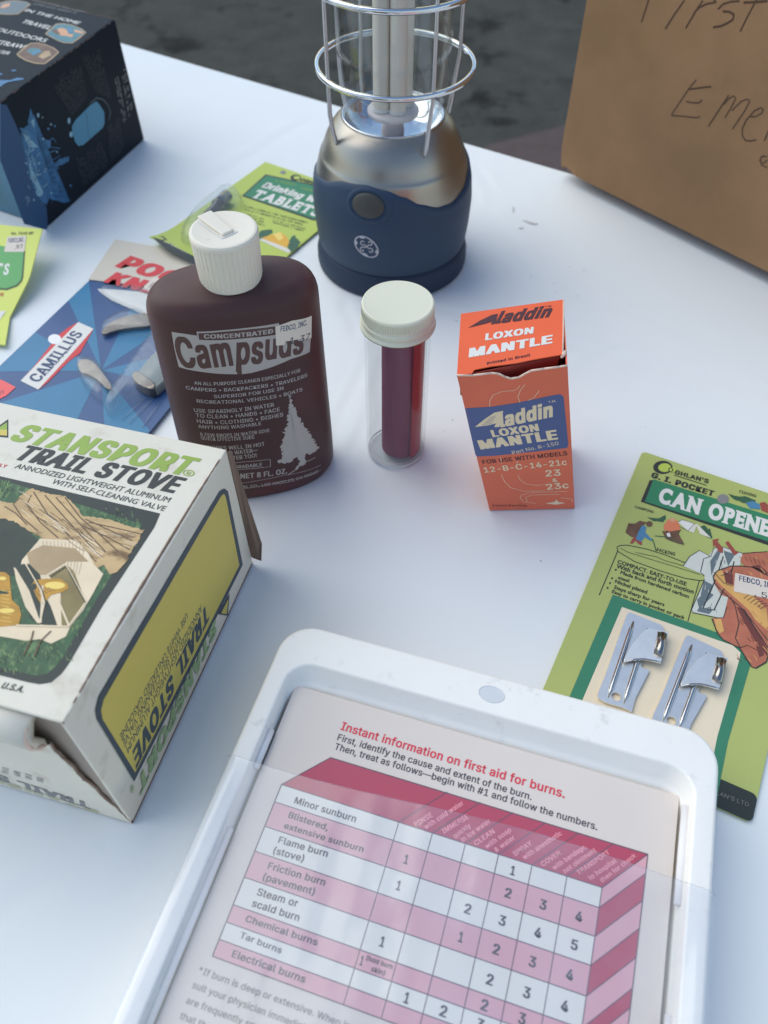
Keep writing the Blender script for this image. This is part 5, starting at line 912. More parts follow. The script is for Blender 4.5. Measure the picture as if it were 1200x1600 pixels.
 ["L","dark_hand_print",8,0.3,[[63.85,-43.4],[65.36,-45.66]]],
 ["L","dark_hand_print",8,0.3,[[65.72,-43.07],[67.22,-45.32]]],
 ["L","dark_hand_print",8,0.3,[[67.59,-42.74],[69.09,-44.99]]],
 ["L","black_ink",8,0.3,[[67.95,-93.32],[70.44,-90.78],[74.53,-91.31]]],
 ["P","sticker_paper",9,[[57.99,-55.45],[77.52,-51.94],[77.76,-62.2],[59.52,-65.83]],0],
 ["T","navy_ink",10,"FEDCO, INC.",60.41,-58.91,76.68,-56.09,2.93,0,0.02],
 ["T","black_ink",10,". 50",68.26,-64.01,76.79,-62.54,3.05,0,0],
 ["T","grey_ink",6,"COGHLAN'S LTD",65.71,-161.23,84.64,-160.15,1.58,0,0.0],
]
ART['kit_card'] = [
 ["T","crimson_ink",2,"Instant information on first aid for burns.",32.44,-34.42,115.43,-35.45,3.16,0,0.02],
 ["T","soft_black_ink",2,"First, identify the cause and extent of the burn.",32.59,-38.59,104.48,-39.58,2.45,0,0.012],
 ["T","soft_black_ink",2,"Then, treat as follows—begin with #1 and follow the numbers.",32.73,-42.2,127.78,-43.12,2.42,0,0.012],
 ["P","crimson_print",2,[[19.45,-59.98],[131.92,-61.11],[145.11,-46.09],[32.66,-45.64]],0],
 ["P","card_white",2,[[19.45,-59.98],[131.92,-61.11],[131.85,-67.5],[19.38,-66.37]],0],
 ["P","pink_print",2,[[131.92,-61.11],[145.11,-46.09],[145.04,-52.48],[131.85,-67.5]],0],
 ["P","pink_print",2,[[19.38,-66.37],[131.85,-67.5],[131.77,-76.32],[19.3,-75.19]],0],
 ["P","crimson_print",2,[[131.85,-67.5],[145.04,-52.48],[144.95,-61.3],[131.77,-76.32]],0],
 ["P","card_white",2,[[19.3,-75.19],[131.77,-76.32],[131.68,-84.87],[19.21,-83.75]],0],
 ["P","pink_print",2,[[131.77,-76.32],[144.95,-61.3],[144.87,-69.86],[131.68,-84.87]],0],
 ["P","pink_print",2,[[19.21,-83.75],[131.68,-84.87],[131.59,-93.6],[19.12,-92.47]],0],
 ["P","crimson_print",2,[[131.68,-84.87],[144.87,-69.86],[144.78,-78.58],[131.59,-93.6]],0],
 ["P","card_white",2,[[19.12,-92.47],[131.59,-93.6],[131.5,-102.4],[19.03,-101.28]],0],
 ["P","pink_print",2,[[131.59,-93.6],[144.78,-78.58],[144.69,-87.38],[131.5,-102.4]],0],
 ["P","pink_print",2,[[19.03,-101.28],[131.5,-102.4],[131.45,-107.79],[18.98,-106.66]],0],
 ["P","crimson_print",2,[[131.5,-102.4],[144.69,-87.38],[144.64,-92.77],[131.45,-107.79]],0],
 ["P","card_white",2,[[18.98,-106.66],[131.45,-107.79],[131.4,-113.04],[18.93,-111.91]],0],
 ["P","pink_print",2,[[131.45,-107.79],[144.64,-92.77],[144.59,-98.02],[131.4,-113.04]],0],
 ["P","pink_print",2,[[18.93,-111.91],[131.4,-113.04],[131.35,-118.05],[18.88,-116.92]],0],
 ["P","crimson_print",2,[[131.4,-113.04],[144.59,-98.02],[144.54,-103.03],[131.35,-118.05]],0],
 ["L","plum_ink",3,0.32,[[19.45,-59.98],[131.92,-61.11]]],
 ["L","plum_ink",3,0.3,[[131.92,-61.11],[145.11,-46.09]]],
 ["L","plum_ink",3,0.32,[[19.38,-66.37],[131.85,-67.5]]],
 ["L","plum_ink",3,0.3,[[131.85,-67.5],[145.04,-52.48]]],
 ["L","plum_ink",3,0.32,[[19.3,-75.19],[131.77,-76.32]]],
 ["L","plum_ink",3,0.3,[[131.77,-76.32],[144.95,-61.3]]],
 ["L","plum_ink",3,0.32,[[19.21,-83.75],[131.68,-84.87]]],
 ["L","plum_ink",3,0.3,[[131.68,-84.87],[144.87,-69.86]]],
 ["L","plum_ink",3,0.32,[[19.12,-92.47],[131.59,-93.6]]],
 ["L","plum_ink",3,0.3,[[131.59,-93.6],[144.78,-78.58]]],
 ["L","plum_ink",3,0.32,[[19.03,-101.28],[131.5,-102.4]]],
 ["L","plum_ink",3,0.3,[[131.5,-102.4],[144.69,-87.38]]],
 ["L","plum_ink",3,0.32,[[18.98,-106.66],[131.45,-107.79]]],
 ["L","plum_ink",3,0.3,[[131.45,-107.79],[144.64,-92.77]]],
 ["L","plum_ink",3,0.32,[[18.93,-111.91],[131.4,-113.04]]],
 ["L","plum_ink",3,0.3,[[131.4,-113.04],[144.59,-98.02]]],
 ["L","plum_ink",3,0.32,[[18.88,-116.92],[131.35,-118.05]]],
 ["L","plum_ink",3,0.3,[[131.35,-118.05],[144.54,-103.03]]],
 ["L","plum_ink",3,0.45,[[19.45,-59.98],[18.88,-116.92]]],
 ["L","plum_ink",3,0.3,[[62.62,-60.42],[62.05,-117.35]]],
 ["L","plum_ink",3,0.3,[[74.55,-60.54],[73.98,-117.47]]],
 ["L","plum_ink",3,0.3,[[86.07,-60.65],[85.49,-117.59]]],
 ["L","plum_ink",3,0.3,[[97.46,-60.77],[96.89,-117.7]]],
 ["L","plum_ink",3,0.3,[[108.79,-60.88],[108.22,-117.81]]],
 ["L","plum_ink",3,0.3,[[120.42,-61.0],[119.85,-117.93]]],
 ["L","plum_ink",3,0.3,[[131.92,-61.11],[131.35,-118.05]]],
 ["L","plum_ink",3,0.3,[[145.11,-46.09],[144.54,-103.03]]],
 ["L","plum_ink",3,0.3,[[62.62,-60.42],[75.81,-45.4]]],
 ["L","plum_ink",3,0.3,[[74.55,-60.54],[87.74,-45.52]]],
 ["L","plum_ink",3,0.3,[[86.07,-60.65],[99.25,-45.63]]],
 ["L","plum_ink",3,0.3,[[97.46,-60.77],[110.65,-45.75]]],
 ["L","plum_ink",3,0.3,[[108.79,-60.88],[121.97,-45.86]]],
 ["L","plum_ink",3,0.3,[[120.42,-61.0],[133.61,-45.98]]],
 ["L","plum_ink",3,0.4,[[19.45,-59.98],[32.66,-45.64],[145.11,-46.09],[131.92,-61.11]]],
 ["T","soft_black_ink",4,"Minor sunburn",25.9,-64.85,48.36,-64.83,2.26,0,0.02],
 ["T","soft_black_ink",4,"Blistered,",25.75,-70.08,40.2,-70.22,2.08,0,0.02],
 ["T","soft_black_ink",4,"extensive sunburn",25.61,-73.86,53.95,-73.51,1.95,0,0.02],
 ["T","soft_black_ink",4,"Flame burn",25.55,-78.94,42.99,-78.46,2.15,0,0.02],
 ["T","soft_black_ink",4,"(stove)",25.21,-82.7,35.92,-82.29,2.24,0,0.02],
 ["T","soft_black_ink",4,"Friction burn",25.3,-87.74,45.18,-87.24,2.15,0,0.02],
 ["T","soft_black_ink",4,"(pavement)",25.04,-91.47,42.91,-90.97,2.17,0,0.02],
 ["T","soft_black_ink",4,"Steam or",25.06,-96.36,38.94,-95.92,2.22,0,0.02],
 ["T","soft_black_ink",4,"scald burn",24.81,-99.97,40.89,-99.72,2.16,0,0.02],
 ["T","soft_black_ink",4,"Chemical burns",24.6,-104.74,48.85,-104.6,1.89,0,0.02],
 ["T","soft_black_ink",4,"Tar burns",24.74,-109.6,38.94,-110.03,1.76,0,0.02],
 ["T","soft_black_ink",4,"Electrical burns",24.51,-115.35,48.83,-115.39,2.0,0,0.02],
 ["T","soft_black_ink",4,"1",102.32,-65.92,103.82,-65.94,2.9,0,0.03],
 ["T","soft_black_ink",4,"1",67.71,-72.86,69.21,-72.87,2.9,0,0.03],
 ["T","soft_black_ink",4,"2",101.9,-73.2,104.1,-73.22,2.9,0,0.03],
 ["T","soft_black_ink",4,"3",113.38,-73.31,115.58,-73.34,2.9,0,0.03],
 ["T","soft_black_ink",4,"4",124.94,-73.43,127.14,-73.45,2.9,0,0.03],
 ["T","soft_black_ink",4,"1",67.63,-81.49,69.13,-81.51,2.9,0,0.03],
 ["T","soft_black_ink",4,"2",90.45,-81.72,92.65,-81.75,2.9,0,0.03],
 ["T","soft_black_ink",4,"3",101.81,-81.84,104.01,-81.86,2.9,0,0.03],
 ["T","soft_black_ink",4,"4",113.29,-81.95,115.49,-81.97,2.9,0,0.03],
 ["T","soft_black_ink",4,"5",124.86,-82.07,127.06,-82.09,2.9,0,0.03],
 ["T","soft_black_ink",4,"1",90.72,-90.4,92.22,-90.41,2.9,0,0.03],
 ["T","soft_black_ink",4,"2",101.73,-90.51,103.93,-90.53,2.9,0,0.03],
 ["T","soft_black_ink",4,"3",113.2,-90.62,115.4,-90.64,2.9,0,0.03],
 ["T","soft_black_ink",4,"4",124.77,-90.74,126.97,-90.76,2.9,0,0.03],
 ["T","soft_black_ink",4,"1",67.45,-98.94,68.95,-98.96,2.9,0,0.03],
 ["T","soft_black_ink",4,"2",101.64,-99.29,103.84,-99.31,2.9,0,0.03],
 ["T","soft_black_ink",4,"3",113.12,-99.4,115.32,-99.42,2.9,0,0.03],
 ["T","soft_black_ink",4,"4",124.68,-99.52,126.88,-99.54,2.9,0,0.03],
 ["T","soft_black_ink",4,"2",101.57,-106.41,103.77,-106.44,2.9,0,0.03],
 ["T","soft_black_ink",4,"3",113.04,-106.53,115.24,-106.55,2.9,0,0.03],
 ["T","soft_black_ink",4,"4",124.61,-106.65,126.81,-106.67,2.9,0,0.03],
 ["T","soft_black_ink",4,"1",79.05,-111.46,80.55,-111.48,2.9,0,0.03],
 ["T","soft_black_ink",4,"2",90.15,-111.57,92.35,-111.6,2.9,0,0.03],
 ["T","soft_black_ink",4,"3",101.51,-111.69,103.71,-111.71,2.9,0,0.03],
 ["T","soft_black_ink",4,"4",112.99,-111.8,115.19,-111.82,2.9,0,0.03],
 ["T","soft_black_ink",4,"1",90.45,-116.63,91.95,-116.65,2.9,0,0.03],
 ["T","soft_black_ink",4,"2",101.46,-116.74,103.66,-116.77,2.9,0,0.03],
 ["T","soft_black_ink",4,"3",112.94,-116.86,115.14,-116.88,2.9,0,0.03],
 ["T","soft_black_ink",4,"4",124.51,-116.97,126.71,-117.0,2.9,0,0.03],
 ["T","soft_black_ink",4,"1",63.17,-105.76,64.17,-105.77,2.6,0,0.03],
 ["T","soft_black_ink",4,"(hold burn",64.79,-103.89,73.31,-103.98,1.4,0,0.02],
 ["T","soft_black_ink",4,"skin)",67.16,-106.3,71.59,-106.34,1.4,0,0.02],
 ["T","pink_ink",4,"RINSE",68.79,-60.33,73.37,-55.0,1.7,0.0,0.02],
 ["T","pink_ink",4,"with cold water",72.11,-60.14,82.5,-47.89,1.68,0.0,0.02],
 ["T","pink_ink",4,"IMMERSE",78.29,-59.69,85.31,-52.07,1.69,0.0,0.02],
 ["T","pink_ink",4,"quickly",82.36,-60.1,86.65,-54.62,1.6,0.0,0.02],
 ["T","pink_ink",4,"in ice water",85.14,-60.47,92.75,-51.16,1.61,0.0,0.02],
 ["T","pink_ink",4,"CLEAN",89.64,-60.32,94.86,-54.18,1.61,0.0,0.02],
 ["T","pink_ink",4,"with soap",93.34,-60.3,100.17,-51.92,1.57,0.0,0.02],
 ["T","pink_ink",4,"& water",96.63,-60.4,101.85,-54.1,1.56,0.0,0.02],
 ["T","pink_ink",4,"SPRAY",102.82,-59.9,107.81,-54.32,1.58,0.0,0.02],
 ["T","pink_ink",4,"with anesthetic",106.07,-60.0,116.77,-48.06,1.56,0.0,0.02],
 ["T","pink_ink",4,"COVER",112.35,-60.36,117.54,-54.56,1.54,0.0,0.02],
 ["T","pink_ink",4,"with bandage,",116.13,-60.37,125.43,-49.91,1.52,0.0,0.02],
 ["T","pink_ink",4,"not ointment",119.7,-60.36,128.67,-50.13,1.5,0.0,0.02],
 ["T","pink_ink",4,"TRANSPORT",124.09,-59.49,133.07,-49.58,1.5,0.0,0.02],
 ["T","pink_ink",4,"to hospital",127.91,-60.07,135.6,-51.61,1.48,0.0,0.02],
 ["T","pink_ink",4,"then for check",131.75,-59.66,141.67,-47.94,1.43,0.0,0.02],
 ["T","faint_ink",2,"*If burn is deep or extensive. When in doubt con-",16.48,-122.45,81.15,-123.1,1.85,0,0.01],
 ["T","faint_ink",2,"sult your physician immediately. Deep burns",16.43,-126.7,73.19,-127.27,1.85,0,0.01],
 ["T","faint_ink",2,"are frequently small but more serious",16.39,-130.95,65.23,-131.44,1.85,0,0.01],
 ["T","faint_ink",2,"that they appear. All burns should be",16.35,-135.2,65.18,-135.69,1.85,0,0.01],
 ["T","faint_ink",2,"examined for signs of infection",16.3,-139.45,57.22,-139.86,1.85,0,0.01],
 ["T","faint_ink",2,"(from redness or swelling).",16.26,-143.7,51.9,-144.05,1.85,0,0.01],
 ["T","faint_ink",2,"Keep this card with your kit",16.18,-152.19,53.13,-152.57,1.85,0,0.01],
]
ART['black_top'] = [
 ["T","card_white",2,"IN THE HOME",103.15,108.4,151.13,107.56,3.98,0.1,0.02],
 ["T","card_white",2,"TRAVEL",112.57,92.67,137.34,92.3,5.1,0.1,0.02],
 ["T","card_white",2,"OUTDOORS",104.51,74.96,146.56,75.64,4.86,0,0.015],
 ["T","card_white",2,"STRAW",115.95,59.43,138.32,61.57,5.35,0.1,0.02],
 ["T","card_white",2,"WATER",120.53,48.98,135.29,50.68,4.08,0.1,0.02],
 ["T","grey_ink",2,"Don't drink the water",97.53,124.86,144.68,124.82,2.55,0.1,0.0],
 ["T","grey_ink",2,"until you wash it",101.97,120.26,139.34,120.57,3.08,0.1,0.0],
 ["P","tan_print",1,[[138.76,85.9],[137.81,90.78],[136.34,101.9],[140.49,104.7],[147.45,105.53],[157.2,103.36],[163.65,99.99],[164.69,90.99],[164.5,82.5],[158.97,80.51],[153.05,81.3],[145.2,83.69]],0],
 ["P","teal_print",2,[[139.77,86.38],[137.51,100.81],[141.24,103.68],[148.19,104.52],[157.05,102.62],[162.74,99.56],[163.56,83.34],[158.27,81.47],[152.19,82.45]],0],
 ["P","skin_print",3,[[142.71,92.44],[143.29,98.11],[148.31,97.79],[154.17,92.56],[157.18,93.99],[159.01,89.6],[153.6,89.65],[150.6,88.23]],0],
 ["P","skin_print",3,[[153.37,100.19],[161.57,100.07],[162.34,97.1],[155.89,96.7]],0],
 ["P","brown_print",3,[[139.45,92.23],[141.0,95.66],[149.16,90.18],[146.15,88.75]],0],
 ["P","blue_print",4,[[148.09,99.03],[149.89,101.24],[154.02,96.48],[152.73,94.53]],0],
 ["P","tan_print",1,[[139.79,53.81],[137.96,64.16],[138.26,70.67],[142.33,73.25],[147.99,73.76],[157.26,72.08],[164.27,68.16],[165.36,58.63],[165.4,50.85],[159.84,48.8],[151.75,49.14],[143.96,51.5]],0],
 ["P","brown_print",2,[[140.62,54.2],[139.23,69.85],[143.13,72.22],[148.7,72.82],[157.33,71.1],[163.44,67.76],[164.42,51.81],[159.03,49.85],[150.85,50.28]],0],
 ["P","teal_print",3,[[143.01,60.29],[143.08,65.34],[148.68,66.74],[153.43,64.0],[151.58,56.95]],0],
 ["P","tan_print",3,[[154.19,65.6],[157.11,66.99],[161.51,62.9],[160.09,56.12],[155.16,57.43]],0],
 ["P","blue_print",4,[[147.82,60.09],[150.57,65.13],[152.46,63.54],[150.4,57.62]],0],
 ["P","tan_print",1,[[77.2,106.28],[78.38,112.02],[81.34,117.47],[87.48,120.84],[95.07,121.45],[100.7,119.66],[101.71,112.06],[102.8,102.49],[97.74,98.95],[90.83,96.8],[84.97,96.88]],0],
 ["P","slate_print",2,[[78.08,105.22],[82.04,116.6],[88.18,119.97],[95.24,120.78],[99.94,119.15],[101.88,103.19],[97.08,99.77],[85.4,96.36]],0],
 ["P","skin_print",3,[[83.17,106.17],[82.87,111.93],[85.72,114.77],[88.64,110.24],[86.47,104.82]],0],
 ["P","splash_print",2,[[149.74,18.57],[152.57,22.16],[158.45,24.39],[160.42,28.72],[164.56,30.35],[165.52,28.32],[162.14,25.36],[158.7,21.71],[157.9,17.98],[158.61,15.55],[154.36,12.98]],0],
 ["P","splash_print",2,[[150.79,33.91],[151.52,36.24],[154.11,36.65],[153.48,34.6]],0],
 ["P","splash_print",2,[[146.01,27.01],[146.86,29.15],[149.28,28.57],[148.69,26.91]],0],
]
ART['black_side'] = [
 ["P","deep_blue_print",1,[[-0.39,82.24],[4.16,79.72],[5.42,68.98],[6.32,54.44],[4.0,36.57],[4.88,11.24],[-1.05,-2.01],[-18.58,13.27],[-16.81,55.87]],0],
 ["P","splash_print",2,[[7.9,63.83],[14.09,61.9],[22.26,70.1],[21.9,65.3],[23.6,62.5],[18.6,52.57],[20.98,49.32],[26.19,47.84],[29.09,44.3],[26.3,41.92],[20.35,43.8],[19.91,37.01],[18.83,32.09],[32.98,31.47],[40.97,29.11],[39.5,26.48],[25.07,28.84],[19.6,27.23],[16.8,20.8],[25.73,15.4],[15.1,19.44],[13.96,14.3],[28.44,3.28],[21.83,5.18],[10.68,14.96],[5.65,12.56],[1.24,20.24],[0.23,33.11],[4.4,51.25]],0.8],
 ["P","pale_splash_print",3,[[8.38,60.59],[12.88,54.31],[17.06,47.04],[9.2,50.94]],0],
 ["P","pale_splash_print",3,[[6.95,49.97],[4.99,38.22],[7.27,21.45],[3.58,21.21],[1.72,35.6]],0],
 ["P","pale_splash_print",3,[[18.08,63.05],[21.63,63.42],[19.47,58.34]],0],
 ["P","pale_splash_print",3,[[27.19,62.87],[26.94,62.54],[26.61,62.3],[26.22,62.17],[25.83,62.14],[25.47,62.24],[25.18,62.45],[24.97,62.74],[24.88,63.1],[24.91,63.48],[25.06,63.84],[25.32,64.16],[25.65,64.4],[26.03,64.54],[26.42,64.56],[26.78,64.47],[27.08,64.26],[27.28,63.97],[27.37,63.61],[27.34,63.23]],0],
 ["P","pale_splash_print",3,[[52.84,47.42],[52.49,46.93],[52.03,46.54],[51.53,46.3],[51.03,46.23],[50.57,46.34],[50.21,46.61],[49.97,47.03],[49.89,47.54],[49.96,48.09],[50.19,48.65],[50.54,49.14],[50.99,49.52],[51.49,49.76],[52.0,49.83],[52.45,49.73],[52.82,49.45],[53.05,49.04],[53.14,48.53],[53.07,47.98]],0],
 ["P","pale_splash_print",3,[[50.89,39.17],[50.56,38.72],[50.1,38.39],[49.58,38.21],[49.05,38.18],[48.55,38.33],[48.13,38.62],[47.84,39.04],[47.7,39.54],[47.73,40.07],[47.93,40.58],[48.27,41.03],[48.71,41.36],[49.23,41.54],[49.76,41.57],[50.26,41.43],[50.68,41.13],[50.97,40.72],[51.11,40.22],[51.09,39.68]],0],
 ["P","splash_print",3,[[34.46,11.27],[34.29,11.11],[34.02,11.02],[33.68,11.02],[33.3,11.11],[32.92,11.28],[32.57,11.51],[32.29,11.77],[32.11,12.05],[32.04,12.32],[32.09,12.55],[32.26,12.71],[32.52,12.8],[32.86,12.79],[33.24,12.71],[33.62,12.54],[33.97,12.31],[34.25,12.05],[34.44,11.77],[34.51,11.5]],0],
 ["P","splash_print",3,[[31.76,52.0],[31.59,51.82],[31.32,51.71],[31.0,51.68],[30.64,51.74],[30.28,51.87],[29.96,52.06],[29.7,52.3],[29.55,52.56],[29.5,52.81],[29.56,53.04],[29.73,53.22],[29.99,53.33],[30.32,53.36],[30.68,53.31],[31.03,53.18],[31.36,52.99],[31.61,52.75],[31.77,52.49],[31.82,52.23]],0],
 ["P","pale_splash_print",3,[[6.87,21.67],[6.29,21.01],[5.47,20.57],[4.51,20.4],[3.49,20.51],[2.51,20.9],[1.68,21.52],[1.07,22.31],[0.75,23.19],[0.73,24.08],[1.02,24.9],[1.6,25.55],[2.4,25.99],[3.36,26.16],[4.37,26.05],[5.34,25.68],[6.17,25.07],[6.79,24.28],[7.13,23.39],[7.16,22.49]],0],
 ["P","window_print",2,[[52.53,43.82],[57.7,45.71],[75.79,47.21],[83.48,46.83],[85.57,43.97],[88.53,37.16],[85.59,30.68],[82.18,28.87],[57.95,28.56],[53.01,30.19],[51.05,33.6],[50.92,40.24]],0],
 ["L","deep_blue_print",3,0.5,[[70.01,45.49],[65.11,29.04]]],
 ["L","slate_print",2,0.5,[[76.25,48.07],[84.4,48.58],[90.57,45.04],[94.19,40.18],[95.26,34.15],[91.23,30.35]]],
 ["L","deep_blue_print",4,0.5963166791001231,[[10.54,55.02],[12.08,54.36],[13.14,53.93]]],
 ["L","pale_splash_print",4,0.49268124859106205,[[4.63,41.57],[5.07,41.17],[4.23,41.42]]],
 ["L","pale_splash_print",4,0.5693438759844804,[[-3.27,32.02],[-3.22,30.77],[-2.85,29.34]]],
 ["L","deep_blue_print",4,0.6759820585620057,[[-2.47,40.29],[-0.72,39.87],[-0.38,40.19]]],
 ["L","pale_splash_print",4,0.4760014374869244,[[9.07,56.21],[10.89,54.03],[10.58,52.88]]],
 ["L","pale_splash_print",4,0.5901296749613336,[[0.81,44.88],[3.1,43.73],[3.09,43.76]]],
 ["L","deep_blue_print",4,0.5648786882718161,[[10.19,15.71],[11.54,12.95],[10.38,11.58]]],
 ["L","pale_splash_print",4,0.4048008452802423,[[8.27,41.44],[8.87,37.02],[7.33,33.68]]],
 ["L","pale_splash_print",4,0.24663126602375407,[[7.05,43.26],[8.71,43.14],[9.82,43.29]]],
 ["L","deep_blue_print",4,0.311016510320896,[[0.03,20.14],[0.69,17.44],[0.31,15.31]]],
 ["L","pale_splash_print",4,0.6635368039175056,[[5.37,39.05],[6.13,38.41],[5.92,38.28]]],
 ["L","pale_splash_print",4,0.5885092937525932,[[0.59,39.58],[0.79,38.5],[0.25,37.81]]],
 ["L","deep_blue_print",4,0.6945548145587972,[[7.96,31.45],[10.03,29.23],[11.17,27.49]]],
 ["L","pale_splash_print",4,0.6380723023633361,[[9.74,35.1],[11.06,34.38],[10.67,34.57]]],
 ["L","pale_splash_print",4,0.2260868141550838,[[11.85,58.79],[12.32,56.33],[11.16,54.64]]],
 ["L","deep_blue_print",4,0.6495726009686091,[[6.23,51.33],[6.81,50.88],[7.89,50.17]]],
 ["L","pale_splash_print",4,0.5643042500282325,[[1.67,31.72],[3.34,28.9],[2.12,27.64]]],
 ["L","pale_splash_print",4,0.41304124774209605,[[11.55,52.33],[12.93,49.52],[12.71,47.48]]],
 ["L","deep_blue_print",4,0.20511677705632858,[[-1.67,28.37],[-1.27,26.6],[-1.31,25.06]]],
 ["L","pale_splash_print",4,0.49217009403221185,[[-9.01,27.19],[-8.58,23.88],[-10.01,21.6]]],
 ["L","pale_splash_print",4,0.24696941445276277,[[12.48,42.69],[13.43,42.51],[12.76,43.14]]],
 ["L","deep_blue_print",4,0.4693293092477715,[[4.22,44.93],[6.33,44.39],[6.69,44.76]]],
 ["L","pale_splash_print",4,0.5549875980026957,[[1.49,44.09],[2.23,43.39],[2.41,42.98]]],
 ["L","pale_splash_print",4,0.20391142214703573,[[12.23,59.67],[13.0,56.42],[12.11,53.95]]],
 ["L","deep_blue_print",4,0.5483665459051235,[[9.52,60.18],[11.46,59.19],[11.54,59.09]]],
 ["L","pale_splash_print",4,0.45156061650467477,[[9.8,61.03],[12.0,59.66],[12.54,59.07]]],
 ["L","pale_splash_print",4,0.6835556653024581,[[-7.32,26.53],[-6.71,24.09],[-7.67,22.51]]],
 ["L","deep_blue_print",4,0.6884238511373191,[[4.15,32.68],[4.36,31.58],[3.77,30.9]]],
 ["L","pale_splash_print",4,0.6071646176564456,[[9.63,48.3],[10.44,48.18],[11.28,48.05]]],
 ["L","pale_splash_print",4,0.45871320259946186,[[5.63,44.15],[7.04,42.46],[6.84,41.59]]],
 ["L","deep_blue_print",4,0.552089612146495,[[2.67,47.87],[4.05,47.15],[5.04,46.62]]],
 ["L","pale_splash_print",4,0.5159117583731867,[[1.51,32.9],[2.44,31.54],[3.35,30.18]]],
 ["L","pale_splash_print",4,0.5897577131157377,[[10.1,58.9],[10.59,55.44],[9.85,52.56]]],
 ["L","deep_blue_print",4,0.32265312105864363,[[7.13,28.14],[8.1,25.26],[8.45,22.69]]],
 ["L","pale_splash_print",4,0.20319274947744337,[[9.21,45.29],[9.54,40.26],[7.55,36.37]]],
 ["L","pale_splash_print",4,0.3513011888413392,[[5.67,50.59],[7.63,50.28],[9.27,50.14]]],
 ["L","deep_blue_print",4,0.3029092955539752,[[0.88,32.32],[2.0,28.61],[0.88,26.1]]],
 ["L","pale_splash_print",4,0.32711944783090074,[[5.81,34.66],[8.1,32.91],[9.23,31.76]]],
 ["L","pale_splash_print",4,0.3894976502551274,[[8.91,56.35],[10.57,55.38],[11.84,54.59]]],
 ["L","deep_blue_print",4,0.39231719382744634,[[5.9,43.11],[7.08,42.68],[6.97,42.93]]],
 ["L","pale_splash_print",4,0.5522995016265242,[[9.19,54.59],[9.61,50.57],[7.39,47.82]]],
 ["L","pale_splash_print",4,0.20380096935315034,[[1.09,43.95],[3.03,42.94],[3.61,42.64]]],
 ["L","deep_blue_print",4,0.26747614059889085,[[9.51,58.77],[11.5,57.05],[12.34,55.88]]],
 ["L","pale_splash_print",4,0.4759492965203643,[[0.89,28.32],[1.63,27.52],[1.1,27.41]]],
 ["L","pale_splash_print",4,0.49103493345160754,[[10.28,24.22],[13.38,23.96],[13.71,25.21]]],
 ["L","deep_blue_print",4,0.6076015335565885,[[7.3,20.88],[8.44,20.7],[9.11,20.78]]],
 ["L","pale_splash_print",4,0.37656314107765476,[[5.18,36.04],[6.36,35.32],[6.21,35.31]]],
 ["L","pale_splash_print",4,0.5390045792919046,[[8.09,34.17],[8.55,33.45],[7.85,33.35]]],
 ["L","deep_blue_print",4,0.5265866167823614,[[3.88,53.44],[4.6,51.38],[3.49,50.22]]],
 ["L","pale_splash_print",4,0.5639076797440875,[[11.1,57.56],[11.75,55.72],[11.43,54.35]]],
 ["L","pale_splash_print",4,0.46627514747159177,[[9.71,59.41],[10.22,59.0],[10.56,58.67]]],
 ["L","deep_blue_print",4,0.6033696316883927,[[10.01,54.86],[10.26,53.44],[10.71,51.91]]],
 ["L","pale_splash_print",4,0.6542359415879164,[[0.59,35.57],[2.13,32.9],[2.87,30.63]]],
 ["L","pale_splash_print",4,0.3759591965874698,[[12.46,43.44],[15.25,43.3],[16.63,43.89]]],
 ["L","deep_blue_print",4,0.4681133393217062,[[8.58,34.89],[8.75,33.24],[9.08,31.5]]],
 ["L","pale_splash_print",4,0.6413936061972318,[[11.36,52.67],[12.26,49.55],[11.28,47.35]]],
 ["L","pale_splash_print",4,0.3811097173873521,[[8.8,59.64],[9.33,57.07],[7.9,55.44]]],
 ["L","deep_blue_print",4,0.3054344763671786,[[11.04,61.11],[11.33,60.38],[10.39,60.24]]],
 ["L","pale_splash_print",4,0.3200234504871107,[[2.96,21.85],[4.81,21.33],[5.29,21.58]]],
 ["L","pale_splash_print",4,0.41506476337866915,[[9.04,32.98],[10.93,31.92],[11.13,31.75]]],
 ["L","deep_blue_print",4,0.6114481334988056,[[3.47,43.27],[5.29,43.11],[6.18,43.42]]],
 ["L","pale_splash_print",4,0.3968058944968439,[[7.54,25.69],[9.78,23.51],[8.96,23.0]]],
 ["L","pale_splash_print",4,0.31363463800352115,[[5.41,33.75],[8.17,32.58],[9.47,32.19]]],
 ["L","deep_blue_print",4,0.44991715078718586,[[0.18,29.21],[0.57,26.97],[-0.11,25.3]]],
 ["L","pale_splash_print",4,0.575647295655937,[[8.42,45.53],[8.95,42.11],[7.74,39.57]]],
 ["L","pale_splash_print",4,0.6238464434936417,[[11.11,50.75],[13.69,49.73],[15.24,49.22]]],
 ["L","deep_blue_print",4,0.332420514167179,[[10.45,59.11],[10.7,57.79],[10.72,56.58]]],
 ["L","pale_splash_print",4,0.3089319923228078,[[5.01,51.67],[5.68,49.48],[5.59,47.67]]],
 ["L","pale_splash_print",4,0.22887426041978698,[[8.11,48.26],[9.13,47.98],[9.87,47.84]]],
 ["L","deep_blue_print",4,0.5623724402207055,[[4.73,46.25],[7.08,46.1],[8.22,46.57]]],
 ["P","splash_print",3,[[24.16,37.54],[23.99,37.35],[23.75,37.23],[23.45,37.18],[23.13,37.21],[22.82,37.33],[22.55,37.51],[22.35,37.74],[22.23,37.99],[22.21,38.25],[22.28,38.49],[22.45,38.68],[22.7,38.8],[22.99,38.85],[23.31,38.81],[23.62,38.7],[23.89,38.52],[24.09,38.29],[24.21,38.04],[24.24,37.78]],0],
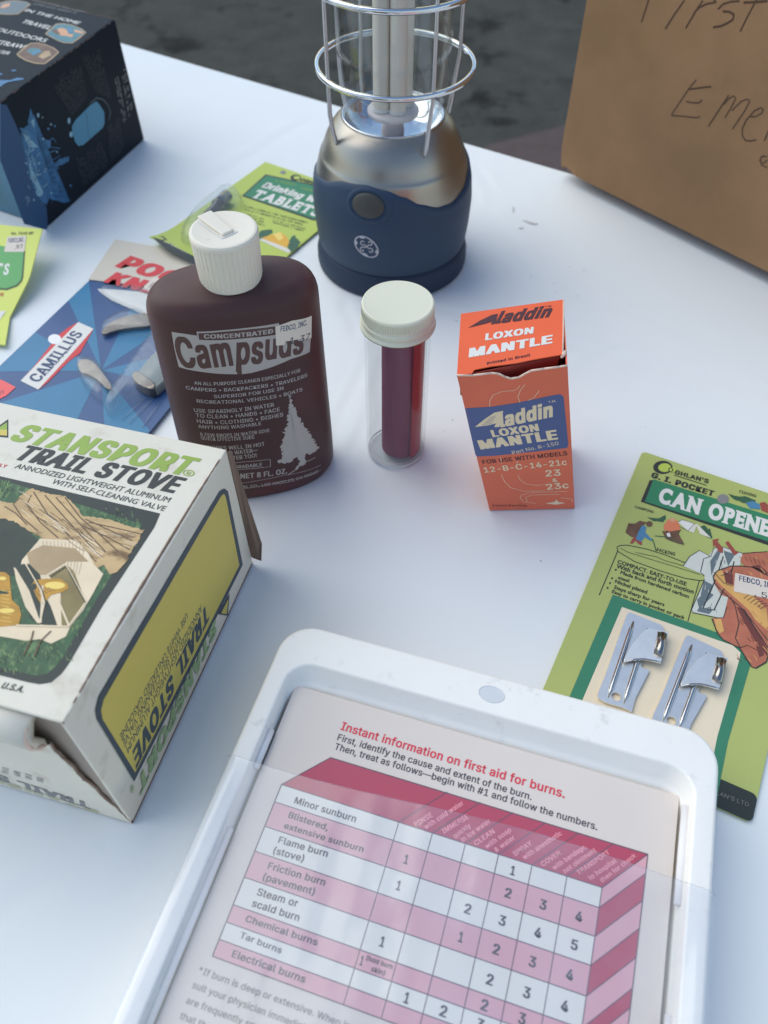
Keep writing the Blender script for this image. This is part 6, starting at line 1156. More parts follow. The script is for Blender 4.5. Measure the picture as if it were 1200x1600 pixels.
 ["P","pale_splash_print",3,[[17.52,32.17],[17.39,32.03],[17.21,31.93],[16.98,31.9],[16.74,31.93],[16.51,32.01],[16.31,32.15],[16.15,32.33],[16.07,32.53],[16.05,32.73],[16.11,32.91],[16.24,33.05],[16.43,33.15],[16.65,33.18],[16.89,33.15],[17.12,33.07],[17.33,32.93],[17.48,32.75],[17.57,32.55],[17.58,32.35]],0],
 ["P","splash_print",3,[[25.63,46.59],[25.48,46.43],[25.28,46.33],[25.03,46.29],[24.76,46.31],[24.5,46.41],[24.28,46.55],[24.11,46.74],[24.01,46.95],[23.99,47.17],[24.05,47.36],[24.19,47.52],[24.4,47.62],[24.64,47.67],[24.91,47.64],[25.17,47.55],[25.4,47.4],[25.57,47.21],[25.67,47.0],[25.69,46.79]],0],
 ["P","pale_splash_print",3,[[32.08,36.38],[31.97,36.25],[31.8,36.16],[31.6,36.13],[31.38,36.16],[31.17,36.23],[30.98,36.36],[30.84,36.51],[30.76,36.69],[30.74,36.86],[30.79,37.02],[30.9,37.15],[31.07,37.23],[31.27,37.27],[31.49,37.24],[31.7,37.17],[31.89,37.04],[32.03,36.89],[32.11,36.71],[32.13,36.54]],0],
 ["P","splash_print",3,[[7.35,27.53],[7.29,27.47],[7.22,27.43],[7.13,27.42],[7.03,27.43],[6.94,27.47],[6.86,27.52],[6.8,27.6],[6.77,27.68],[6.76,27.76],[6.79,27.83],[6.84,27.89],[6.91,27.93],[7.0,27.94],[7.1,27.93],[7.19,27.89],[7.27,27.84],[7.33,27.76],[7.37,27.68],[7.37,27.6]],0],
 ["P","pale_splash_print",3,[[32.2,36.44],[32.13,36.36],[32.01,36.3],[31.88,36.28],[31.73,36.29],[31.58,36.35],[31.46,36.43],[31.36,36.54],[31.3,36.65],[31.29,36.77],[31.32,36.88],[31.4,36.97],[31.52,37.03],[31.65,37.05],[31.8,37.03],[31.94,36.98],[32.07,36.9],[32.17,36.79],[32.23,36.67],[32.24,36.55]],0],
 ["P","splash_print",3,[[26.35,31.08],[26.29,31.01],[26.2,30.96],[26.09,30.95],[25.98,30.96],[25.87,31.0],[25.77,31.07],[25.69,31.15],[25.65,31.25],[25.64,31.34],[25.67,31.43],[25.73,31.5],[25.82,31.54],[25.92,31.56],[26.04,31.55],[26.15,31.5],[26.25,31.44],[26.33,31.35],[26.37,31.26],[26.38,31.16]],0],
 ["P","pale_splash_print",3,[[35.2,53.26],[35.05,53.1],[34.84,52.99],[34.58,52.95],[34.3,52.97],[34.03,53.06],[33.79,53.21],[33.6,53.4],[33.49,53.62],[33.47,53.84],[33.54,54.04],[33.68,54.21],[33.89,54.31],[34.15,54.36],[34.43,54.33],[34.7,54.24],[34.94,54.09],[35.13,53.9],[35.24,53.69],[35.26,53.47]],0],
 ["P","splash_print",3,[[24.39,48.32],[24.32,48.23],[24.21,48.18],[24.08,48.16],[23.94,48.17],[23.8,48.22],[23.68,48.3],[23.59,48.4],[23.53,48.51],[23.52,48.62],[23.56,48.72],[23.63,48.81],[23.74,48.86],[23.87,48.89],[24.01,48.87],[24.15,48.82],[24.27,48.75],[24.36,48.65],[24.42,48.54],[24.43,48.42]],0],
 ["P","pale_splash_print",3,[[18.66,59.73],[18.59,59.66],[18.49,59.61],[18.38,59.59],[18.26,59.6],[18.14,59.64],[18.04,59.7],[17.96,59.79],[17.91,59.88],[17.9,59.98],[17.93,60.07],[18.0,60.14],[18.09,60.19],[18.21,60.21],[18.33,60.2],[18.45,60.16],[18.55,60.1],[18.63,60.01],[18.68,59.92],[18.69,59.82]],0],
 ["P","splash_print",3,[[20.05,16.75],[19.97,16.66],[19.85,16.6],[19.72,16.58],[19.57,16.6],[19.42,16.66],[19.3,16.75],[19.2,16.86],[19.15,16.99],[19.14,17.11],[19.17,17.23],[19.25,17.32],[19.37,17.37],[19.51,17.39],[19.65,17.37],[19.8,17.32],[19.92,17.23],[20.02,17.11],[20.08,16.99],[20.09,16.86]],0],
 ["P","pale_splash_print",3,[[10.98,42.08],[10.92,42.01],[10.83,41.96],[10.72,41.95],[10.6,41.96],[10.49,42.0],[10.39,42.07],[10.32,42.15],[10.28,42.24],[10.27,42.34],[10.3,42.43],[10.37,42.5],[10.46,42.54],[10.56,42.56],[10.68,42.55],[10.79,42.51],[10.89,42.44],[10.96,42.36],[11.0,42.26],[11.01,42.17]],0],
 ["P","splash_print",3,[[14.69,25.47],[14.61,25.38],[14.51,25.33],[14.37,25.31],[14.23,25.32],[14.1,25.38],[13.98,25.46],[13.89,25.57],[13.84,25.68],[13.83,25.8],[13.87,25.91],[13.94,25.99],[14.05,26.05],[14.18,26.07],[14.32,26.05],[14.46,26.0],[14.58,25.91],[14.67,25.81],[14.72,25.69],[14.73,25.57]],0],
 ["P","pale_splash_print",3,[[31.79,31.2],[31.73,31.14],[31.64,31.09],[31.53,31.07],[31.41,31.09],[31.3,31.13],[31.2,31.2],[31.12,31.28],[31.08,31.38],[31.07,31.47],[31.1,31.56],[31.16,31.63],[31.24,31.67],[31.35,31.69],[31.47,31.67],[31.58,31.63],[31.68,31.56],[31.76,31.48],[31.8,31.39],[31.81,31.29]],0],
 ["P","splash_print",3,[[13.61,36.59],[13.55,36.52],[13.46,36.48],[13.35,36.46],[13.24,36.47],[13.13,36.51],[13.04,36.58],[12.96,36.66],[12.92,36.75],[12.92,36.85],[12.95,36.93],[13.01,37.0],[13.09,37.05],[13.2,37.06],[13.31,37.05],[13.42,37.01],[13.52,36.95],[13.59,36.86],[13.63,36.77],[13.64,36.68]],0],
 ["P","pale_splash_print",3,[[13.4,38.15],[13.25,37.99],[13.03,37.88],[12.77,37.83],[12.49,37.86],[12.23,37.96],[11.99,38.12],[11.82,38.33],[11.72,38.55],[11.7,38.78],[11.78,38.99],[11.93,39.16],[12.14,39.27],[12.4,39.31],[12.67,39.28],[12.94,39.18],[13.17,39.02],[13.35,38.82],[13.45,38.59],[13.47,38.36]],0],
 ["P","splash_print",3,[[21.54,28.28],[21.49,28.22],[21.42,28.19],[21.33,28.17],[21.23,28.18],[21.14,28.22],[21.06,28.28],[20.99,28.35],[20.96,28.43],[20.95,28.51],[20.98,28.58],[21.03,28.64],[21.1,28.68],[21.19,28.69],[21.29,28.68],[21.38,28.64],[21.46,28.59],[21.52,28.51],[21.56,28.43],[21.57,28.35]],0],
 ["P","pale_splash_print",3,[[24.3,49.0],[24.14,48.82],[23.9,48.7],[23.62,48.66],[23.32,48.68],[23.03,48.79],[22.78,48.95],[22.58,49.16],[22.47,49.4],[22.45,49.64],[22.52,49.86],[22.68,50.04],[22.91,50.16],[23.19,50.21],[23.49,50.18],[23.78,50.08],[24.04,49.91],[24.23,49.7],[24.35,49.46],[24.37,49.22]],0],
 ["P","splash_print",3,[[12.18,25.23],[12.12,25.16],[12.05,25.12],[11.95,25.11],[11.85,25.12],[11.75,25.16],[11.67,25.22],[11.61,25.3],[11.57,25.38],[11.56,25.47],[11.59,25.54],[11.64,25.6],[11.72,25.64],[11.82,25.66],[11.92,25.65],[12.01,25.61],[12.1,25.55],[12.16,25.47],[12.2,25.39],[12.2,25.3]],0],
 ["P","pale_splash_print",3,[[14.55,16.76],[14.4,16.59],[14.18,16.48],[13.92,16.45],[13.65,16.48],[13.38,16.59],[13.15,16.76],[12.97,16.97],[12.87,17.21],[12.86,17.44],[12.93,17.65],[13.08,17.82],[13.29,17.93],[13.55,17.96],[13.82,17.93],[14.09,17.82],[14.32,17.65],[14.5,17.44],[14.6,17.21],[14.62,16.97]],0],
 ["P","splash_print",3,[[38.07,50.86],[37.91,50.68],[37.67,50.56],[37.38,50.51],[37.07,50.54],[36.76,50.64],[36.49,50.81],[36.29,51.02],[36.17,51.27],[36.14,51.51],[36.21,51.74],[36.37,51.92],[36.61,52.04],[36.9,52.09],[37.21,52.06],[37.52,51.96],[37.79,51.79],[37.99,51.58],[38.12,51.33],[38.14,51.09]],0],
 ["P","pale_splash_print",3,[[-2.3,21.18],[-2.45,21.02],[-2.66,20.91],[-2.9,20.87],[-3.17,20.91],[-3.42,21.01],[-3.64,21.18],[-3.81,21.38],[-3.9,21.61],[-3.9,21.84],[-3.83,22.04],[-3.68,22.21],[-3.47,22.31],[-3.23,22.35],[-2.96,22.32],[-2.71,22.21],[-2.49,22.05],[-2.32,21.85],[-2.23,21.62],[-2.22,21.39]],0],
 ["P","splash_print",3,[[32.82,31.21],[32.75,31.13],[32.65,31.08],[32.52,31.06],[32.39,31.07],[32.25,31.12],[32.14,31.2],[32.05,31.3],[32.0,31.41],[31.98,31.52],[32.02,31.62],[32.09,31.7],[32.19,31.75],[32.32,31.77],[32.45,31.75],[32.58,31.7],[32.7,31.63],[32.79,31.53],[32.84,31.42],[32.85,31.31]],0],
 ["P","pale_splash_print",3,[[15.56,31.39],[15.43,31.24],[15.24,31.15],[15.01,31.11],[14.77,31.14],[14.53,31.23],[14.32,31.37],[14.17,31.55],[14.08,31.76],[14.07,31.96],[14.13,32.14],[14.26,32.29],[14.45,32.38],[14.67,32.42],[14.92,32.39],[15.15,32.3],[15.36,32.16],[15.52,31.98],[15.61,31.78],[15.62,31.57]],0],
 ["P","splash_print",3,[[12.83,23.78],[12.77,23.72],[12.69,23.67],[12.59,23.66],[12.49,23.67],[12.39,23.71],[12.3,23.78],[12.23,23.86],[12.19,23.95],[12.19,24.03],[12.21,24.11],[12.27,24.18],[12.35,24.22],[12.45,24.23],[12.56,24.22],[12.66,24.18],[12.75,24.12],[12.82,24.04],[12.85,23.95],[12.86,23.86]],0],
 ["P","pale_splash_print",3,[[29.7,60.35],[29.62,60.26],[29.49,60.19],[29.34,60.17],[29.17,60.18],[29.01,60.23],[28.87,60.32],[28.76,60.43],[28.7,60.56],[28.69,60.69],[28.73,60.81],[28.81,60.9],[28.94,60.97],[29.09,61.0],[29.26,60.98],[29.42,60.93],[29.56,60.84],[29.67,60.73],[29.73,60.6],[29.74,60.47]],0],
 ["L","splash_print",2,0.6964670156612767,[[27.78,46.0],[32.01,45.83],[33.43,42.21]]],
 ["L","splash_print",2,0.5212912772095717,[[24.52,43.55],[30.06,40.32],[35.17,37.26]]],
 ["L","splash_print",2,0.6138538560726888,[[23.35,40.05],[29.96,38.42],[31.41,36.48]]],
 ["L","splash_print",2,0.45225124958244983,[[21.11,37.06],[25.48,34.11],[33.1,33.62]]],
 ["L","splash_print",2,0.31586375466607497,[[18.93,34.02],[27.62,31.37],[34.03,28.95]]],
 ["L","splash_print",2,0.625306128576556,[[17.7,30.46],[24.81,27.73],[28.77,27.28]]],
 ["L","splash_print",2,0.5971312399916117,[[16.87,26.66],[22.84,24.71],[24.62,21.23]]],
 ["L","splash_print",2,0.7231127189542726,[[13.09,24.4],[20.3,20.41],[26.57,15.54]]],
 ["L","splash_print",2,0.7395010846049701,[[11.46,20.98],[20.63,17.92],[21.33,14.12]]],
 ["L","splash_print",2,0.38363327280257953,[[9.94,17.45],[17.25,15.62],[18.78,12.6]]],
 ["G","side_ink",1,[[55.88,49.22],[46.13,74.93],[79.12,74.75],[76.19,53.42]],13,21,0.35],
 ["G","side_ink",1,[[84.71,52.93],[82.2,77.01],[101.29,75.3],[100.66,40.66]],11,22,0.35],
 ["G","side_ink",1,[[79.97,4.23],[88.13,28.37],[104.78,29.9],[99.22,5.56]],10,23,0.35],
 ["G","side_ink",1,[[45.11,4.95],[46.92,26.12],[76.72,22.33],[77.78,4.14]],12,24,0.35],
 ["G","grey_ink",1,[[105.47,20.39],[108.81,58.8],[115.49,57.72],[110.93,22.55]],2,31,1.5],
 ["G","grey_ink",1,[[112.74,21.73],[118.32,54.99],[124.3,54.22],[121.93,26.89]],2,32,1.5],
]
ART['carton'] = [
 ["L","pen_ink",1,0.81,[[42.56,117.67],[41.09,105.62]]],
 ["L","pen_ink",1,0.9,[[65.05,123.52],[61.02,115.16],[57.6,106.71]]],
 ["L","pen_ink",1,0.9,[[76.12,126.4],[73.57,120.37],[70.19,110.56]]],
 ["L","pen_ink",1,0.9,[[72.79,119.25],[75.14,122.59],[78.79,125.33],[84.05,127.59]]],
 ["L","pen_ink",1,0.9,[[86.25,124.65],[88.44,127.86],[92.77,130.15],[96.99,131.54]]],
 ["L","pen_ink",1,1.08,[[89.32,124.47],[93.1,125.31],[96.12,124.77],[96.43,122.39],[93.99,119.94],[90.73,117.54],[86.43,115.73]]],
 ["L","pen_ink",1,0.81,[[106.24,135.35],[104.23,126.85],[102.48,118.14]]],
 ["L","pen_ink",1,1.08,[[99.55,131.46],[105.34,133.15],[111.95,135.43]]],
 ["L","pen_ink",1,0.7200000000000001,[[85.26,87.7],[82.12,81.28],[78.58,71.78],[75.55,63.95]]],
 ["L","pen_ink",1,0.7200000000000001,[[75.66,63.63],[84.67,66.24],[92.44,68.14],[94.03,69.55]]],
 ["L","pen_ink",1,0.9,[[82.31,81.21],[88.56,84.08],[95.53,87.17]]],
 ["L","pen_ink",1,0.81,[[82.6,74.41],[85.96,74.86],[89.76,75.88],[91.65,77.08],[92.25,78.65]]],
 ["L","pen_ink",1,0.81,[[107.31,86.29],[104.21,76.46],[100.99,66.24]]],
 ["L","pen_ink",1,0.7200000000000001,[[105.93,80.46],[108.21,84.93],[110.58,86.92],[112.01,86.21],[110.8,80.11],[109.24,74.1]]],
 ["L","pen_ink",1,0.7200000000000001,[[111.95,79.15],[115.65,85.78],[118.63,87.98],[120.4,87.73],[119.5,81.78],[115.79,70.0]]],
 ["L","pen_ink",1,0.81,[[123.69,79.9],[126.66,81.08],[129.32,83.88],[129.57,86.08],[127.62,86.26],[124.88,83.66],[122.02,77.27],[121.46,72.28],[123.0,68.67],[125.62,66.99],[128.44,67.77],[131.57,69.64]]],
 ["L","pen_ink",1,0.81,[[137.09,81.32],[136.43,75.02],[136.15,70.67]]],
 ["L","pen_ink",1,0.7200000000000001,[[141.06,63.61],[137.93,62.39],[137.46,59.71],[140.09,58.96],[141.8,61.78]]],
 ["L","pen_ink",1,0.63,[[139.02,63.52],[137.76,60.9],[139.33,57.94],[143.42,57.78]]],
 ["L","pen_ink",1,0.81,[[42.56,117.67],[43.7,123.47],[44.36,126.65]]],
 ["L","pen_ink",1,0.9,[[43.7,123.47],[54.45,127.97]]],
 ["L","pen_ink",1,0.81,[[41.05,118.52],[50.64,122.21]]],
 ["L","pen_ink",1,0.9,[[67.19,127.63],[67.89,128.99]]],
 ["L","pen_ink",1,0.9,[[84.05,127.59],[82.19,128.56]]],
]
ART['bottle'] = [
 ["P","silver_print",1,[[-26.28,101.83],[-21.66,101.6],[-16.95,100.89],[-16.81,98.84],[-8.17,97.9],[3.13,97.06],[13.42,95.84],[21.41,93.92],[29.04,91.32],[27.21,80.57],[18.83,81.46],[8.98,79.91],[1.5,79.17],[-2.47,79.31],[-11.39,80.98],[-18.83,82.47],[-23.72,83.28],[-26.88,83.98],[-26.82,93.23]],0],
 ["P","silver_print",1,[[-16.75,102.75],[-6.21,102.56],[4.39,101.91],[15.44,101.03],[15.58,99.89],[13.87,99.98],[4.28,101.08],[-6.33,101.8],[-16.39,101.97]],0],
 ["P","silver_print",1,[[-16.75,102.75],[-16.29,102.58],[-16.35,98.99],[-16.82,98.77]],0],
 ["P","bottle_ink",2,[[-16.3,101.81],[-6.36,101.57],[4.25,100.85],[13.87,99.98],[13.91,96.64],[3.17,97.37],[-7.49,98.2],[-16.14,99.14]],0],
 ["T","silver_print",3,"CONCENTRATED",-14.44,99.38,12.69,97.03,2.04,0,0.03],
 ["T","bottle_ink",3,"Cam",-26.38,84.7,-4.97,84.9,14.72,0,0.035],
 ["T","bottle_ink",3,"ps",-3.95,85.22,6.83,83.47,13.79,0,0.035],
 ["T","bottle_ink",3,"uds",7.87,84.89,24.35,82.51,12.78,0,0.035],
 ["P","bottle_ink",3,[[-3.63,86.59],[-1.78,85.39],[-2.36,79.12],[-4.29,79.49]],0],
 ["P","sticker_paper",5,[[13.87,99.98],[20.96,100.17],[29.65,97.49],[28.61,87.13],[22.47,90.01],[17.14,91.32],[16.5,89.68],[13.19,90.57]],0],
 ["T","navy_ink",6,"FEDCO, INC.",15.67,96.85,27.12,94.85,2.45,0,0.015],
 ["T","slate_ink",6,"1. 37",18.73,89.22,27.59,87.03,3.13,0,0.005],
 ["T","silver_print",1,"AN ALL PURPOSE CLEANER ESPECIALLY FOR",-22.26,75.36,22.18,72.93,1.8,0,0.012],
 ["T","silver_print",1,"CAMPERS • BACKPACKERS • TRAVELERS",-26.11,72.25,25.06,68.63,1.88,0,0.012],
 ["T","silver_print",1,"SUPERIOR FOR USE IN",-15.51,67.91,13.96,66.43,1.81,0,0.012],
 ["T","silver_print",1,"RECREATIONAL VEHICLES • BOATS",-23.02,65.23,22.21,62.04,1.9,0,0.012],
 ["T","silver_print",1,"USE SPARINGLY IN WATER",-25.03,59.52,8.93,58.46,2.14,0,0.012],
 ["T","silver_print",1,"TO CLEAN • HANDS • FACE",-24.82,56.54,11.21,54.86,2.17,0,0.012],
 ["T","silver_print",1,"HAIR • CLOTHING • DISHES",-24.94,53.06,12.31,51.38,2.2,0,0.012],
 ["T","silver_print",1,"ANYTHING WASHABLE",-24.94,49.85,2.17,49.04,2.02,0,0.012],
 ["T","silver_print",1,"A FEW DROPS IN WATER GIVE",-25.05,45.19,5.33,43.92,1.97,0,0.012],
 ["T","silver_print",1,"QUICK EFFECTIVE SUDS",-24.97,42.79,-1.82,41.52,2.19,0,0.012],
 ["T","silver_print",1,"WORKS WELL IN HOT",-23.81,36.88,2.25,35.98,2.33,0,0.012],
 ["T","silver_print",1,"OR COLD WATER—",-22.83,33.48,-1.27,32.9,2.35,0,0.012],
 ["T","silver_print",1,"SALT WATER TOO!",-23.73,29.97,-2.18,29.63,2.39,0,0.012],
 ["T","silver_print",1,"BIODEGRADABLE",-20.71,24.37,-0.51,23.04,2.2,0,0.012],
 ["T","silver_print",1,"NET 8 FL. OZ.",-11.39,16.66,10.63,14.61,3.35,0,0.03],
 ["T","silver_print",1,"CHEMICAL CO., LOS ANGELES, CA 90065",-20.6,10.48,25.62,6.83,1.89,0,0.012],
 ["L","silver_print",1,0.3,[[-21.65,22.89],[-9.32,22.82],[3.26,21.69],[3.63,26.49],[-8.67,27.7],[-20.88,27.93]]],
 ["L","silver_print",1,0.25,[[-20.21,13.17],[-10.55,13.44],[8.6,13.77],[27.66,10.61]]],
 ["L","silver_print",1,0.25,[[-20.81,9.07],[-11.1,9.23],[8.22,9.86],[27.41,6.99]]],
 ["P","silver_print",1,[[16.46,61.68],[16.65,58.32],[17.25,55.21],[18.21,50.92],[19.42,47.4],[20.91,42.14],[22.51,37.66],[23.82,33.76],[25.15,29.71],[26.38,25.83],[27.76,22.34],[25.37,21.49],[22.48,22.01],[20.17,23.69],[19.91,20.56],[19.98,18.29],[20.83,16.67],[17.19,16.95],[15.85,15.34],[14.6,14.78],[15.65,17.7],[17.37,19.11],[16.97,23.71],[14.46,22.13],[11.68,21.63],[9.39,21.93],[7.27,23.75],[8.97,26.97],[10.16,29.76],[8.91,32.32],[10.41,35.98],[12.03,39.52],[11.26,40.82],[12.8,44.29],[14.22,46.73],[13.55,48.97],[14.79,51.9],[15.69,55.87]],1.0],
 ["L","silver_print",1,0.4,[[19.74,18.42],[22.58,17.85],[25.12,18.02]]],
 ["L","silver_print",1,0.5,[[15.9,15.88],[12.98,14.35],[10.89,13.14]]],
]
ART['mantle_lid'] = [
 ["P","maroon_ink",2,[[3.43,30.15],[8.3,34.13],[13.01,36.85],[15.54,37.1],[14.71,30.05],[12.7,30.01],[13.15,31.89],[10.49,31.15]],0],
 ["T","maroon_ink",2,"laddin",14.54,30.39,37.02,29.25,8.01,0.25,0.05],
 ["T","maroon_ink",2,"T.M.",35.22,36.62,38.31,36.59,1.2,0,0.02],
 ["T","card_white",2,"LOXON",10.67,19.8,30.61,19.08,4.26,0,0.05],
 ["T","card_white",2,"MANTLE",4.31,10.4,38.68,9.81,5.46,0,0.06],
 ["T","maroon_ink",2,"Printed in Brazil",11.93,3.35,29.61,3.59,1.68,0,0.03],
]
ART['mantle_front'] = [
 ["P","mantle_blue",1,[[-0.0,73.29],[10.63,72.96],[21.32,74.1],[36.95,76.95],[38.73,76.74],[39.8,75.21],[40.6,45.77],[39.9,43.7],[22.7,42.42],[8.34,41.37],[0.18,41.56],[-0.28,43.17]],0],
 ["P","label_cream",2,[[2.19,61.31],[7.28,66.13],[11.41,69.41],[15.01,69.98],[12.21,60.18],[10.13,60.41],[11.16,62.62],[7.53,61.74]],0],
 ["T","label_cream",2,"laddin",12.54,60.15,34.81,64.38,8.17,0.25,0.05],
 ["T","label_cream",2,"T.M.",33.6,72.4,36.75,72.86,1.14,0,0.01],
 ["L","mantle_blue",3,0.18,[[5.25,62.26],[9.79,63.03]]],
 ["L","mantle_blue",3,0.18,[[6.24,63.31],[10.26,64.13]]],
 ["L","mantle_blue",3,0.18,[[7.21,64.35],[10.73,65.22]]],
 ["L","mantle_blue",3,0.18,[[8.18,65.39],[11.2,66.31]]],
 ["L","mantle_blue",3,0.18,[[9.14,66.42],[11.66,67.38]]],
 ["T","label_cream",2,"LOXON",8.65,54.12,28.69,56.22,4.28,0,0.05],
 ["T","label_cream",2,"MANTLE",2.42,46.57,36.38,50.12,5.65,0,0.06],
 ["T","label_cream",2,"Part No. R-150",15.96,41.79,36.55,46.28,2.26,0,0.0],
 ["T","maroon_ink",1,"FOR USE WITH MODELS",2.06,36.04,39.99,38.97,2.68,0,0.02],
 ["T","label_cream",1,"12-B-C-14-21c",1.9,29.84,39.55,32.51,3.67,0,0.015],
 ["T","label_cream",1,"23",29.41,24.95,36.35,25.19,4.33,0,0.015],
 ["T","label_cream",1,"&",32.34,20.62,34.62,20.77,2.63,0,0.01],
 ["T","label_cream",1,"23c",29.32,15.08,39.85,15.98,4.21,0,0.015],
 ["T","maroon_ink",1,"Patent Pending",2.07,3.22,18.47,2.69,1.66,0,0.0],
 ["L","label_cream",1,0.22,[[9.19,27.77],[10.13,22.41],[12.42,17.64],[18.33,14.64],[28.41,14.37]]],
 ["L","label_cream",1,0.22,[[16.68,26.76],[17.28,23.43],[19.8,20.24],[24.42,18.72],[30.64,19.24]]],
 ["L","label_cream",1,0.22,[[38.97,13.32],[29.8,13.53],[21.1,13.4],[17.1,11.9],[15.89,9.58],[17.53,6.3],[23.32,4.91]]],
 ["L","label_cream",1,0.22,[[35.49,11.38],[21.92,11.63],[18.64,9.76],[19.03,6.55]]],
 ["L","label_cream",1,0.22,[[35.36,8.61],[40.71,7.58],[41.12,5.24]]],
 ["L","label_cream",1,0.22,[[9.83,73.06],[10.45,76.63],[12.12,79.77],[15.64,81.32],[20.41,81.31],[22.08,82.25],[23.03,83.86]]],
 ["L","label_cream",1,0.22,[[22.12,74.0],[21.65,77.63],[22.92,80.99],[25.03,84.18]]],
 ["L","label_cream",1,0.22,[[25.44,74.8],[27.99,76.27],[30.28,80.08]]],
 ["L","label_cream",1,0.22,[[10.4,40.04],[10.34,35.76]]],
 ["L","label_cream",1,0.22,[[18.01,40.06],[17.16,35.18]]],
 ["P","label_cream",1,[[27.75,4.72],[32.25,5.63],[33.34,7.46],[34.22,5.54],[37.63,4.6],[33.12,3.53]],0],
]
ART['lantern'] = [
 ["L","logo_silver",1,0.75,[[-8.49,35.19],[-8.47,33.52],[-8.9,32.04],[-9.77,30.86],[-11.02,30.03],[-12.57,29.59],[-14.33,29.58],[-16.16,30.0],[-17.96,30.77],[-19.59,31.87],[-20.93,33.24],[-21.87,34.8],[-22.34,36.47],[-22.3,38.14],[-21.77,39.69],[-20.78,41.01],[-19.44,41.99],[-17.83,42.55],[-16.08,42.64],[-14.3,42.25],[-12.6,41.41],[-11.09,40.18],[-9.85,38.65],[-8.96,36.95],[-8.49,35.19]]],
 ["L","logo_silver",1,0.6,[[-15.26,36.27],[-16.31,37.48],[-17.43,36.85],[-18.39,37.12],[-18.7,38.04],[-18.3,39.04],[-17.52,39.57],[-16.85,39.46],[-16.6,38.88]]],
 ["L","logo_silver",1,0.6,[[-15.26,36.27],[-13.98,37.53],[-12.88,37.54],[-12.01,38.35],[-11.78,39.43],[-12.21,40.18],[-12.96,40.28],[-13.59,39.78],[-13.79,39.07]]],
 ["L","logo_silver",1,0.6,[[-15.26,36.27],[-16.64,35.38],[-17.75,35.48],[-18.75,34.71],[-19.16,33.59],[-18.83,32.77],[-18.07,32.61],[-17.35,33.08],[-17.05,33.8]]],
 ["L","logo_silver",1,0.6,[[-15.26,36.27],[-13.66,35.32],[-12.54,35.73],[-11.7,35.22],[-11.52,34.19],[-11.99,33.26],[-12.77,32.89],[-13.39,33.17],[-13.56,33.81]]],
 ["L","logo_silver",1,1.2,[[-18.88,41.76],[-16.28,41.83]]],
 ["L","logo_silver",1,1.2,[[-14.72,30.08],[-17.29,31.33]]],
 ["L","logo_silver",1,1.3,[[-21.77,36.01],[-21.25,38.35]]],
 ["L","logo_silver",1,1.3,[[-8.88,34.96],[-9.61,32.86]]],
]
RAYC = (54.6, -77.2)
RAYA = [2.443, 2.255, 1.855, 1.299, 0.778, 0.112, -0.539, -0.938, -1.301, -2.269, -2.741, -3.387]
KB = [[(40.9, -80.1), (39.4, -75.2), (45.0, -73.0), (53.5, -76.0), (62.8, -82.9), (72.4, -89.3), (73.3, -101.9), (58.6, -94.9), (50.5, -89.9)], [(37.1, -51.4), (35.0, -44.0), (37.1, -36.0), (43.8, -28.5), (50.3, -27.0), (62.7, -36.3), (65.3, -40.5), (56.6, -44.6), (45.4, -48.6), (40.6, -53.5)], [(74.7, -103.3), (72.9, -90.1), (71.1, -73.2), (66.7, -42.8), (66.9, -27.5), (83.9, -37.0), (94.6, -55.0), (96.6, -83.5), (82.6, -93.2), (82.8, -104.9), (78.7, -106.5)], [(10.9, -16.0), (18.4, -11.7), (39.7, -5.0), (58.6, -13.8), (65.4, -32.9), (50.3, -27.0), (38.6, -26.9), (22.8, -23.4)]]
KH = [(79.4, -81.3), (78.9, -72.1), (78.4, -61.6), (80.0, -48.8), (92.3, -53.8), (97.1, -65.7), (96.0, -77.6), (94.7, -85.2), (87.3, -85.3)]
KBOL = [(77.2, -79.1), (78.1, -75.6), (85.5, -77.8), (94.5, -81.3), (94.7, -85.8), (87.5, -85.7), (80.2, -82.5)]
KBL = [[(41.3, -79.9), (40.5, -75.7), (45.6, -73.8), (52.8, -76.8), (62.2, -83.1), (70.1, -88.1), (69.4, -91.5), (59.6, -86.2), (51.3, -84.3), (47.4, -84.9)], [(38.3, -52.3), (36.9, -45.6), (39.3, -38.1), (45.3, -30.9), (52.9, -26.0), (59.1, -30.7), (62.1, -35.4), (50.7, -41.8), (43.9, -47.5), (40.6, -52.9)], [(78.6, -72.2), (80.5, -57.4), (86.9, -60.3), (84.0, -75.3)]]
KGL = [[(93.5, -85.7), (92.2, -106.8)], [(98.6, -86.7), (100.0, -106.5)], [(89.3, -88.5), (87.2, -106.0)]]
TBL = [(2.5, -55.8), (0.8, -45.5), (9.4, -44.7), (22.1, -52.5), (32.6, -73.9), (36.2, -106.2), (21.5, -115.4), (10.9, -106.0), (2.5, -77.9)]
TBC = [(11.4, -56.9), (13.6, -70.9), (13.9, -72.9), (18.6, -97.1)]
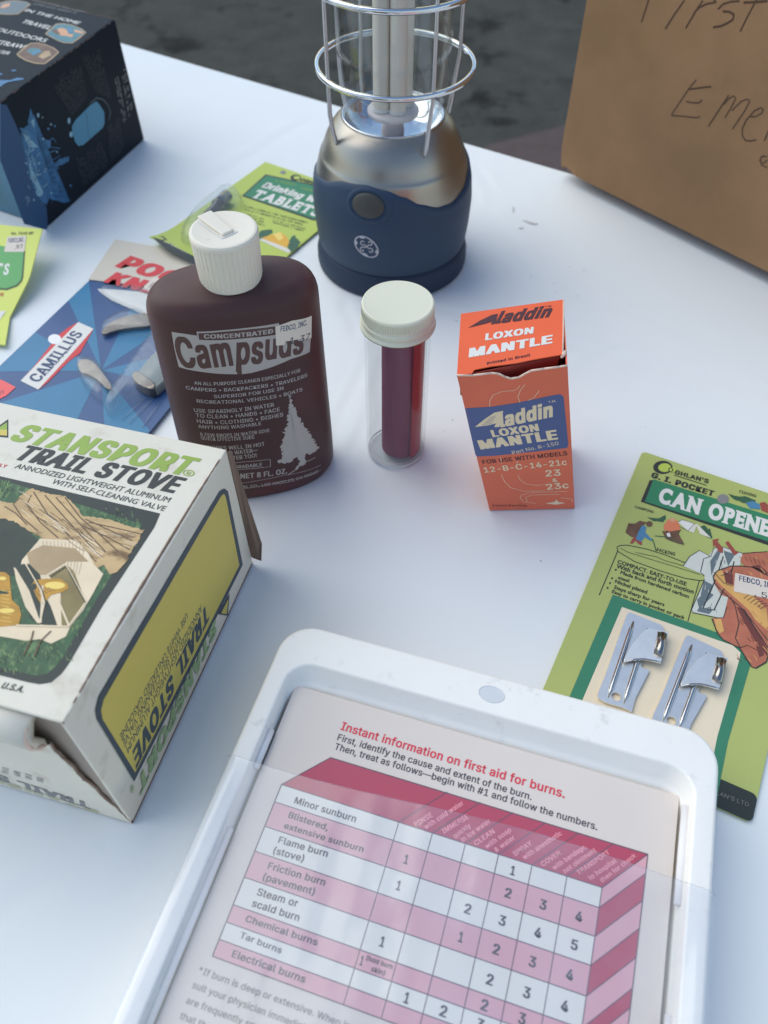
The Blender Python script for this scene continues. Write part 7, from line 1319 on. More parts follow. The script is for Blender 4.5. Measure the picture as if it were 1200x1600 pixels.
# ============ builders (positions in millimetres) ============
K = .001
def link(o, parent=None):
    COL.objects.link(o)
    if parent is not None: o.parent = parent
    return o
def thing(name, label, cat, loc=(0,0,0), group=None):
    o = bpy.data.objects.new(name, None); o.location = tuple(v*K for v in loc); o.empty_display_size = .02
    o['label'] = label; o['category'] = cat
    if group: o['group'] = group
    return link(o)
def origin_of(parent):
    p = Vector((0,0,0))
    while parent is not None: p = p+Vector(parent.location); parent = parent.parent
    return p
def mobj(name, verts, faces, m, parent=None, smooth=False, fm=None, label=None, bevel=0.0, solid=0.0, weld=False, sub=0):
    o0 = origin_of(parent)
    me = bpy.data.meshes.new(name)
    me.from_pydata([(v[0]*K-o0.x, v[1]*K-o0.y, v[2]*K-o0.z) for v in verts], [], faces)
    ms = m if isinstance(m, list) else [m]
    for k in ms: me.materials.append(M[k])
    if fm: me.polygons.foreach_set('material_index', fm)
    if weld:
        bm = bmesh.new(); bm.from_mesh(me); bmesh.ops.remove_doubles(bm, verts=bm.verts, dist=1e-6); bmesh.ops.recalc_face_normals(bm, faces=bm.faces); bm.to_mesh(me); bm.free()
    if smooth: me.polygons.foreach_set('use_smooth', [True]*len(me.polygons))
    me.update()
    o = bpy.data.objects.new(name, me)
    if solid:
        s = o.modifiers.new('thickness', 'SOLIDIFY'); s.thickness = solid*K; s.offset = -1
    if bevel:
        b = o.modifiers.new('bevel', 'BEVEL'); b.width = bevel*K; b.segments = 3; b.limit_method = 'ANGLE'; b.angle_limit = radians(35); b.harden_normals = False
    if sub:
        s = o.modifiers.new('sub', 'SUBSURF'); s.levels = sub; s.render_levels = sub
    if label: o['label'] = label
    return link(o, parent)
class MB:
    def __init__(s): s.v = []; s.f = []; s.m = []
    def add(s, v, f, mi=0):
        n = len(s.v); s.v += [tuple(map(float, p)) for p in v]; s.f += [tuple(i+n for i in q) for q in f]; s.m += [mi]*len(f)
    def tube(s, pts, r, n=10, closed=False, mi=0, caps=True):
        P = [Vector(p) for p in pts]; rings = []; N = len(P)
        rr = r if isinstance(r, (list, tuple)) else [r]*N
        up = None
        for i in range(N):
            a = P[(i-1) % N] if (closed or i) else P[0]; b = P[(i+1) % N] if (closed or i < N-1) else P[-1]
            t = (b-a).normalized()
            if up is None: up = t.orthogonal().normalized()
            up = (up-t*up.dot(t)).normalized(); w = t.cross(up)
            rings.append([tuple(P[i]+(up*cos(2*pi*k/n)+w*sin(2*pi*k/n))*rr[i]) for k in range(n)])
        v = [p for rg in rings for p in rg]; f = []
        for i in range(N if closed else N-1):
            j = (i+1) % N
            for k in range(n): f.append((i*n+k, i*n+(k+1) % n, j*n+(k+1) % n, j*n+k))
        if not closed and caps: f.append(tuple(range(n))[::-1]); f.append(tuple((N-1)*n+k for k in range(n)))
        s.add(v, f, mi)
    def lathe(s, c, prof, n=48, mi=0, closed=False):
        v = []; f = []
        for r, z in prof:
            for k in range(n): v.append((c[0]+r*cos(2*pi*k/n), c[1]+r*sin(2*pi*k/n), c[2]+z))
        for i in range(len(prof)-1):
            for k in range(n): f.append((i*n+k, i*n+(k+1) % n, (i+1)*n+(k+1) % n, (i+1)*n+k))
        if prof[0][0] > 1e-6 and closed: f.append(tuple(range(n))[::-1])
        if prof[-1][0] > 1e-6 and closed: f.append(tuple((len(prof)-1)*n+k for k in range(n)))
        s.add(v, f, mi)
    def box(s, a, b, mi=0):
        (x0,y0,z0), (x1,y1,z1) = a, b
        s.hexa([(x0,y0,z0),(x1,y0,z0),(x1,y1,z0),(x0,y1,z0)], [(x0,y0,z1),(x1,y0,z1),(x1,y1,z1),(x0,y1,z1)], mi)
    def hexa(s, bot, top, mi=0):
        s.add(list(bot)+list(top), [(3,2,1,0),(4,5,6,7),(0,1,5,4),(1,2,6,5),(2,3,7,6),(3,0,4,7)], mi)
    def prism(s, f3, pts, h0, h1, mi=0):       # outline pts on a map, from lift h0 to h1
        n = len(pts)
        s.add([f3(x, y, h0) for x, y in pts]+[f3(x, y, h1) for x, y in pts], [tuple(range(n))[::-1], tuple(range(n, 2*n))]+[(i, (i+1) % n, n+(i+1) % n, n+i) for i in range(n)], mi)
    def prism_fine(s, f3, pts, h0, h1, mi=0):  # same, with the faces tessellated so they follow a warped map
        pts = clipped(pts, 4.0)
        flat_poly(s, f3, pts, h1, mi, True); flat_poly(s, f3, pts[::-1], h0, mi, True); n = len(pts)
        s.add([f3(x, y, h0) for x, y in pts]+[f3(x, y, h1) for x, y in pts], [(i, (i+1) % n, n+(i+1) % n, n+i) for i in range(n)], mi)
    def build(s, name, m, parent=None, **kw): return mobj(name, s.v, s.f, m, parent, fm=s.m if isinstance(m, list) else None, **kw)
# ---- flat print: lettering and artwork laid as thin ink on a surface map
_fc = bpy.data.curves.new('glyphs', 'FONT'); _fo = bpy.data.objects.new('glyphs', _fc); COL.objects.link(_fo)
_cache = {}
PLAIN = _fc.font
try: GROT = bpy.data.fonts.load(os.path.join(bpy.utils.resource_path('LOCAL'), 'datafiles', 'fonts', 'Inter.woff2'))   # the grotesque that ships inside Blender
except Exception: GROT = None
GEO = ('ANNOD', 'WITH S', 'USE WH', 'IN THE', 'TRAVEL', 'OUTDO', 'STRAW', 'WATER', 'COMPACT', 'With b', 'Made f', 'steel', 'Nickel', 'Stays', 'Easy t')
def glyph_mesh(s, bold, res, grot=False):
    grot = grot and GROT is not None
    k = (s, bold, res, grot)
    if k not in _cache:
        _fc.font = GROT if grot else PLAIN; _fc.body = s; _fc.offset = 0 if grot else bold; _fc.resolution_u = res; _fc.space_character = 1+(bold*2.6 if grot else 0)
        me = bpy.data.meshes.new_from_object(_fo)
        v = [(q.co.x, q.co.y) for q in me.vertices]; f = [tuple(p.vertices) for p in me.polygons]
        bpy.data.meshes.remove(me); _cache[k] = (v, f)
    return _cache[k]
def slab_word(s):      # roman capitals with slab serifs, from the plain glyphs
    V, Fc = [], []; x = 0; nb_ = 0
    for ch in s:
        if ch == ' ': x += .35; continue
        v, f = glyph_mesh(ch, .035, 4)
        x0 = min(p[0] for p in v); x1 = max(p[0] for p in v); w = x1-x0; w2 = w*.86
        n = len(V); V += [(x+(p[0]-x0)/w*w2, p[1]) for p in v]; Fc += [tuple(i+n for i in q) for q in f]
        def bar(cx, y, hw=.13):
            m = len(V); h = .05
            y0, y1 = (y, y+h) if y < .3 else (y-h, y)
            e = .003*(len(V) % 5+1); V.extend([(x+cx-hw, y0, e), (x+cx+hw, y0, e), (x+cx+hw, y1, e), (x+cx-hw, y1, e)]); Fc.append((m, m+1, m+2, m+3))
        T_, B_ = .72, -.035
        for cx, y, hw in {'A': [(.03,B_,.12),(w2-.03,B_,.12)], 'N': [(.06,B_,.13),(.03,T_,.11),(w2-.06,T_,.13)], 'P': [(.07,B_,.14),(.0,T_,.07)], 'R': [(.07,B_,.13),(.0,T_,.07),(w2,B_,.08)], 'E': [(0,B_,.06),(0,T_,.06)], 'B': [(0,B_,.06),(0,T_,.06)], 'L': [(0,B_,.06),(.06,T_,.13)], 'T': [(w2/2,B_,.14)]}.get(ch, []): bar(cx, y, hw)
        if ch in 'ETL':      # beaks on the arms
            m = len(V)
            for bx, y0, y1 in {'E': [(w2-.05,.5,.7),(w2-.05,0,.2)], 'T': [(.0,.48,.7),(w2-.06,.48,.7)], 'L': [(w2-.05,0,.22)]}[ch]:
                m = len(V); V.extend([(x+bx, y0, .018), (x+bx+.06, y0, .018), (x+bx+.06, y1, .018), (x+bx, y1, .018)]); Fc.append((m, m+1, m+2, m+3))
        x += w2+.13
    return V, Fc
STEP = .035     # lift per ink layer, mm
def clipped(pts, step):
    out = []
    n = len(pts)
    for i in range(n):
        a, b = pts[i], pts[(i+1) % n]; L_ = math.hypot(b[0]-a[0], b[1]-a[1]); k = max(1, int(L_/step))
        for j in range(k): out.append((a[0]+(b[0]-a[0])*j/k, a[1]+(b[1]-a[1])*j/k))
    return out
CURVED = {'bottle', 'lantern', 'green_card', 'tablets_card', 'mantle_front', 'mantle_lid', 'knife_header', 'stove_top', 'stove_side', 'stove_front', 'black_side', 'black_top', 'carton'}
def put_art(face, parent, base=.06):
    f3 = MAPS[face]; groups = {}; cnt = 0
    for op in ART[face]:
        kind = 'lettering' if op[0] in 'TG' else 'artwork'
        mb, ms = groups.setdefault(kind, (MB(), []))
        if op[1] not in ms: ms.append(op[1])
        mi = ms.index(op[1]); cnt += 1; h = base+STEP*op[2]+.0004*(cnt % 50)
        if op[0] == 'T':
            _, m, l, s, x0, y0, x1, y1, hh, sh, bold = op
            slab = s.startswith('#') and len(s) > 1 and s[1].isalpha()
            grot = GROT is not None and not slab and not s.startswith(GEO)
            v, f = slab_word(s[1:]) if slab else glyph_mesh(s, bold if grot else 0, 3 if hh > 3 or grot else 2, grot)
            if not v: continue
            gx0 = min(p[0] for p in v); gx1 = max(p[0] for p in v); cap = .509 if grot else .69
            bs = bold*1.0+.003 if grot else bold*.9; gx0 -= bs; gx1 += bs
            dx, dy = x1-x0, y1-y0; Ln = math.hypot(dx, dy); dx /= Ln; dy /= Ln
            sx = Ln/(gx1-gx0); sy = hh/cap
            for q_, (bx, by) in enumerate([(0, 0)] if bs < .004 else [(-bs, -bs*.4), (bs, -bs*.4), (-bs, bs*.4), (bs, bs*.4), (0, 0)]+([(-bs/2, bs*.4), (bs/2, bs*.4), (-bs/2, -bs*.4), (bs/2, -bs*.4)] if bs > .022 else [])):   # heavier faces: the letter struck again a hair to each side
                pts = []
                for gv in v:
                    gx, gy = gv[0], gv[1]+by; ge = gv[2] if len(gv) > 2 else 0; a = (gx+bx-gx0)*sx+gy*sy*sh; b = gy*sy
                    pts.append(f3(x0+dx*a-dy*b, y0+dy*a+dx*b, h+.0018*q_+ge))
                mb.add(pts, f, mi)
        elif op[0] == 'P':
            pts = op[3]; jag = op[4]
            if jag:
                q = clipped(pts, .7 if jag > .5 else 1.0); rr = random.Random(len(q)); pts = [(x+rr.uniform(-jag, jag)*.8, y+rr.uniform(-jag, jag)*.8) for x, y in q]
            flat_poly(mb, f3, pts, h, mi, face in CURVED)
        elif op[0] == 'L':
            w = op[3]/2; pts = op[4]
            q = []
            for a, b in zip(pts, pts[1:]):
                k = max(1, int(math.hypot(b[0]-a[0], b[1]-a[1])/(3 if face in CURVED else 40)))
                q += [(a[0]+(b[0]-a[0])*j/k, a[1]+(b[1]-a[1])*j/k) for j in range(k)]
            q.append(tuple(pts[-1]))
            va = []; n = len(q)
            for i in range(n):
                a = q[max(0, i-1)]; b = q[min(n-1, i+1)]
                tx, ty = b[0]-a[0], b[1]-a[1]; Ln = math.hypot(tx, ty) or 1; tx /= Ln; ty /= Ln
                va.append(f3(q[i][0]-ty*w, q[i][1]+tx*w, h)); va.append(f3(q[i][0]+ty*w, q[i][1]-tx*w, h))
            mb.add(va, [(2*i, 2*i+1, 2*i+3, 2*i+2) for i in range(n-1)], mi)
        elif op[0] == 'G':      # print too fine to read: rows of tiny strokes
            _, m, l, q, rows, seed, hh = op; rr = random.Random(seed)
            def bl(s, t): return [(q[0][k]*(1-s)+q[1][k]*s)*(1-t)+(q[3][k]*(1-s)+q[2][k]*s)*t for k in (0, 1)]
            Lx = math.hypot(q[1][0]-q[0][0], q[1][1]-q[0][1])
            for r in range(rows):
                t0 = (r+.2)/rows; t1 = (r+.2+.6)/rows; s = 0.0; end = rr.uniform(.82, 1)
                while s < end:
                    ww = hh*rr.uniform(.35, .8)/Lx*1.0
                    if rr.random() > .16:
                        mid = rr.uniform(.25, .75)*(t1-t0)+t0; a = rr.random()
                        lo, hi = (t0, t1) if a > .5 else ((t0, mid+.1*(t1-t0)) if a > .25 else (mid, t1))
                        c4 = [bl(s, lo), bl(min(end, s+ww), lo), bl(min(end, s+ww), hi), bl(s, hi)]
                        mb.add([f3(x, y, h) for x, y in c4], [(0, 1, 2, 3)], mi); s += ww*1.7
                    else: s += ww*2.6
    res = []
    for kind, (mb, ms) in groups.items():
        if mb.v: res.append(mobj(kind, mb.v, mb.f, ms, parent, fm=mb.m))
    return res
def flat_poly(mb, f3, pts, h, mi, curved):
    bm = bmesh.new(); vs = [bm.verts.new((p[0], p[1], 0)) for p in pts]
    try: fc = bm.faces.new(vs)
    except ValueError: bm.free(); return
    bmesh.ops.triangulate(bm, faces=[fc])
    if curved:
        for _ in range(4):
            es = [e for e in bm.edges if e.calc_length() > 3.0]
            if not es: break
            bmesh.ops.subdivide_edges(bm, edges=es, cuts=1); bmesh.ops.triangulate(bm, faces=bm.faces[:])
    bm.verts.index_update()
    mb.add([f3(v.co.x, v.co.y, h) for v in bm.verts], [tuple(v.index for v in f.verts) for f in bm.faces], mi)
    bm.free()
def slab_sheet(mb, f3, x0, x1, y0, y1, t, nx, ny, mi=0, rc=0.0):   # a card of thickness t whose top follows the map
    idx = {}; V = []; Fc = []
    for i in range(nx+1):
        for j in range(ny+1):
            x = x0+(x1-x0)*i/nx; y = y0+(y1-y0)*j/ny
            idx[(i,j,1)] = len(V); V.append(f3(x, y, 0)); idx[(i,j,0)] = len(V); V.append(f3(x, y, -t))
    for i in range(nx):
        for j in range(ny):
            Fc.append((idx[(i,j,1)], idx[(i+1,j,1)], idx[(i+1,j+1,1)], idx[(i,j+1,1)])); Fc.append((idx[(i,j+1,0)], idx[(i+1,j+1,0)], idx[(i+1,j,0)], idx[(i,j,0)]))
    for i in range(nx):
        for j in (0, ny): Fc.append((idx[(i,j,0)], idx[(i+1,j,0)], idx[(i+1,j,1)], idx[(i,j,1)]) if j == 0 else (idx[(i,j,1)], idx[(i+1,j,1)], idx[(i+1,j,0)], idx[(i,j,0)]))
    for j in range(ny):
        for i in (0, nx): Fc.append((idx[(i,j,1)], idx[(i,j+1,1)], idx[(i,j+1,0)], idx[(i,j,0)]) if i == 0 else (idx[(i,j,0)], idx[(i,j+1,0)], idx[(i,j+1,1)], idx[(i,j,1)]))
    mb.add(V, Fc, mi)
def rrect(x0, x1, y0, y1, r, n=8):     # rounded rectangle, counter-clockwise
    o = []
    for cx, cy, a0 in ((x1-r,y0+r,-pi/2), (x1-r,y1-r,0), (x0+r,y1-r,pi/2), (x0+r,y0+r,pi)):
        for k in range(n+1): o.append((cx+r*cos(a0+k*pi/2/n), cy+r*sin(a0+k*pi/2/n)))
    return o
# ============ the setting ============
ground = MB(); gx = 60000
ground.add([(-gx,-gx,-740),(gx,-gx,-740),(gx,gx,-740),(-gx,gx,-740)], [(0,1,2,3)])
g = ground.build('ground', 'asphalt'); g['kind'] = 'structure'
pv = MB(); pv.hexa([(250,2020,-740),(2600,3180,-740),(3200,1200,-740),(500,500,-740)], [(250,2020,-728),(2600,3180,-728),(3200,1200,-728),(500,500,-728)])
o = pv.build('paved_strip', 'paving_brown'); o['kind'] = 'structure'
# table: far edge runs from (-229,784) to (125,569)
te = np.array([.8553,-.5182]); tn = np.array([-.5182,-.8553]); t0 = np.array([-50.,675.])
def TP(s, t, z): p = t0+te*s+tn*t; return (p[0], p[1], z)
tb = thing('folding_table', 'long folding table hidden under the white tablecloth', 'table', TP(0, 380, -740))
m = MB(); m.hexa([TP(-900,6,-32),TP(900,6,-32),TP(900,754,-32),TP(-900,754,-32)][::-1], [TP(-900,6,-3),TP(900,6,-3),TP(900,754,-3),TP(-900,754,-3)][::-1]); m.build('tabletop', 'table_plastic', tb, bevel=3)
for s in (-760, 760):
    for t in (90, 670):
        m = MB(); m.tube([TP(s,t,-740), TP(s,t,-32)], 13, 12); m.build('leg', 'steel_leg', tb, smooth=False)
# tablecloth: one sheet, sagging slightly into creases, falling over the edges
def cloth():
    V = []; Fc = []
    ss = [-1120+i*15 for i in range(54)]+[-318+2.5*i for i in range(255)]+[325+12*i for i in range(67)]; tt = [-300+10*i for i in range(30)]+[-6,-3,0]+[2.5*i+2.5 for i in range(280)]+[710+10*i for i in range(5)]+[760+12*i for i in range(25)]
    def prof(d, z0):     # distance past an edge -> drop
        return d
    for i, s in enumerate(ss):
        for j, t in enumerate(tt):
            z = 0.0; S, T = s, t
            # smooth round over the edges
            if t < 0: T = -min(5, -t*.4)-1.5*sin(s*.021+1)*min(1, -t/120)-2*sin(s*.053)*min(1, -t/200); z = t+2.0 if t < -4 else t*.5
            if t > 760: T = 760+min(5, (t-760)*.4)+3*sin(s*.03)*min(1, (t-760)/150); z = -(t-760)
            if abs(s) > 900:
                e = abs(s)-900; S = math.copysign(900+min(5, e*.4)+3*sin(t*.03)*min(1, e/150), s); z -= e
            if z == 0:
                n = noise.noise(Vector((s*.006, t*.006, 3)))*.35+noise.noise(Vector((s*.02, t*.012, 7)))*.15
                z = -.35-n*.6
                for (ax, ay, bx, by, dep, wd) in CREASE:
                    vx_, vy_ = bx-ax, by-ay; L2 = vx_*vx_+vy_*vy_; u = ((S-ax)*vx_+(T-ay)*vy_)/L2
                    if -.15 < u < 1.15:
                        d = ((S-ax)*vy_-(T-ay)*vx_)/L2**.5+1.2*sin(u*7+ax)
                        if abs(d) < 3*wd: z -= dep*math.exp(-(d/wd)**2)*max(0, min(1, (u+.15)*6, (1.15-u)*6))*.8-dep*.35*math.exp(-((d-2.2*wd)/wd)**2)*(0 < u < 1)
                z = min(z, 0.0)
            V.append(TP(S, T, z))
    nj = len(tt)
    for i in range(len(ss)-1):
        for j in range(nj-1): Fc.append((i*nj+j, i*nj+j+1, (i+1)*nj+j+1, (i+1)*nj+j))
    return V, Fc
CREASE = []
for (ax, ay, bx, by, dep, wd) in [(15,415,114,374,.45,2.6),(114,374,240,323,.6,2.8),(-30,280,-9,371,.3,2.5),(-19,280,2,365,.35,2.2),(67,572,79,539,.5,2.5),(58,560,66,520,.4,2.5),(70,522,93,448,.25,4),(-60,216,-30,190,.3,4),(-150,60,-100,95,.4,4),(-170,540,-30,513,.3,4),(92,333,135,292,.25,4),(120,418,190,384,.3,2.5),(-24,416,-17,385,.45,3),(-12,430,-5,400,.35,2.5),(140,60,175,240,.3,5),(30,440,20,400,.3,2.5),(96,345,150,380,.2,3),(-120,560,-60,640,.3,5)]:
    a_ = np.array([ax, ay])-t0; b_ = np.array([bx, by])-t0
    CREASE.append((float(a_@te), float(a_@tn), float(b_@te), float(b_@tn), dep, wd))
V, Fc = cloth()
o = mobj('tablecloth', V, Fc, 'cloth_white', smooth=True); o['label'] = 'white tablecloth spread over the table under everything else'; o['category'] = 'tablecloth'
specks = MB(); rr = random.Random(3)
for (sx, sy) in [(128,245),(133,251),(146,98),(151,82),(158,71),(139,92),(112,428),(105,433),(118,420)]+[(rr.uniform(-60,200), rr.uniform(60,480)) for _ in range(26)]:
    r = rr.uniform(.2,.5); a0 = rr.uniform(0,6)
    specks.add([(sx+r*cos(a0+k*pi/3)*rr.uniform(.6,1.3), sy+r*sin(a0+k*pi/3)*rr.uniform(.5,1.1), .12) for k in range(6)], [(0,1,2,3,4,5)])
sp = specks.build('crumbs', 'grey_ink'); sp['kind'] = 'stuff'; sp['category'] = 'dirt'; sp['label'] = 'tiny dark specks of dirt scattered over the white tablecloth'

smg = MB(); rr = random.Random(8)
for (x, y, l, w, a) in ((97,501,5.5,1.2,-.5),(88,516,4,.9,1.4),(91,494,2,1.0,.3),(101,499,2,1,.2)):
    n = 18; smg.add([(x+(l*cos(k*2*pi/n)*cos(a)-w*sin(k*2*pi/n)*sin(a))*rr.uniform(.6,1.1), y+(l*cos(k*2*pi/n)*sin(a)+w*sin(k*2*pi/n)*cos(a))*rr.uniform(.6,1.1), .1) for k in range(n)], [tuple(range(n))])
sm = smg.build('smudges', 'smudge'); sm['kind'] = 'stuff'; sm['category'] = 'smudge'; sm['label'] = 'faint grey pen smudges on the white tablecloth'
# ============ stove carton ============
A = np.array; B0, B1, T0, T1, W_ = A(SV['b0']), A(SV['b1']), A(SV['t0']), A(SV['t1']), _w
sv = thing('stove_box', 'worn white carton printed STANSPORT TRAIL STOVE, yellow panel on its side, front flap torn open', 'box', (B0+B1)/2+W_/2*A([1,1,0]))
th = 1.3
def panel(name, f3, W, Hh, t, m, parent, inset=0.0, bev=.5, x0=0, y0=0, nx=1, ny=1):
    mb = MB(); slab_sheet(mb, f3, x0, W, y0, Hh, t, nx, ny); return mb.build(name, m, parent, bevel=bev)
def top_warp(x, y, h=0.0): return stove_top(x, y, h+(-.8*sin(pi*y/122))*(x/150)**4)
MAPS['stove_top'] = top_warp
pt_ = panel('top_panel', lambda x, y, h: top_warp(x, y, h), 150, 122, th, 'carton_white', sv, nx=24, ny=20, bev=.7)
put_art('stove_top', pt_, base=.04)
def side_warp(x, y, h=0.0): return stove_side(x, y, h-.9*sin(pi*min(1,max(0,x/122)))*(y/80)**3-1.2*0)
ps_ = panel('side_panel', lambda x, y, h: side_warp(x, y, h-.2), 122, 79.0, th, 'carton_white', sv, nx=24, ny=8, bev=.5)
MAPS['stove_side'] = side_warp
put_art('stove_side', ps_, base=.10)
# soft worn fold along the top edge of the side
mb = MB(); rr = random.Random(5)
for k in range(24):
    x = 122*k/24; a = stove_side(x, 79.4, -.5-.9*sin(pi*x/122)); b = stove_side(x+122/24, 79.4, -.5-.9*sin(pi*(x+122/24)/122))
    r0 = .42+.14*rr.random(); mb.tube([a, (a+b)/2, b], [r0, r0*1.1, .45], 6, caps=False)
mb.build('worn_fold', 'carton_core', ps_, smooth=True)
back = quad_map(B1, B1+W_, T1+W_, T1, 150, 76); pb = panel('back_panel', lambda x, y, h: back(x, y, h), 150, 75, th, 'carton_white', sv)
left = quad_map(B1+W_, B0+W_, T0+W_, T1+W_, 122, 80); panel('side_panel', lambda x, y, h: left(x, y, h), 122, 79, th, 'carton_white', sv)
bot = quad_map(B0, B0+W_, B1+W_, B1, 150, 122); panel('bottom_panel', lambda x, y, h: bot(x, y, h-.0), 150, 122, .8, 'carton_core', sv, bev=0)
# front: panel leaning out of the opening, ragged right edge, rolled tuck flap on top
pf = MB(); rr = random.Random(9); ys = [i*69/26 for i in range(27)]; edge = []
for i, y in enumerate(ys):
    edge.append(150-.5-(2.6*sin(pi*min(1, y/69)*.62)**1.3)*1.2+rr.uniform(-.45,.45))
V = []; Fc = []; nxx = 7
for i, y in enumerate(ys):
    for j in range(nxx+1):
        for tt_ in (0, -1.2): V.append(stove_front(edge[i]*j/nxx, y, tt_))
w2 = (nxx+1)*2
for i in range(26):
    for j in range(nxx):
        a = i*w2+2*j; Fc.append((a, a+2, a+w2+2, a+w2)); Fc.append((a+1, a+w2+1, a+w2+3, a+3))
    a = i*w2+2*nxx; Fc.append((a, a+1, a+w2+1, a+w2))
pf.add(V, Fc, 0); fp = pf.build('front_flap', 'carton_white', sv, label='front flap hanging open with a ragged edge')
put_art('stove_front', fp, base=.05)
core = MB(); wav = []
for i, y in enumerate(ys):
    wav.append(stove_front(edge[i]+.1, y, -.7+.25*sin(i*.9)))
core.tube(wav, [.45+.2*rr.random() for _ in wav], 6); core.build('torn_edge', 'carton_core', fp, smooth=True)
tuck = MB(); V = []; Fc = []; prof = [(68.6,.2),(70,2.0),(73,4.0),(76.5,5.0),(80,4.6),(82.4,2.8),(83.4,-.5),(83.4,-10),(81.8,-10),(81.2,-2),(77,1.5),(71,-.8)]
for j in range(13):
    x = 150-3.8-j*146/12
    for (y, h) in prof:
        wob = .5*noise.noise(Vector((x*.05, y*.1, 2)))
        pp = stove_front(x+(1.2*noise.noise(Vector((y*.6, 1, 5))) if j == 0 else 0), y, h+wob); V.append(pp)
n = len(prof)
for j in range(12):
    for k in range(n): Fc.append((j*n+k, (j+1)*n+k, (j+1)*n+(k+1) % n, j*n+(k+1) % n))
Fc.append(tuple(range(n))); Fc.append(tuple(12*n+k for k in range(n))[::-1])
tuck.add(V, Fc); tuck.build('tuck_flap', 'carton_white', sv, smooth=True, label='bulging rolled tuck flap pushed under the lid')
cr = MB(); cr.tube([stove_front(146.0+.5*sin(y), y, h) for y, h in ((70,.8),(71.5,2.2),(73,3.2),(75,4.0),(77,4.3),(79,4.0),(81,3.0),(82.4,1.0))], [.5,.9,.5,.85,.5,.9,.6,.5], 7); cr.build('torn_end', 'torn_paper', sv, smooth=True)
# inner dust flap seen dark through the gap
df = MB(); q = [B0+A([-1.2,.3,1]), B0+A([-1.6,.6,0])+W_*.5+A([0,0,2]), T0+W_*.5+A([-2,3,-3]), T0+A([-2.2,2.0,-2.5])]
df.add([tuple(p) for p in q]+[tuple(p+A([0,1.0,0])) for p in q], [(0,1,2,3),(7,6,5,4),(0,3,7,4),(1,5,6,2)]); df.build('dust_flap', 'carton_inside', sv)
# rear flap sticking out at the far right corner
rf = MB(); q = [T1+A([.2,-.8,-1.0]), T1+A([1.4,1.6,-4.0]), A([-54.3,221.5,14]), A([-55.3,218.5,5]), B1+A([.6,-.3,4])]
q2 = [p+A([-.9,.7,0]) for p in q]
rf.add([tuple(p) for p in q]+[tuple(p) for p in q2], [(0,4,3,2,1),(5,6,7,8,9)]+[(i,(i+1)%5,5+(i+1)%5,5+i) for i in range(5)]); rf.build('rear_flap', 'carton_core', sv, label='brown rear flap sticking out at the corner')
st = MB()
for (x, y, r, s) in ((62,52,2.6,1),(60,50,1.6,2)):
    rr = random.Random(s); pts = [stove_side(x+r*cos(a*pi/7)*rr.uniform(.6,1.2), y+r*.9*sin(a*pi/7)*rr.uniform(.6,1.2), .0) for a in range(14)]
# ============ black carton ============
b0, b1, t0_, t1_, w_ = A(BK['b0']), A(BK['b1']), A(BK['t0']), A(BK['t1']), BK['w']
bk = thing('black_box', 'black carton with blue water splash and the words IN THE HOME, TRAVEL, OUTDOORS on top', 'box', (b0+b1)/2+w_/2)
mb = MB(); mb.hexa([b0+w_, b0, b1, b1+w_], [t0_+w_, t0_, t1_, t1_+w_]); mb.m = [0,0,1,0,0,0]
body = mb.build('carton', ['black_board', 'teal_board'], bk, bevel=.9)
for f in ('black_top', 'black_side', 'black_front'):
    if f in ART: put_art(f, body, base=.08)
mb = MB(); rr = random.Random(4)
for (p, q) in ((t0_, t1_), (t1_, t1_+w_)):
    for k in range(60):
        a = p+(q-p)*k/60; b = p+(q-p)*(k+1)/60
        if rr.random() < (.62 if p is t0_ else .95):
            r = rr.uniform(.15,.34) if p is t0_ else rr.uniform(.3,.55)
            up = A([0,0,-.22]); mb.tube([a+up, b+up], r, 5)
mb.build('scuffed_edge', 'scuff_edge', bk)
# front face artwork: pale water streaks on the teal end
# ============ mantle carton ============
q = {k: A(MT[k]) for k in MT}
mt = thing('mantle_box', 'small orange carton lettered LOXON MANTLE, slumped to the left with its lid ajar', 'box', (q['b0']+q['b2'])/2)
def mf(x, y, h=0.0): return mantle_front(x, y, h)
# front panel with a thumb notch
topline = [(0,92.4),(6,91.6),(13,91.9),(15.5,91.2),(18,89.0),(20,87.9),(23,88.2),(25.5,89.8),(28,91.2),(33,91.6),(39,91.9),(42,92.2)]
outl = [(0,0),(42,0)]+topline[::-1]
mb = MB(); mb.prism_fine(mf, outl, -.55, 0); fpn = mb.build('front_panel', 'orange_front', mt)
put_art('mantle_front', fpn, base=.03)
mb = MB()
for a, b in zip(topline, topline[1:]): mb.tube([mf(a[0], a[1]-.1, -.25), mf(b[0], b[1]-.1, -.25)], .42, 6)
mb.build('worn_edge', 'torn_paper', fpn, smooth=True)
rt = quad_map(q['b1'], q['b2'], q['t2'], q['t1'], 42, 92); mb = MB(); slab_sheet(mb, rt, 0, 42, 0, 92, .55, 1, 1); mb.build('side_panel', 'orange_front', mt)
lf = quad_map(q['b3'], q['b0'], q['t0'], q['t3'], 42, 92); mb = MB(); slab_sheet(mb, lf, 0, 42, 0, 91.5, .55, 1, 1); mb.build('side_panel', 'orange_front', mt)
bk_ = quad_map(q['b2'], q['b3'], q['t3'], q['t2'], 42, 92); mb = MB(); slab_sheet(mb, bk_, 0, 42, 0, 92, .55, 1, 1); mb.build('back_panel', 'orange_front', mt)
bt = quad_map(q['b0'], q['b1'], q['b2'], q['b3'], 42, 42); mb = MB(); slab_sheet(mb, lambda x, y, h: bt(x, y, h+.5), .5, 41.5, .5, 41.5, .4, 1, 1); mb.build('bottom_panel', 'maroon_inside', mt)
mb = MB(); lidp = [(0,.2),(6,-.1),(7.0,1.9),(14,2.0),(24,.9),(31,1.0),(43,.6),(43,41),(0,41)]
lidm = mantle_lid
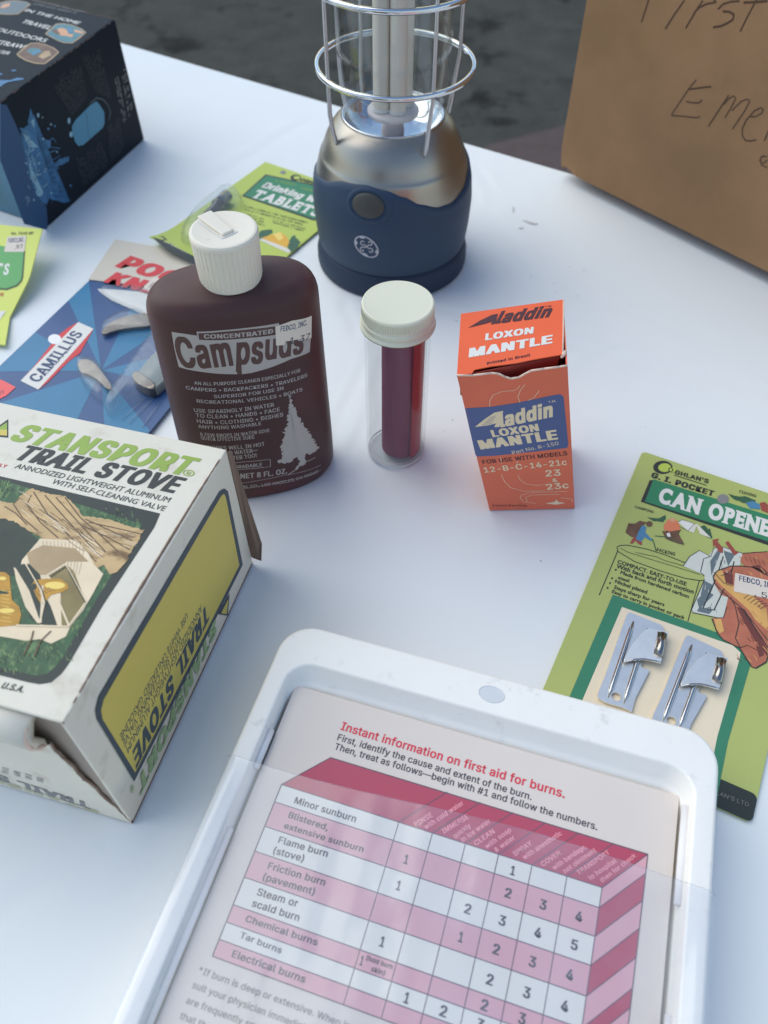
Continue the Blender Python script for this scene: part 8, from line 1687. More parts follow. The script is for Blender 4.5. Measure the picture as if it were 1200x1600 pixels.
mb.prism_fine(lidm, lidp, -.5, 0); lid = mb.build('lid', 'orange_board', mt)
put_art('mantle_lid', lid, base=.03)
mb = MB(); tk = quad_map(lidm(1,1.5,-1.2), lidm(42,1.5,-1.2), lidm(41,5.5,-15), lidm(2,5.5,-15), 41, 15); slab_sheet(mb, tk, 0, 41, 0, 15, .5, 1, 1); mb.build('tuck_flap', 'maroon_inside', mt, label='dark inner tuck flap below the ajar lid')
mb = MB(); mb.tube([lidm(42.6,-.2,-1.2), lidm(43.6,1.0,-.4), lidm(44.2,3.5,-1.2), lidm(43.2,5.2,-1.8)], [.5,1.0,.8,.4], 7); mb.build('torn_corner', 'torn_paper', mt, smooth=True)
mb = MB(); mb.tube([lidm(43.1,2,-.3), lidm(43.2,20,-.3), lidm(43.1,41,-.3)], .45, 6); mb.build('worn_fold', 'torn_paper', lid, smooth=True)
# ============ cardboard carton ============
cb = thing('cardboard_box', 'big plain brown cardboard carton with handwritten marker words First and Eme', 'box', carton(150,0,0)+A([80,80,0]))
d3 = A([.7409,.6716,0])*220; c = [carton(0,0), carton(300,0), carton(300,222), carton(0,222)]
mb = MB(); N_ = 10
# front sheet with slightly dished surface and a crushed lower corner
def cf(x, y, h=0.0):
    cr_ = 7*max(0, 1-math.hypot(x, y)/16)
    p = carton(x, y, h+.8*sin(pi*x/300)*sin(pi*y/230)); p = p-A([.7409,.6716,0])*(-cr_*.35); return p+A([0,0,cr_*.45])
slab_sheet(mb, cf, 0, 300, 0, 222, 3.2, 60, 46); fr_ = mb.build('front_panel', 'kraft', cb, bevel=0, smooth=False)
MAPS['carton'] = cf; put_art('carton', fr_, base=.1)
ins = 3.3*A([.7409,.6716,0])
mb = MB(); mb.hexa([c[0]+ins, c[0]+ins+A([2.1,-2.4,0]), c[0]+d3+A([2.1,-2.4,0]), c[0]+d3][::-1], [c[3]+ins, c[3]+ins+A([2.1,-2.4,0]), c[3]+d3+A([2.1,-2.4,0]), c[3]+d3][::-1]); mb.build('side_panel', 'kraft', cb)
mb = MB(); mb.hexa([c[1]+ins-A([2.1,-2.4,0]), c[1]+ins, c[1]+d3, c[1]+d3-A([2.1,-2.4,0])], [c[2]+ins-A([2.1,-2.4,0]), c[2]+ins, c[2]+d3, c[2]+d3-A([2.1,-2.4,0])]); mb.build('side_panel', 'kraft', cb)
mb = MB(); e3 = A([.7409,.6716,0])*3; mb.hexa([c[0]+d3, c[1]+d3, c[1]+d3+e3, c[0]+d3+e3], [c[3]+d3, c[2]+d3, c[2]+d3+e3, c[3]+d3+e3]); mb.build('back_panel', 'kraft', cb)
mb = MB(); mb.hexa([c[3]+ins*.0+A([0,0,.4]), c[2]+A([0,0,.4]), c[2]+d3/2+A([0,0,.4]), c[3]+d3/2+A([0,0,.4])], [c[3]+A([0,0,3.2]), c[2]+A([0,0,3.2]), c[2]+d3/2+A([0,0,3.2]), c[3]+d3/2+A([0,0,3.2])]); mb.build('flap', 'kraft', cb)
mb = MB(); mb.hexa([c[3]+d3*.505+A([0,0,.4]), c[2]+d3*.505+A([0,0,.4]), c[2]+d3+A([0,0,.4]), c[3]+d3+A([0,0,.4])], [c[3]+d3*.505+A([0,0,3.2]), c[2]+d3*.505+A([0,0,3.2]), c[2]+d3+A([0,0,3.2]), c[3]+d3+A([0,0,3.2])]); mb.build('flap', 'kraft', cb)
# bottom flaps sag below the walls and carry the carton on the table
nb = A([.7409,.6716,0])
mb = MB(); p0, p1 = carton(4,0)+nb*4, carton(296,0)+nb*4
for k, (da, za, db, zb) in enumerate([(3,7.6,24,1.6),(24,1.6,106,.6)]):
    mb.hexa([p0+nb*da+A([0,0,za-8]), p1+nb*da+A([0,0,za-8]), p1+nb*db+A([0,0,zb-8]), p0+nb*db+A([0,0,zb-8])], [p0+nb*da+A([0,0,za-5.4]), p1+nb*da+A([0,0,za-5.4]), p1+nb*db+A([0,0,zb-5.4]), p0+nb*db+A([0,0,zb-5.4])])
mb.build('bottom_flap', 'kraft', cb)
mb = MB()
for k, (da, za, db, zb) in enumerate([(108,.6,190,1.6),(190,1.6,212,7.6)]):
    mb.hexa([p0+nb*da+A([0,0,za-8]), p1+nb*da+A([0,0,za-8]), p1+nb*db+A([0,0,zb-8]), p0+nb*db+A([0,0,zb-8])], [p0+nb*da+A([0,0,za-5.4]), p1+nb*da+A([0,0,za-5.4]), p1+nb*db+A([0,0,zb-5.4]), p0+nb*db+A([0,0,zb-5.4])])
mb.build('bottom_flap', 'kraft', cb)
# ============ bottle ============
bo = thing('soap_bottle', 'dark brown plastic soap bottle lettered Campsuds, with a white flip cap', 'bottle', (BT['c'][0], BT['c'][1], 0))
zs = [.3,.8,1.6,3,6,12,20,30,40,50,60,70,80,88,94,98,100,102,104,106,108,109.5,110.8,111.8,112.5,112.9]
NA = 96; V = []; Fc = []
for z in zs:
    for k in range(NA): V.append(bottle_pt(2*pi*k/NA, z))
for i in range(len(zs)-1):
    for k in range(NA): Fc.append((i*NA+k, i*NA+(k+1) % NA, (i+1)*NA+(k+1) % NA, (i+1)*NA+k))
top = len(V); cx_, cy_ = BT['c'][0]+0, BT['c'][1]
for (rf_, zz) in ((.7,114.0),(.45,115),(.25,115.6)):
    for k in range(NA):
        p = bottle_pt(2*pi*k/NA, 112.9); V.append((cx_+(p[0]-cx_)*rf_, cy_+(p[1]-cy_)*rf_, zz))
for i in range(len(zs)-1, len(zs)+2):
    for k in range(NA): Fc.append((i*NA+k, i*NA+(k+1) % NA, (i+1)*NA+(k+1) % NA, (i+1)*NA+k))
Fc.append(tuple(range(NA))[::-1]); Fc.append(tuple((len(zs)+2)*NA+k for k in range(NA)))
bb = mobj('bottle_body', V, Fc, 'bottle_plastic', bo, smooth=True)
put_art('bottle', bb, base=.06)
cc = (BT['c'][0]+.6, BT['c'][1], 0)
capm = MB(); n = 160; V = []; Fc = []
prof = [(12.3,113.6,0),(12.4,114.2,.0),(12.45,114.8,.28),(13.0,131.6,.28),(13.1,132.4,0),(13.05,133.6,0),(12.6,134.4,0),(11.8,134.6,0)]
for r, z, rib in prof:
    for k in range(n):
        rr_ = r-(rib if k % 4 in (0,) else 0)
        V.append((cc[0]+rr_*cos(2*pi*k/n), cc[1]+rr_*sin(2*pi*k/n), z))
for i in range(len(prof)-1):
    for k in range(n): Fc.append((i*n+k, i*n+(k+1) % n, (i+1)*n+(k+1) % n, (i+1)*n+k))
# dished top
for (r, z) in ((9,134.25),(5,133.9),(.01,133.8)):
    for k in range(n): V.append((cc[0]+r*cos(2*pi*k/n), cc[1]+r*sin(2*pi*k/n), z))
for i in range(len(prof)-1, len(prof)+2):
    for k in range(n): Fc.append((i*n+k, i*n+(k+1) % n, (i+1)*n+(k+1) % n, (i+1)*n+k))
Fc.append(tuple(range(n))[::-1])
capo = mobj('cap', V, Fc, 'cap_white', bo, smooth=False)
# flip spout lying across the cap top, from the left rear rim to past the middle
ang = radians(132); ud = A([cos(ang), sin(ang), 0]); vd = A([-ud[1], ud[0], 0]); cp = A([cc[0], cc[1], 0])
def SP(u, v, z): p = cp+ud*u+vd*v; return (p[0], p[1], z)
mb = MB(); bot4 = [SP(-3.5,-2.7,133.6), SP(12.4,-3.3,133.8), SP(12.4,3.3,133.8), SP(-3.5,2.7,133.6)]; top4 = [SP(-3.2,-2.5,134.9), SP(12.5,-3.2,135.6), SP(12.5,3.2,135.6), SP(-3.2,2.5,134.9)]
mb.hexa(bot4[::-1], top4[::-1]); mb.build('spout', 'cap_white', bo, bevel=.5)
mb = MB(); mb.tube([SP(-4.4,3.6,134.0), SP(4,4.0,134.25), SP(11.4,4.2,134.7)], .22, 6); mb.tube([SP(-4.4,-3.4,134.0), SP(-4.6,0,134.0), SP(-4.4,3.6,134.0)], .2, 6); mb.build('spout_groove', 'mark_grey', capo)
# ============ vial ============
vx, vy = 6.0, 293.0
vl = thing('vial', 'clear glass vial with a white metal screw lid and a dark red roll inside', 'vial', (vx, vy, 0))
mb = MB(); mb.lathe((vx,vy,0), [(0.01,.4),(11.5,.4),(13.6,1.0),(14.5,2.6),(14.7,5),(14.8,40),(14.8,80),(14.8,82)], 64)
mb.build('glass_tube', 'vial_glass', vl, smooth=True)
mb = MB(); mb.lathe((vx,vy,0), [(0.01,2.2),(11,2.2),(12.6,2.8),(13.3,4.5),(13.4,40),(13.4,78)], 64); mb.build('inner_wall', 'vial_glass', vl, smooth=True)
mb = MB(); mb.tube([(vx+13.9*cos(a*pi/24), vy+13.9*sin(a*pi/24), 1.3) for a in range(48)], .5, 6, closed=True); mb.build('base_rim', 'mark_grey', vl, smooth=True)
mb = MB(); V = []; Fc = []; seg = 90
for k in range(seg+1):
    a = -radians(35)+k*4.6*pi/seg; r = 9.9-2.2*k/seg
    for z in (3, 82): V.append((vx+2.2+r*cos(a), vy-.6+r*sin(a), z))
    for z in (3, 82): V.append((vx+2.2+(r-.35)*cos(a), vy-.6+(r-.35)*sin(a), z))
for k in range(seg):
    a = 4*k; Fc += [(a, a+4, a+5, a+1), (a+2, a+3, a+7, a+6), (a+1, a+5, a+7, a+3), (a, a+2, a+6, a+4)]
Fc += [(0,1,3,2), (4*seg, 4*seg+2, 4*seg+3, 4*seg+1)]
mb.add(V, Fc); ro = mb.build('rolled_sheet', 'roll_maroon', vl, label='dark red paper roll standing in the vial')
mb = MB(); V = []; Fc = []
for k in range(9):
    a = radians(-62)+radians(52)*k/8
    for z in (3.2, 82): V.append((vx+2.2+10.05*cos(a), vy-.6+10.05*sin(a), z)); V.append((vx+2.2+10.35*cos(a), vy-.6+10.35*sin(a), z))
for k in range(8):
    a = 4*k; Fc += [(a+1, a+5, a+7, a+3), (a, a+2, a+6, a+4)]
mb.add(V, Fc); mb.build('outer_lap', 'roll_red', vl, label='brighter red outer lap of the roll')
n = 180; V = []; Fc = []
prof = [(16.3,79.3,0),(16.7,79.6,0),(16.75,80.2,0),(16.2,80.9,0),(15.7,81.5,0),(16.1,82.3,0),(16.1,83.6,0),(15.6,84.4,0),(15.7,85.3,.0),(15.9,85.9,.5),(15.95,89.3,.5),(15.8,89.8,.0),(15.5,90.6,0),(14.9,91.0,0),(14.0,90.9,0),(.01,90.7,0)]
for r, z, rib in prof:
    for k in range(n): V.append((vx+(r-(rib if k % 2 else 0))*cos(2*pi*k/n), vy+(r-(rib if k % 2 else 0))*sin(2*pi*k/n), z))
for i in range(len(prof)-1):
    for k in range(n): Fc.append((i*n+k, i*n+(k+1) % n, (i+1)*n+(k+1) % n, (i+1)*n+k))
mobj('screw_lid', V, Fc, 'lid_white', vl, smooth=False)
mb = MB(); mb.tube([(vx+16.3*cos(a*pi/40), vy+16.3*sin(a*pi/40), 79.4) for a in range(80)], .35, 6, closed=True); mb.build('lid_rim', 'lid_rim', vl, smooth=True)
# ============ lantern ============
lx, ly = LN['c']
ln = thing('lantern', 'camping lantern with navy blue base, steel dome and clear globe in a chrome wire cage', 'lantern', (lx, ly, 0))
SEAM = [(-180,64),(-150,62),(-110,57),(-85,59),(-60,63.5),(-40,69.0),(-20,70.5),(-5,69),(8,65.5),(20,60.5),(35,56.2),(48,55.2),(63,57.5),(80,62),(110,66),(150,66),(180,64)]
def seam(deg):
    for (a, x), (b, y) in zip(SEAM, SEAM[1:]):
        if deg <= b: t = (deg-a)/(b-a); t = t*t*(3-2*t)*.6+t*.4; return x+(y-x)*t
    return 64
n = 180
def ringv(r, z): return [(lx+r*sin(2*pi*k/n), ly-r*cos(2*pi*k/n), z) for k in range(n)]
mb = MB(); V = []; rows = 0; Fc = []
for z in (20,30,40,46,50,54,58,62,66,69,70.2,70.8,71.6,73,76,79,82,84.5,86.5,88.2,89.6,90.6,91.2,91.4,90.8):
    r = lantern_radius(z)-.9; 
    if z == 91.4: r = 28.6
    if z == 90.8: r = 27.8
    V += ringv(r, z); rows += 1
for i in range(rows-1):
    for k in range(n): Fc.append((i*n+k, i*n+(k+1) % n, (i+1)*n+(k+1) % n, (i+1)*n+k))
mb.add(V, Fc); mb.build('steel_dome', 'steel_brushed', ln, smooth=True)
V = []; Fc = []; M_ = 14
for i in range(M_+1):
    for k in range(n):
        deg = (360*k/n+180) % 360-180; zt = seam(deg); z = 16+(zt-16)*i/M_; r = lantern_radius(z)+.15
        V.append((lx+r*sin(2*pi*k/n), ly-r*cos(2*pi*k/n), z))
for k in range(n):
    deg = (360*k/n+180) % 360-180; z = seam(deg)+.25; r = lantern_radius(z)-1.2; V.append((lx+r*sin(2*pi*k/n), ly-r*cos(2*pi*k/n), z))
for i in range(M_+1):
    for k in range(n): Fc.append((i*n+k, i*n+(k+1) % n, (i+1)*n+(k+1) % n, (i+1)*n+k))
slv = mobj('rubber_sleeve', V, Fc, 'rubber_blue', ln, smooth=True)
put_art('lantern', slv, base=.25)
mb = MB(); mb.lathe((lx,ly,0), [(.01,.2),(45,.2),(46.6,1.0),(47.0,3),(46.9,9),(46.0,12.5),(45.0,14.6),(43.5,15.6),(43,16.5)], 120); mb.build('foot', 'rubber_dark', ln, smooth=True)
# push button in an oval dimple
def bring(cx0, z0, rx, rz, lift, nn=40):
    return [lantern(cx0+rx*cos(2*pi*k/nn), z0+rz*sin(2*pi*k/nn), lift) for k in range(nn)]
mb = MB(); V = []; nn = 40
for sc, lf_ in ((1,.3),(.96,1.0),(.85,1.35),(.5,1.5),(.02,1.52)): V += bring(-14.5, 61, 9.6*sc, 6.6*sc, lf_)
mb.add(V, [(i*nn+k, i*nn+(k+1) % nn, (i+1)*nn+(k+1) % nn, (i+1)*nn+k) for i in range(4) for k in range(nn)]); mb.build('push_button', 'button_grey', ln, smooth=True)
mb = MB(); V = []
for sc, lf_ in ((1.42,.12),(1.32,.75),(1.2,.8),(1.1,.35)): V += bring(-14.5, 60.6, 9.8*sc, 6.8*sc*min(1,1.0), lf_)
mb.add(V, [(i*nn+k, i*nn+(k+1) % nn, (i+1)*nn+(k+1) % nn, (i+1)*nn+k) for i in range(3) for k in range(nn)]); mb.build('button_surround', 'rubber_blue', ln, smooth=True)
# reflector bowl, socket, twin tubes
mb = MB(); mb.lathe((lx,ly,0), [(28,91.3),(27.4,91.2),(26.4,89.6),(23,85.5),(18,82.8),(10,82),(.01,82)], 96); mb.build('reflector_bowl', 'chrome', ln, smooth=True)
mb = MB(); mb.tube([(lx+28*cos(a*pi/48), ly+28*sin(a*pi/48), 91.4) for a in range(96)], .55, 8, closed=True); mb.build('bowl_rim', 'chrome', ln, smooth=True)
mb = MB(); mb.lathe((lx,ly,0), [(6.5,82),(5.5,88),(6,90.3),(12.5,91.2),(14.2,91.8),(14.3,93.4),(13.6,94.2),(8,94.6),(.01,94.6)], 64); mb.build('socket', 'socket_white', ln, smooth=True)
for px_, py_ in ((-6.4,-3.6),(2.6,-6.0),(6.2,3.4),(-2.8,5.8)):
    mb = MB(); mb.lathe((lx+px_,ly+py_,0), [(4.5,93),(4.5,172),(3.4,176),(.01,177.5)], 28); mb.build('lamp_tube', 'tube_white', ln, smooth=True)
    mb = MB(); mb.lathe((lx+px_,ly+py_,0), [(4.9,94.8),(5.3,95.9),(4.6,96.2)], 28); mb.build('tube_collar', 'mark_grey', ln, smooth=True)
mb = MB(); mb.lathe((lx,ly,0), [(25.6,90),(26.2,92),(27.4,97),(29.0,106),(30.2,120),(31.2,145),(31.6,172),(31.4,196)], 96)
mb.lathe((lx,ly,0), [(24.9,91),(25.4,93),(26.5,98),(28.1,107),(29.3,121),(30.2,146),(30.6,172),(30.4,196)], 96); mb.build('globe', 'clear_glass', ln, smooth=True)
for z in (117.8, 157.5):
    mb = MB(); V = []; Fc = []
    R_ = 41.7
    prof = [(R_-.8,z-1.3),(R_+.8,z-1.3),(R_+1.1,z),(R_+.8,z+1.3),(R_-.8,z+1.3),(R_-1.0,z)]
    n2 = 120
    for r, zz in prof:
        for k in range(n2): V.append((lx+1+r*cos(2*pi*k/n2), ly+r*sin(2*pi*k/n2), zz))
    for i in range(6):
        j = (i+1) % 6
        for k in range(n2): Fc.append((i*n2+k, i*n2+(k+1) % n2, j*n2+(k+1) % n2, j*n2+k))
    mb.add(V, Fc); mb.build('cage_ring', 'chrome', ln, smooth=True)
for deg in (-60, 28, 118, -152):
    a = radians(deg)
    def rp(r, z): return (lx+r*sin(a)+(1 if z > 100 else 0), ly-r*cos(a), z)
    mb = MB(); mb.tube([rp(34.5,82), rp(36.3,84.5), rp(37.6,90), rp(39.0,100), rp(40.3,115), rp(40.4,148), rp(40.2,180), rp(37,197), rp(33,203)], [1.35,1.35,1.3,1.2,1.05,1.05,1.05,1.05,1.05], 10); mb.build('cage_rod', 'rod_grey', ln, smooth=True)
mb = MB(); mb.lathe((lx,ly,0), [(30,194),(37,196),(39,200),(38,208),(33,216),(22,221),(.01,223)], 72); mb.build('top_cap', 'steel_brushed', ln, smooth=True)
mb = MB(); mb.tube([(lx-36*cos(t*pi/16), ly, 206+34*sin(t*pi/16)) for t in range(17)], 1.6, 8); mb.build('carry_handle', 'chrome', ln, smooth=True)
# ============ cards ============
def card(name, label, cat, face, W, Hh, t, m, rc=3, corners=(1,1,1,1), lo=None):
    f3 = MAPS[face]
    c0 = f3(W/2, -Hh/2, 0)
    root = thing(name, label, cat, (c0[0], c0[1], c0[2]-t))
    return root, f3
# can opener card
oc, f3 = card('can_opener_card', 'light green blister card headed G. I. POCKET CAN OPENER', 'packaged can openers', 'opener_card', 91, 162, .7, 'card_green_dull')
pts = rrect(0, 87, -165.5, 0, 2.5)
mb = MB(); mb.prism(f3, pts, -.7, 0); bd = mb.build('backing_card', 'card_green_dull', oc)
pts = [p for p in rrect(.0, 87, -165.5, -154, 2.4)]
mb = MB(); mb.prism(f3, pts, .02, .05); mb.build('dark_footer', 'dark_frame', oc)
put_art('opener_card', bd, base=.05)
# each opener: plate with two ridges, hinged blade, pin and bottle notch. local frame in mm along the card
PL = [(21.6,-98.0),(34.9,-98.2),(36.3,-99.0),(36.8,-101),(36.6,-104),(33.2,-119.2),(32.7,-120.6),(33.0,-121.7),(34.0,-122.0),(36.3,-121.3),(36.4,-123),(35.6,-129.9),(34.8,-136),(35.1,-143.2),(31.1,-142.9),(23.2,-143.9),(21.2,-143.4),(20.5,-142.2),(20.8,-132),(20.4,-100),(20.8,-98.5)]
def opener(F_, prev=None):
    mb = MB(); hole = [(27.6+1.9*cos(a*pi/8), -139.5+1.9*sin(a*pi/8)) for a in range(16)]
    # plate with a punched hole: upper block + lower ring of quads round the hole
    lowb = [(20.7,-136.2),(34.8,-136.2)]
    up_ = [p for p in PL if p[1] > -136.1]; up_ = [(21.6,-98.0),(34.9,-98.2),(36.3,-99.0),(36.8,-101),(36.6,-104),(33.2,-119.2),(32.7,-120.6),(33.0,-121.7),(34.0,-122.0),(36.3,-121.3),(36.4,-123),(35.6,-129.9),(34.8,-136.2),(20.7,-136.2),(20.8,-132),(20.4,-100),(20.8,-98.5)]
    mb.prism(F_, up_[::-1], .5, 1.3)
    outer = []
    sq = [(34.8,-139.5),(34.8,-136.2),(27.6,-136.2),(20.7,-136.2),(20.5,-139.5),(20.5,-142.4),(22.6,-143.9),(27.6,-143.5),(35.1,-143.2)]
    outer = [(34.9,-139.5),(34.8,-137.6),(34.8,-136.2),(30,-136.2),(27.6,-136.2),(25,-136.2),(20.7,-136.2),(20.6,-138),(20.6,-139.5),(20.5,-141.5),(21.2,-143.3),(24,-143.9),(27.6,-143.5),(31.1,-142.9),(35.1,-143.2),(35,-141.5)]
    n = 16; V = [F_(x,y,1.3) for x,y in hole]+[F_(x,y,1.3) for x,y in outer]+[F_(x,y,.5) for x,y in hole]+[F_(x,y,.5) for x,y in outer]; Fc = []
    for k in range(n):
        j = (k+1) % n; Fc += [(k, 16+k, 16+j, j), (32+j, 48+j, 48+k, 32+k), (k, j, 32+j, 32+k), (16+j, 16+k, 48+k, 48+j)]
    mb.add(V, Fc)
    pl = mb.build('can_opener', 'opener_steel', oc)
    for x0, y0, x1, y1 in ((24.0,-101.8,24.8,-141.3),(30.5,-102.4,31.2,-141.0)):
        mb = MB(); N2 = 9
        mb.tube([F_(x0+(x1-x0)*t/8, y0+(y1-y0)*t/8, 1.25) for t in range(9)], [.3]+[1.1]*7+[.3], 12); mb.build('ridge', 'opener_ridge', pl, smooth=True)
    mb = MB(); bl = [(30.7,-103.2),(32.7,-102.9),(35.2,-102.6),(38.6,-102.0),(38.8,-104),(39.4,-116.7),(39.5,-118.2),(36.1,-118.7),(32.5,-119.6),(29.2,-121.4),(26.1,-123.9),(25.5,-122.6),(26.6,-114),(28.5,-107.5)]
    mb.prism(lambda x, y, h=0: F_(x, y, h+.9*(x-26)/12), bl[::-1], 2.3, 3.0); bo_ = mb.build('blade', 'opener_steel', pl, bevel=.15)
    mb = MB(); mb.tube([F_(26.4,-123.4,2.9), F_(29.2,-121.0,3.1), F_(32.5,-119.2,3.4), F_(36.1,-118.3,3.6), F_(39.3,-117.8,3.8)], .4, 8); mb.build('blade_edge', 'opener_ridge', pl, smooth=True)
    mb = MB(); mb.tube([F_(36.7,-104.2,3.7), F_(37.3,-109.5,3.7), F_(37.9,-115.2,3.7)], 1.9, 16); mb.build('hinge_roll', 'opener_hinge', pl, smooth=True)
    mb = MB(); mb.tube([F_(34.8,-104.0,3.9), F_(35.2,-107,3.9), F_(35.9,-115,4.0)], .4, 8); mb.build('hinge_edge', 'opener_hinge', pl, smooth=True)
opener(lambda x, y, h=0.0: f3(x, y, h+.3))
ca, sa = cos(radians(-4.0)), sin(radians(-4.0))
opener(lambda x, y, h=0.0: f3(45.9+(x-20.5)*ca-(y+99.6)*sa, -99.6+(x-20.5)*sa+(y+99.6)*ca, h+.3))
bl_ = MB(); 
# knife card
kc, f3 = card('pocket_knife_card', 'blue sunburst blister card headed POCKET KNIVES with a white header, behind the stove carton', 'packaged pocket knife', 'knife_card', 105, 140, .9, 'ray_dark')
def kf(x, y, h=0.0):
    p = knife_card(x, y, h); u = max(0, -(y)-75); p[2] += 0; return p
mb = MB(); mb.prism(knife_card, rrect(0, 105, -140, 0, 3), -.9, 0); kb = mb.build('backing_card', ['ray_dark', 'card_back'], kc); 
# sunburst sectors
def clip_rect(poly, x0, x1, y0, y1):
    def cl(P, ins, it):
        o = []
        for i in range(len(P)):
            a, b = P[i-1], P[i]
            if ins(b):
                if not ins(a): o.append(it(a, b))
                o.append(b)
            elif ins(a): o.append(it(a, b))
        return o
    def ix(v): return lambda a, b: (v, a[1]+(b[1]-a[1])*(v-a[0])/(b[0]-a[0]))
    def iy(v): return lambda a, b: (a[0]+(b[0]-a[0])*(v-a[1])/(b[1]-a[1]), v)
    for ins, it in ((lambda p: p[0] >= x0, ix(x0)), (lambda p: p[0] <= x1, ix(x1)), (lambda p: p[1] >= y0, iy(y0)), (lambda p: p[1] <= y1, iy(y1))):
        if poly: poly = cl(poly, ins, it)
    return poly
RC = RAYC
mb = MB()
for k in range(0, len(RAYA)-1, 2):
    a, b = RAYA[k], RAYA[k+1]
    P = [RC, (RC[0]+300*cos(a), RC[1]+300*sin(a)), (RC[0]+300*cos((a+b)/2), RC[1]+300*sin((a+b)/2)), (RC[0]+300*cos(b), RC[1]+300*sin(b))]
    P = clip_rect(P, .4, 104.6, -139.6, -.4)
    if len(P) > 2: flat_poly(mb, knife_card, P, .06, 0, False)
mb.build('sunburst', 'ray_light', kb)
put_art('knife_card', kb, base=.06)
hm = MB(); slab_sheet(hm, lambda x, y, h: knife_header(x, y, h), 0, 105, 0, 42, .6, 6, 3); hd = hm.build('header_card', 'header_white', kc); put_art('knife_header', hd, base=.08)
def kpx(pts, z=0): return pts
# knife parts and blister bulges lie in card coordinates
def dome(mb, pts, h, f3, lift=.1, rings=4):
    cx = sum(p[0] for p in pts)/len(pts); cy = sum(p[1] for p in pts)/len(pts); n = len(pts); V = []; Fc = []
    for r in range(rings+1):
        t = r/rings; s = 1-.38*t**2.2 if r < rings else .5; hh = h*sin(min(1, t*1.15)*pi/2)
        for x, y in pts: V.append(f3(cx+(x-cx)*s, cy+(y-cy)*s, lift+hh))
    for r in range(rings):
        for k in range(n): Fc.append((r*n+k, r*n+(k+1) % n, (r+1)*n+(k+1) % n, (r+1)*n+k))
    Fc.append(tuple(rings*n+k for k in range(n))); mb.add(V, Fc)
def smooth_loop(pts, it=2):
    for _ in range(it):
        q = []
        for i in range(len(pts)):
            a, b = pts[i], pts[(i+1) % len(pts)]; q += [(a[0]*.75+b[0]*.25, a[1]*.75+b[1]*.25), (a[0]*.25+b[0]*.75, a[1]*.25+b[1]*.75)]
        pts = q
    return pts
mb = MB()
for pts, h in zip(KB, (7, 7, 9, 5)): dome(mb, smooth_loop(pts), h, knife_card)
mb.build('clear_blister', 'clear_blister', kc, smooth=True)
kn = MB(); kn.prism(knife_card, smooth_loop(KH, 1), .3, 6.5); kh = kn.build('knife_handle', 'knife_scale', kc, bevel=.8)
mb = MB(); mb.prism(knife_card, smooth_loop(KBOL, 1), 1.0, 7.2); mb.build('bolster', 'knife_metal', kh, bevel=.6)
for B in KBL:
    mb = MB(); mb.prism(knife_card, smooth_loop(B, 1), 1.6, 2.6); mb.build('knife_blade', 'knife_metal', kh)
mb = MB()
for a, b in KGL: mb.tube([knife_card(a[0], a[1], .5), knife_card((a[0]+b[0])/2, (a[1]+b[1])/2, 1.2), knife_card(b[0], b[1], .5)], .35, 6)
mb.build('blister_fold', 'clear_blister', kc, smooth=True)
# tablets card, lower end curling up
tc_, f3 = card('water_tablets_card', 'green blister card headed Drinking Water TABLETS lying behind the soap bottle and lantern', 'packaged tablets', 'tablets_card', 83, 122, .8, 'card_green')
_t = tablets_card
def tcurl(x, y, h=0.0):
    p = _t(x, y, h); u = max(0, -y-96)/26; w = max(0, 1-x/60)
    p[2] += 5.0*u*u*(0.4+.6*w)+.4; return p
MAPS['tablets_card'] = tcurl
mb = MB(); slab_sheet(mb, tcurl, 0, 83, -122, 0, .8, 10, 16); tb_ = mb.build('backing_card', 'card_green', tc_)
put_art('tablets_card', tb_, base=.06)
mb = MB(); V_ = smooth_loop(TBL, 2); dome(mb, V_, 9, tcurl); mb.build('clear_blister', 'clear_blister', tc_, smooth=True)
c_ = TBC
mb = MB(); mb.tube([tcurl(c_[0][0], c_[0][1], 5), tcurl(c_[1][0], c_[1][1], 5), tcurl(c_[2][0], c_[2][1], 5), tcurl(c_[3][0], c_[3][1], 5)], [4.2,4.2,3.0,3.0], 20); mb.build('tablet_bottle', 'brown_glass', tc_, smooth=True)
# bent card leaning on the black box
gc = thing('folded_green_card', 'yellow green card with green shield and price sticker leaning on the black carton', 'packaged card', (-240, 400, 0))
mb = MB(); slab_sheet(mb, green_card, 0, 70, 0, 96, .8, 6, 16); gb = mb.build('backing_card', 'card_lime', gc, bevel=0); put_art('green_card', gb, base=.08)
# ============ first aid case ============
KO = A([-37., 172.4]); ku = A([.9558,-.2940]); kv = A([-.2940,-.9558])
def KP(u, v, z): p = KO+ku*u+kv*v; return (p[0], p[1], z)
kit = thing('first_aid_case', 'white plastic first aid case with a pink burns chart in its lid', 'case', KP(82, 115, 2))
loops = [((.6,163.9,.6,229.4),12,2.0),((.2,164.3,.2,229.8),13,6),((0,164.5,0,230),13,24),((.1,164.4,.1,229.9),13,28.6),((.5,164.0,.5,222),12.7,29.6),((1.1,163.3,1.1,228.8),12.5,30.0),((1.5,162.9,1.5,228.4),12.3,30.05),
 ((6.7,157.7,15.0,218.3),10,30.05),((7.1,157.3,15.4,218),10,30.0),((7.5,156.9,15.9,217),9.8,29.7),((7.7,156.7,16.2,216.8),9.6,29.0),((8.4,156.0,18.8,216.2),9.2,23.6),((8.8,155.7,20.2,216),9,22.2),((9.0,155.4,21.4,215.6),8.8,21.7),((9.3,155.0,25.5,215.3),8.4,15),((10.5,154,27,214),8,13.8)]
V = []; Fc = []; per = None
for (x0,x1,y0,y1), r, z in loops:
    L_ = rrect(x0, x1, y0, y1, r, 10); per = len(L_)
    if z == 30.0 or z == 30.1: V += [KP(x, y, z+(.0)) for x, y in L_]
    else: V += [KP(x, y, z) for x, y in L_]
for i in range(len(loops)-1):
    for k in range(per): Fc.append((i*per+k, (i+1)*per+k, (i+1)*per+(k+1) % per, i*per+(k+1) % per))
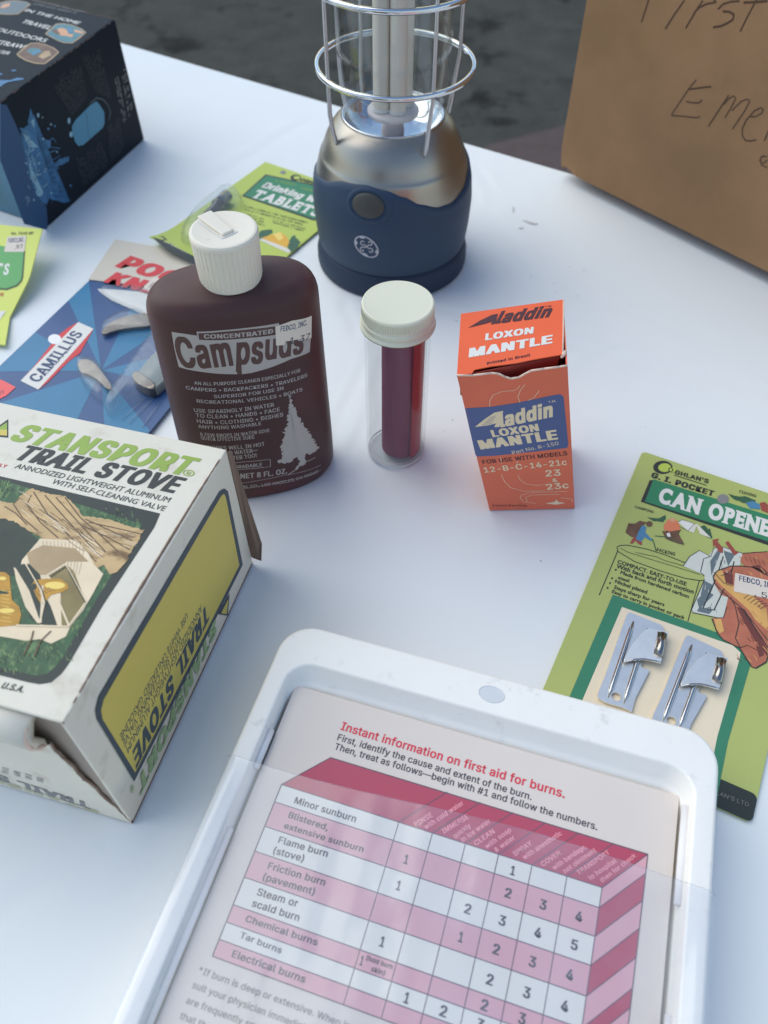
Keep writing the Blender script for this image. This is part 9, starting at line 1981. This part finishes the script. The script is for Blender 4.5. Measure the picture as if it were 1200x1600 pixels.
Fc.append(tuple((len(loops)-1)*per+k for k in range(per))[::-1]); Fc.append(tuple(range(per)))
case = mobj('case_shell', V, Fc, 'kit_plastic', kit, smooth=True)
for (u, v, w, l, z) in ((8.9,43,1.5,15,22.5),(8.9,80,1.5,60,22.5),(155.4,27,1.5,33,22.5),(155.4,92,1.5,60,22.5)):
    mb = MB(); mb.tube([KP(u, v, z+2.3), KP(u, v+l/2, z+2.4), KP(u, v+l, z+2.3)], [1.3,1.4,1.3], 12); mb.build('rib', 'kit_plastic_dull', case, smooth=True)
mb = MB(); V = [KP(82.6+4.6*cos(a*pi/16), 8.2+3.1*sin(a*pi/16), 30.16) for a in range(32)]; mb.add(V, [tuple(range(32))[::-1]]); mb.tube([KP(82.6+4.7*cos(a*pi/16), 8.2+3.2*sin(a*pi/16), 30.12) for a in range(32)], .22, 6, closed=True); mb.build('moulding_mark', 'mark_grey', case)
mb = MB(); mb.prism(lambda x, y, h=0: kit_card(x, y, h), [(10.4,-214),(153.6,-214),(153.6,-22.8),(10.4,-22.4)], -.45, 0); ck = mb.build('burns_chart', 'kit_card_stock', kit)
mb = MB(); mb.hexa([KP(13,212,13.9),KP(151.5,212,13.9),KP(151.5,30,13.9),KP(13,30,13.9)], [KP(13,212,21.8),KP(151.5,212,21.8),KP(151.5,30,21.8),KP(13,30,21.8)]); mb.build('booklet', 'header_white', kit, label='stack of papers under the burns chart')
put_art('kit_card', ck, base=.04)
# clear plastic wrap, pulled over the lower part of the case
mb = MB(); V = []; Fc = []; nu, nv = 60, 60
for i in range(nu+1):
    for j in range(nv+1):
        u = -1.0+166.5*i/nu; v = 57.5+(j/nv)*178+1.5*sin(i*.11+.5)-u*.02
        inn = 1-max(0, min(1, (8-u)/6))-max(0, min(1, (u-157)/6))
        z = 32.4+.2*noise.noise(Vector((u*.05, v*.05, 1)))+.35*noise.noise(Vector((u*.15, v*.02, 4)))-max(0, inn)*1.8*min(1, max(0, (v-56)/30))
        if u < 0 or u > 164.6: z = min(z, 29.0)
        V.append(KP(u, v, z))
for i in range(nu):
    for j in range(nv): Fc.append((i*(nv+1)+j, (i+1)*(nv+1)+j, (i+1)*(nv+1)+j+1, i*(nv+1)+j+1))
mb.add(V, Fc); wr = mb.build('clear_wrap', 'clear_wrap', kit, smooth=True)
mb = MB(); mb.tube([V[i*(nv+1)] for i in range(0, nu+1)], .16, 6); mb.build('wrap_edge', 'clear_blister', wr, smooth=True)
bpy.data.objects.remove(_fo)
for c in list(bpy.data.curves): bpy.data.curves.remove(c)
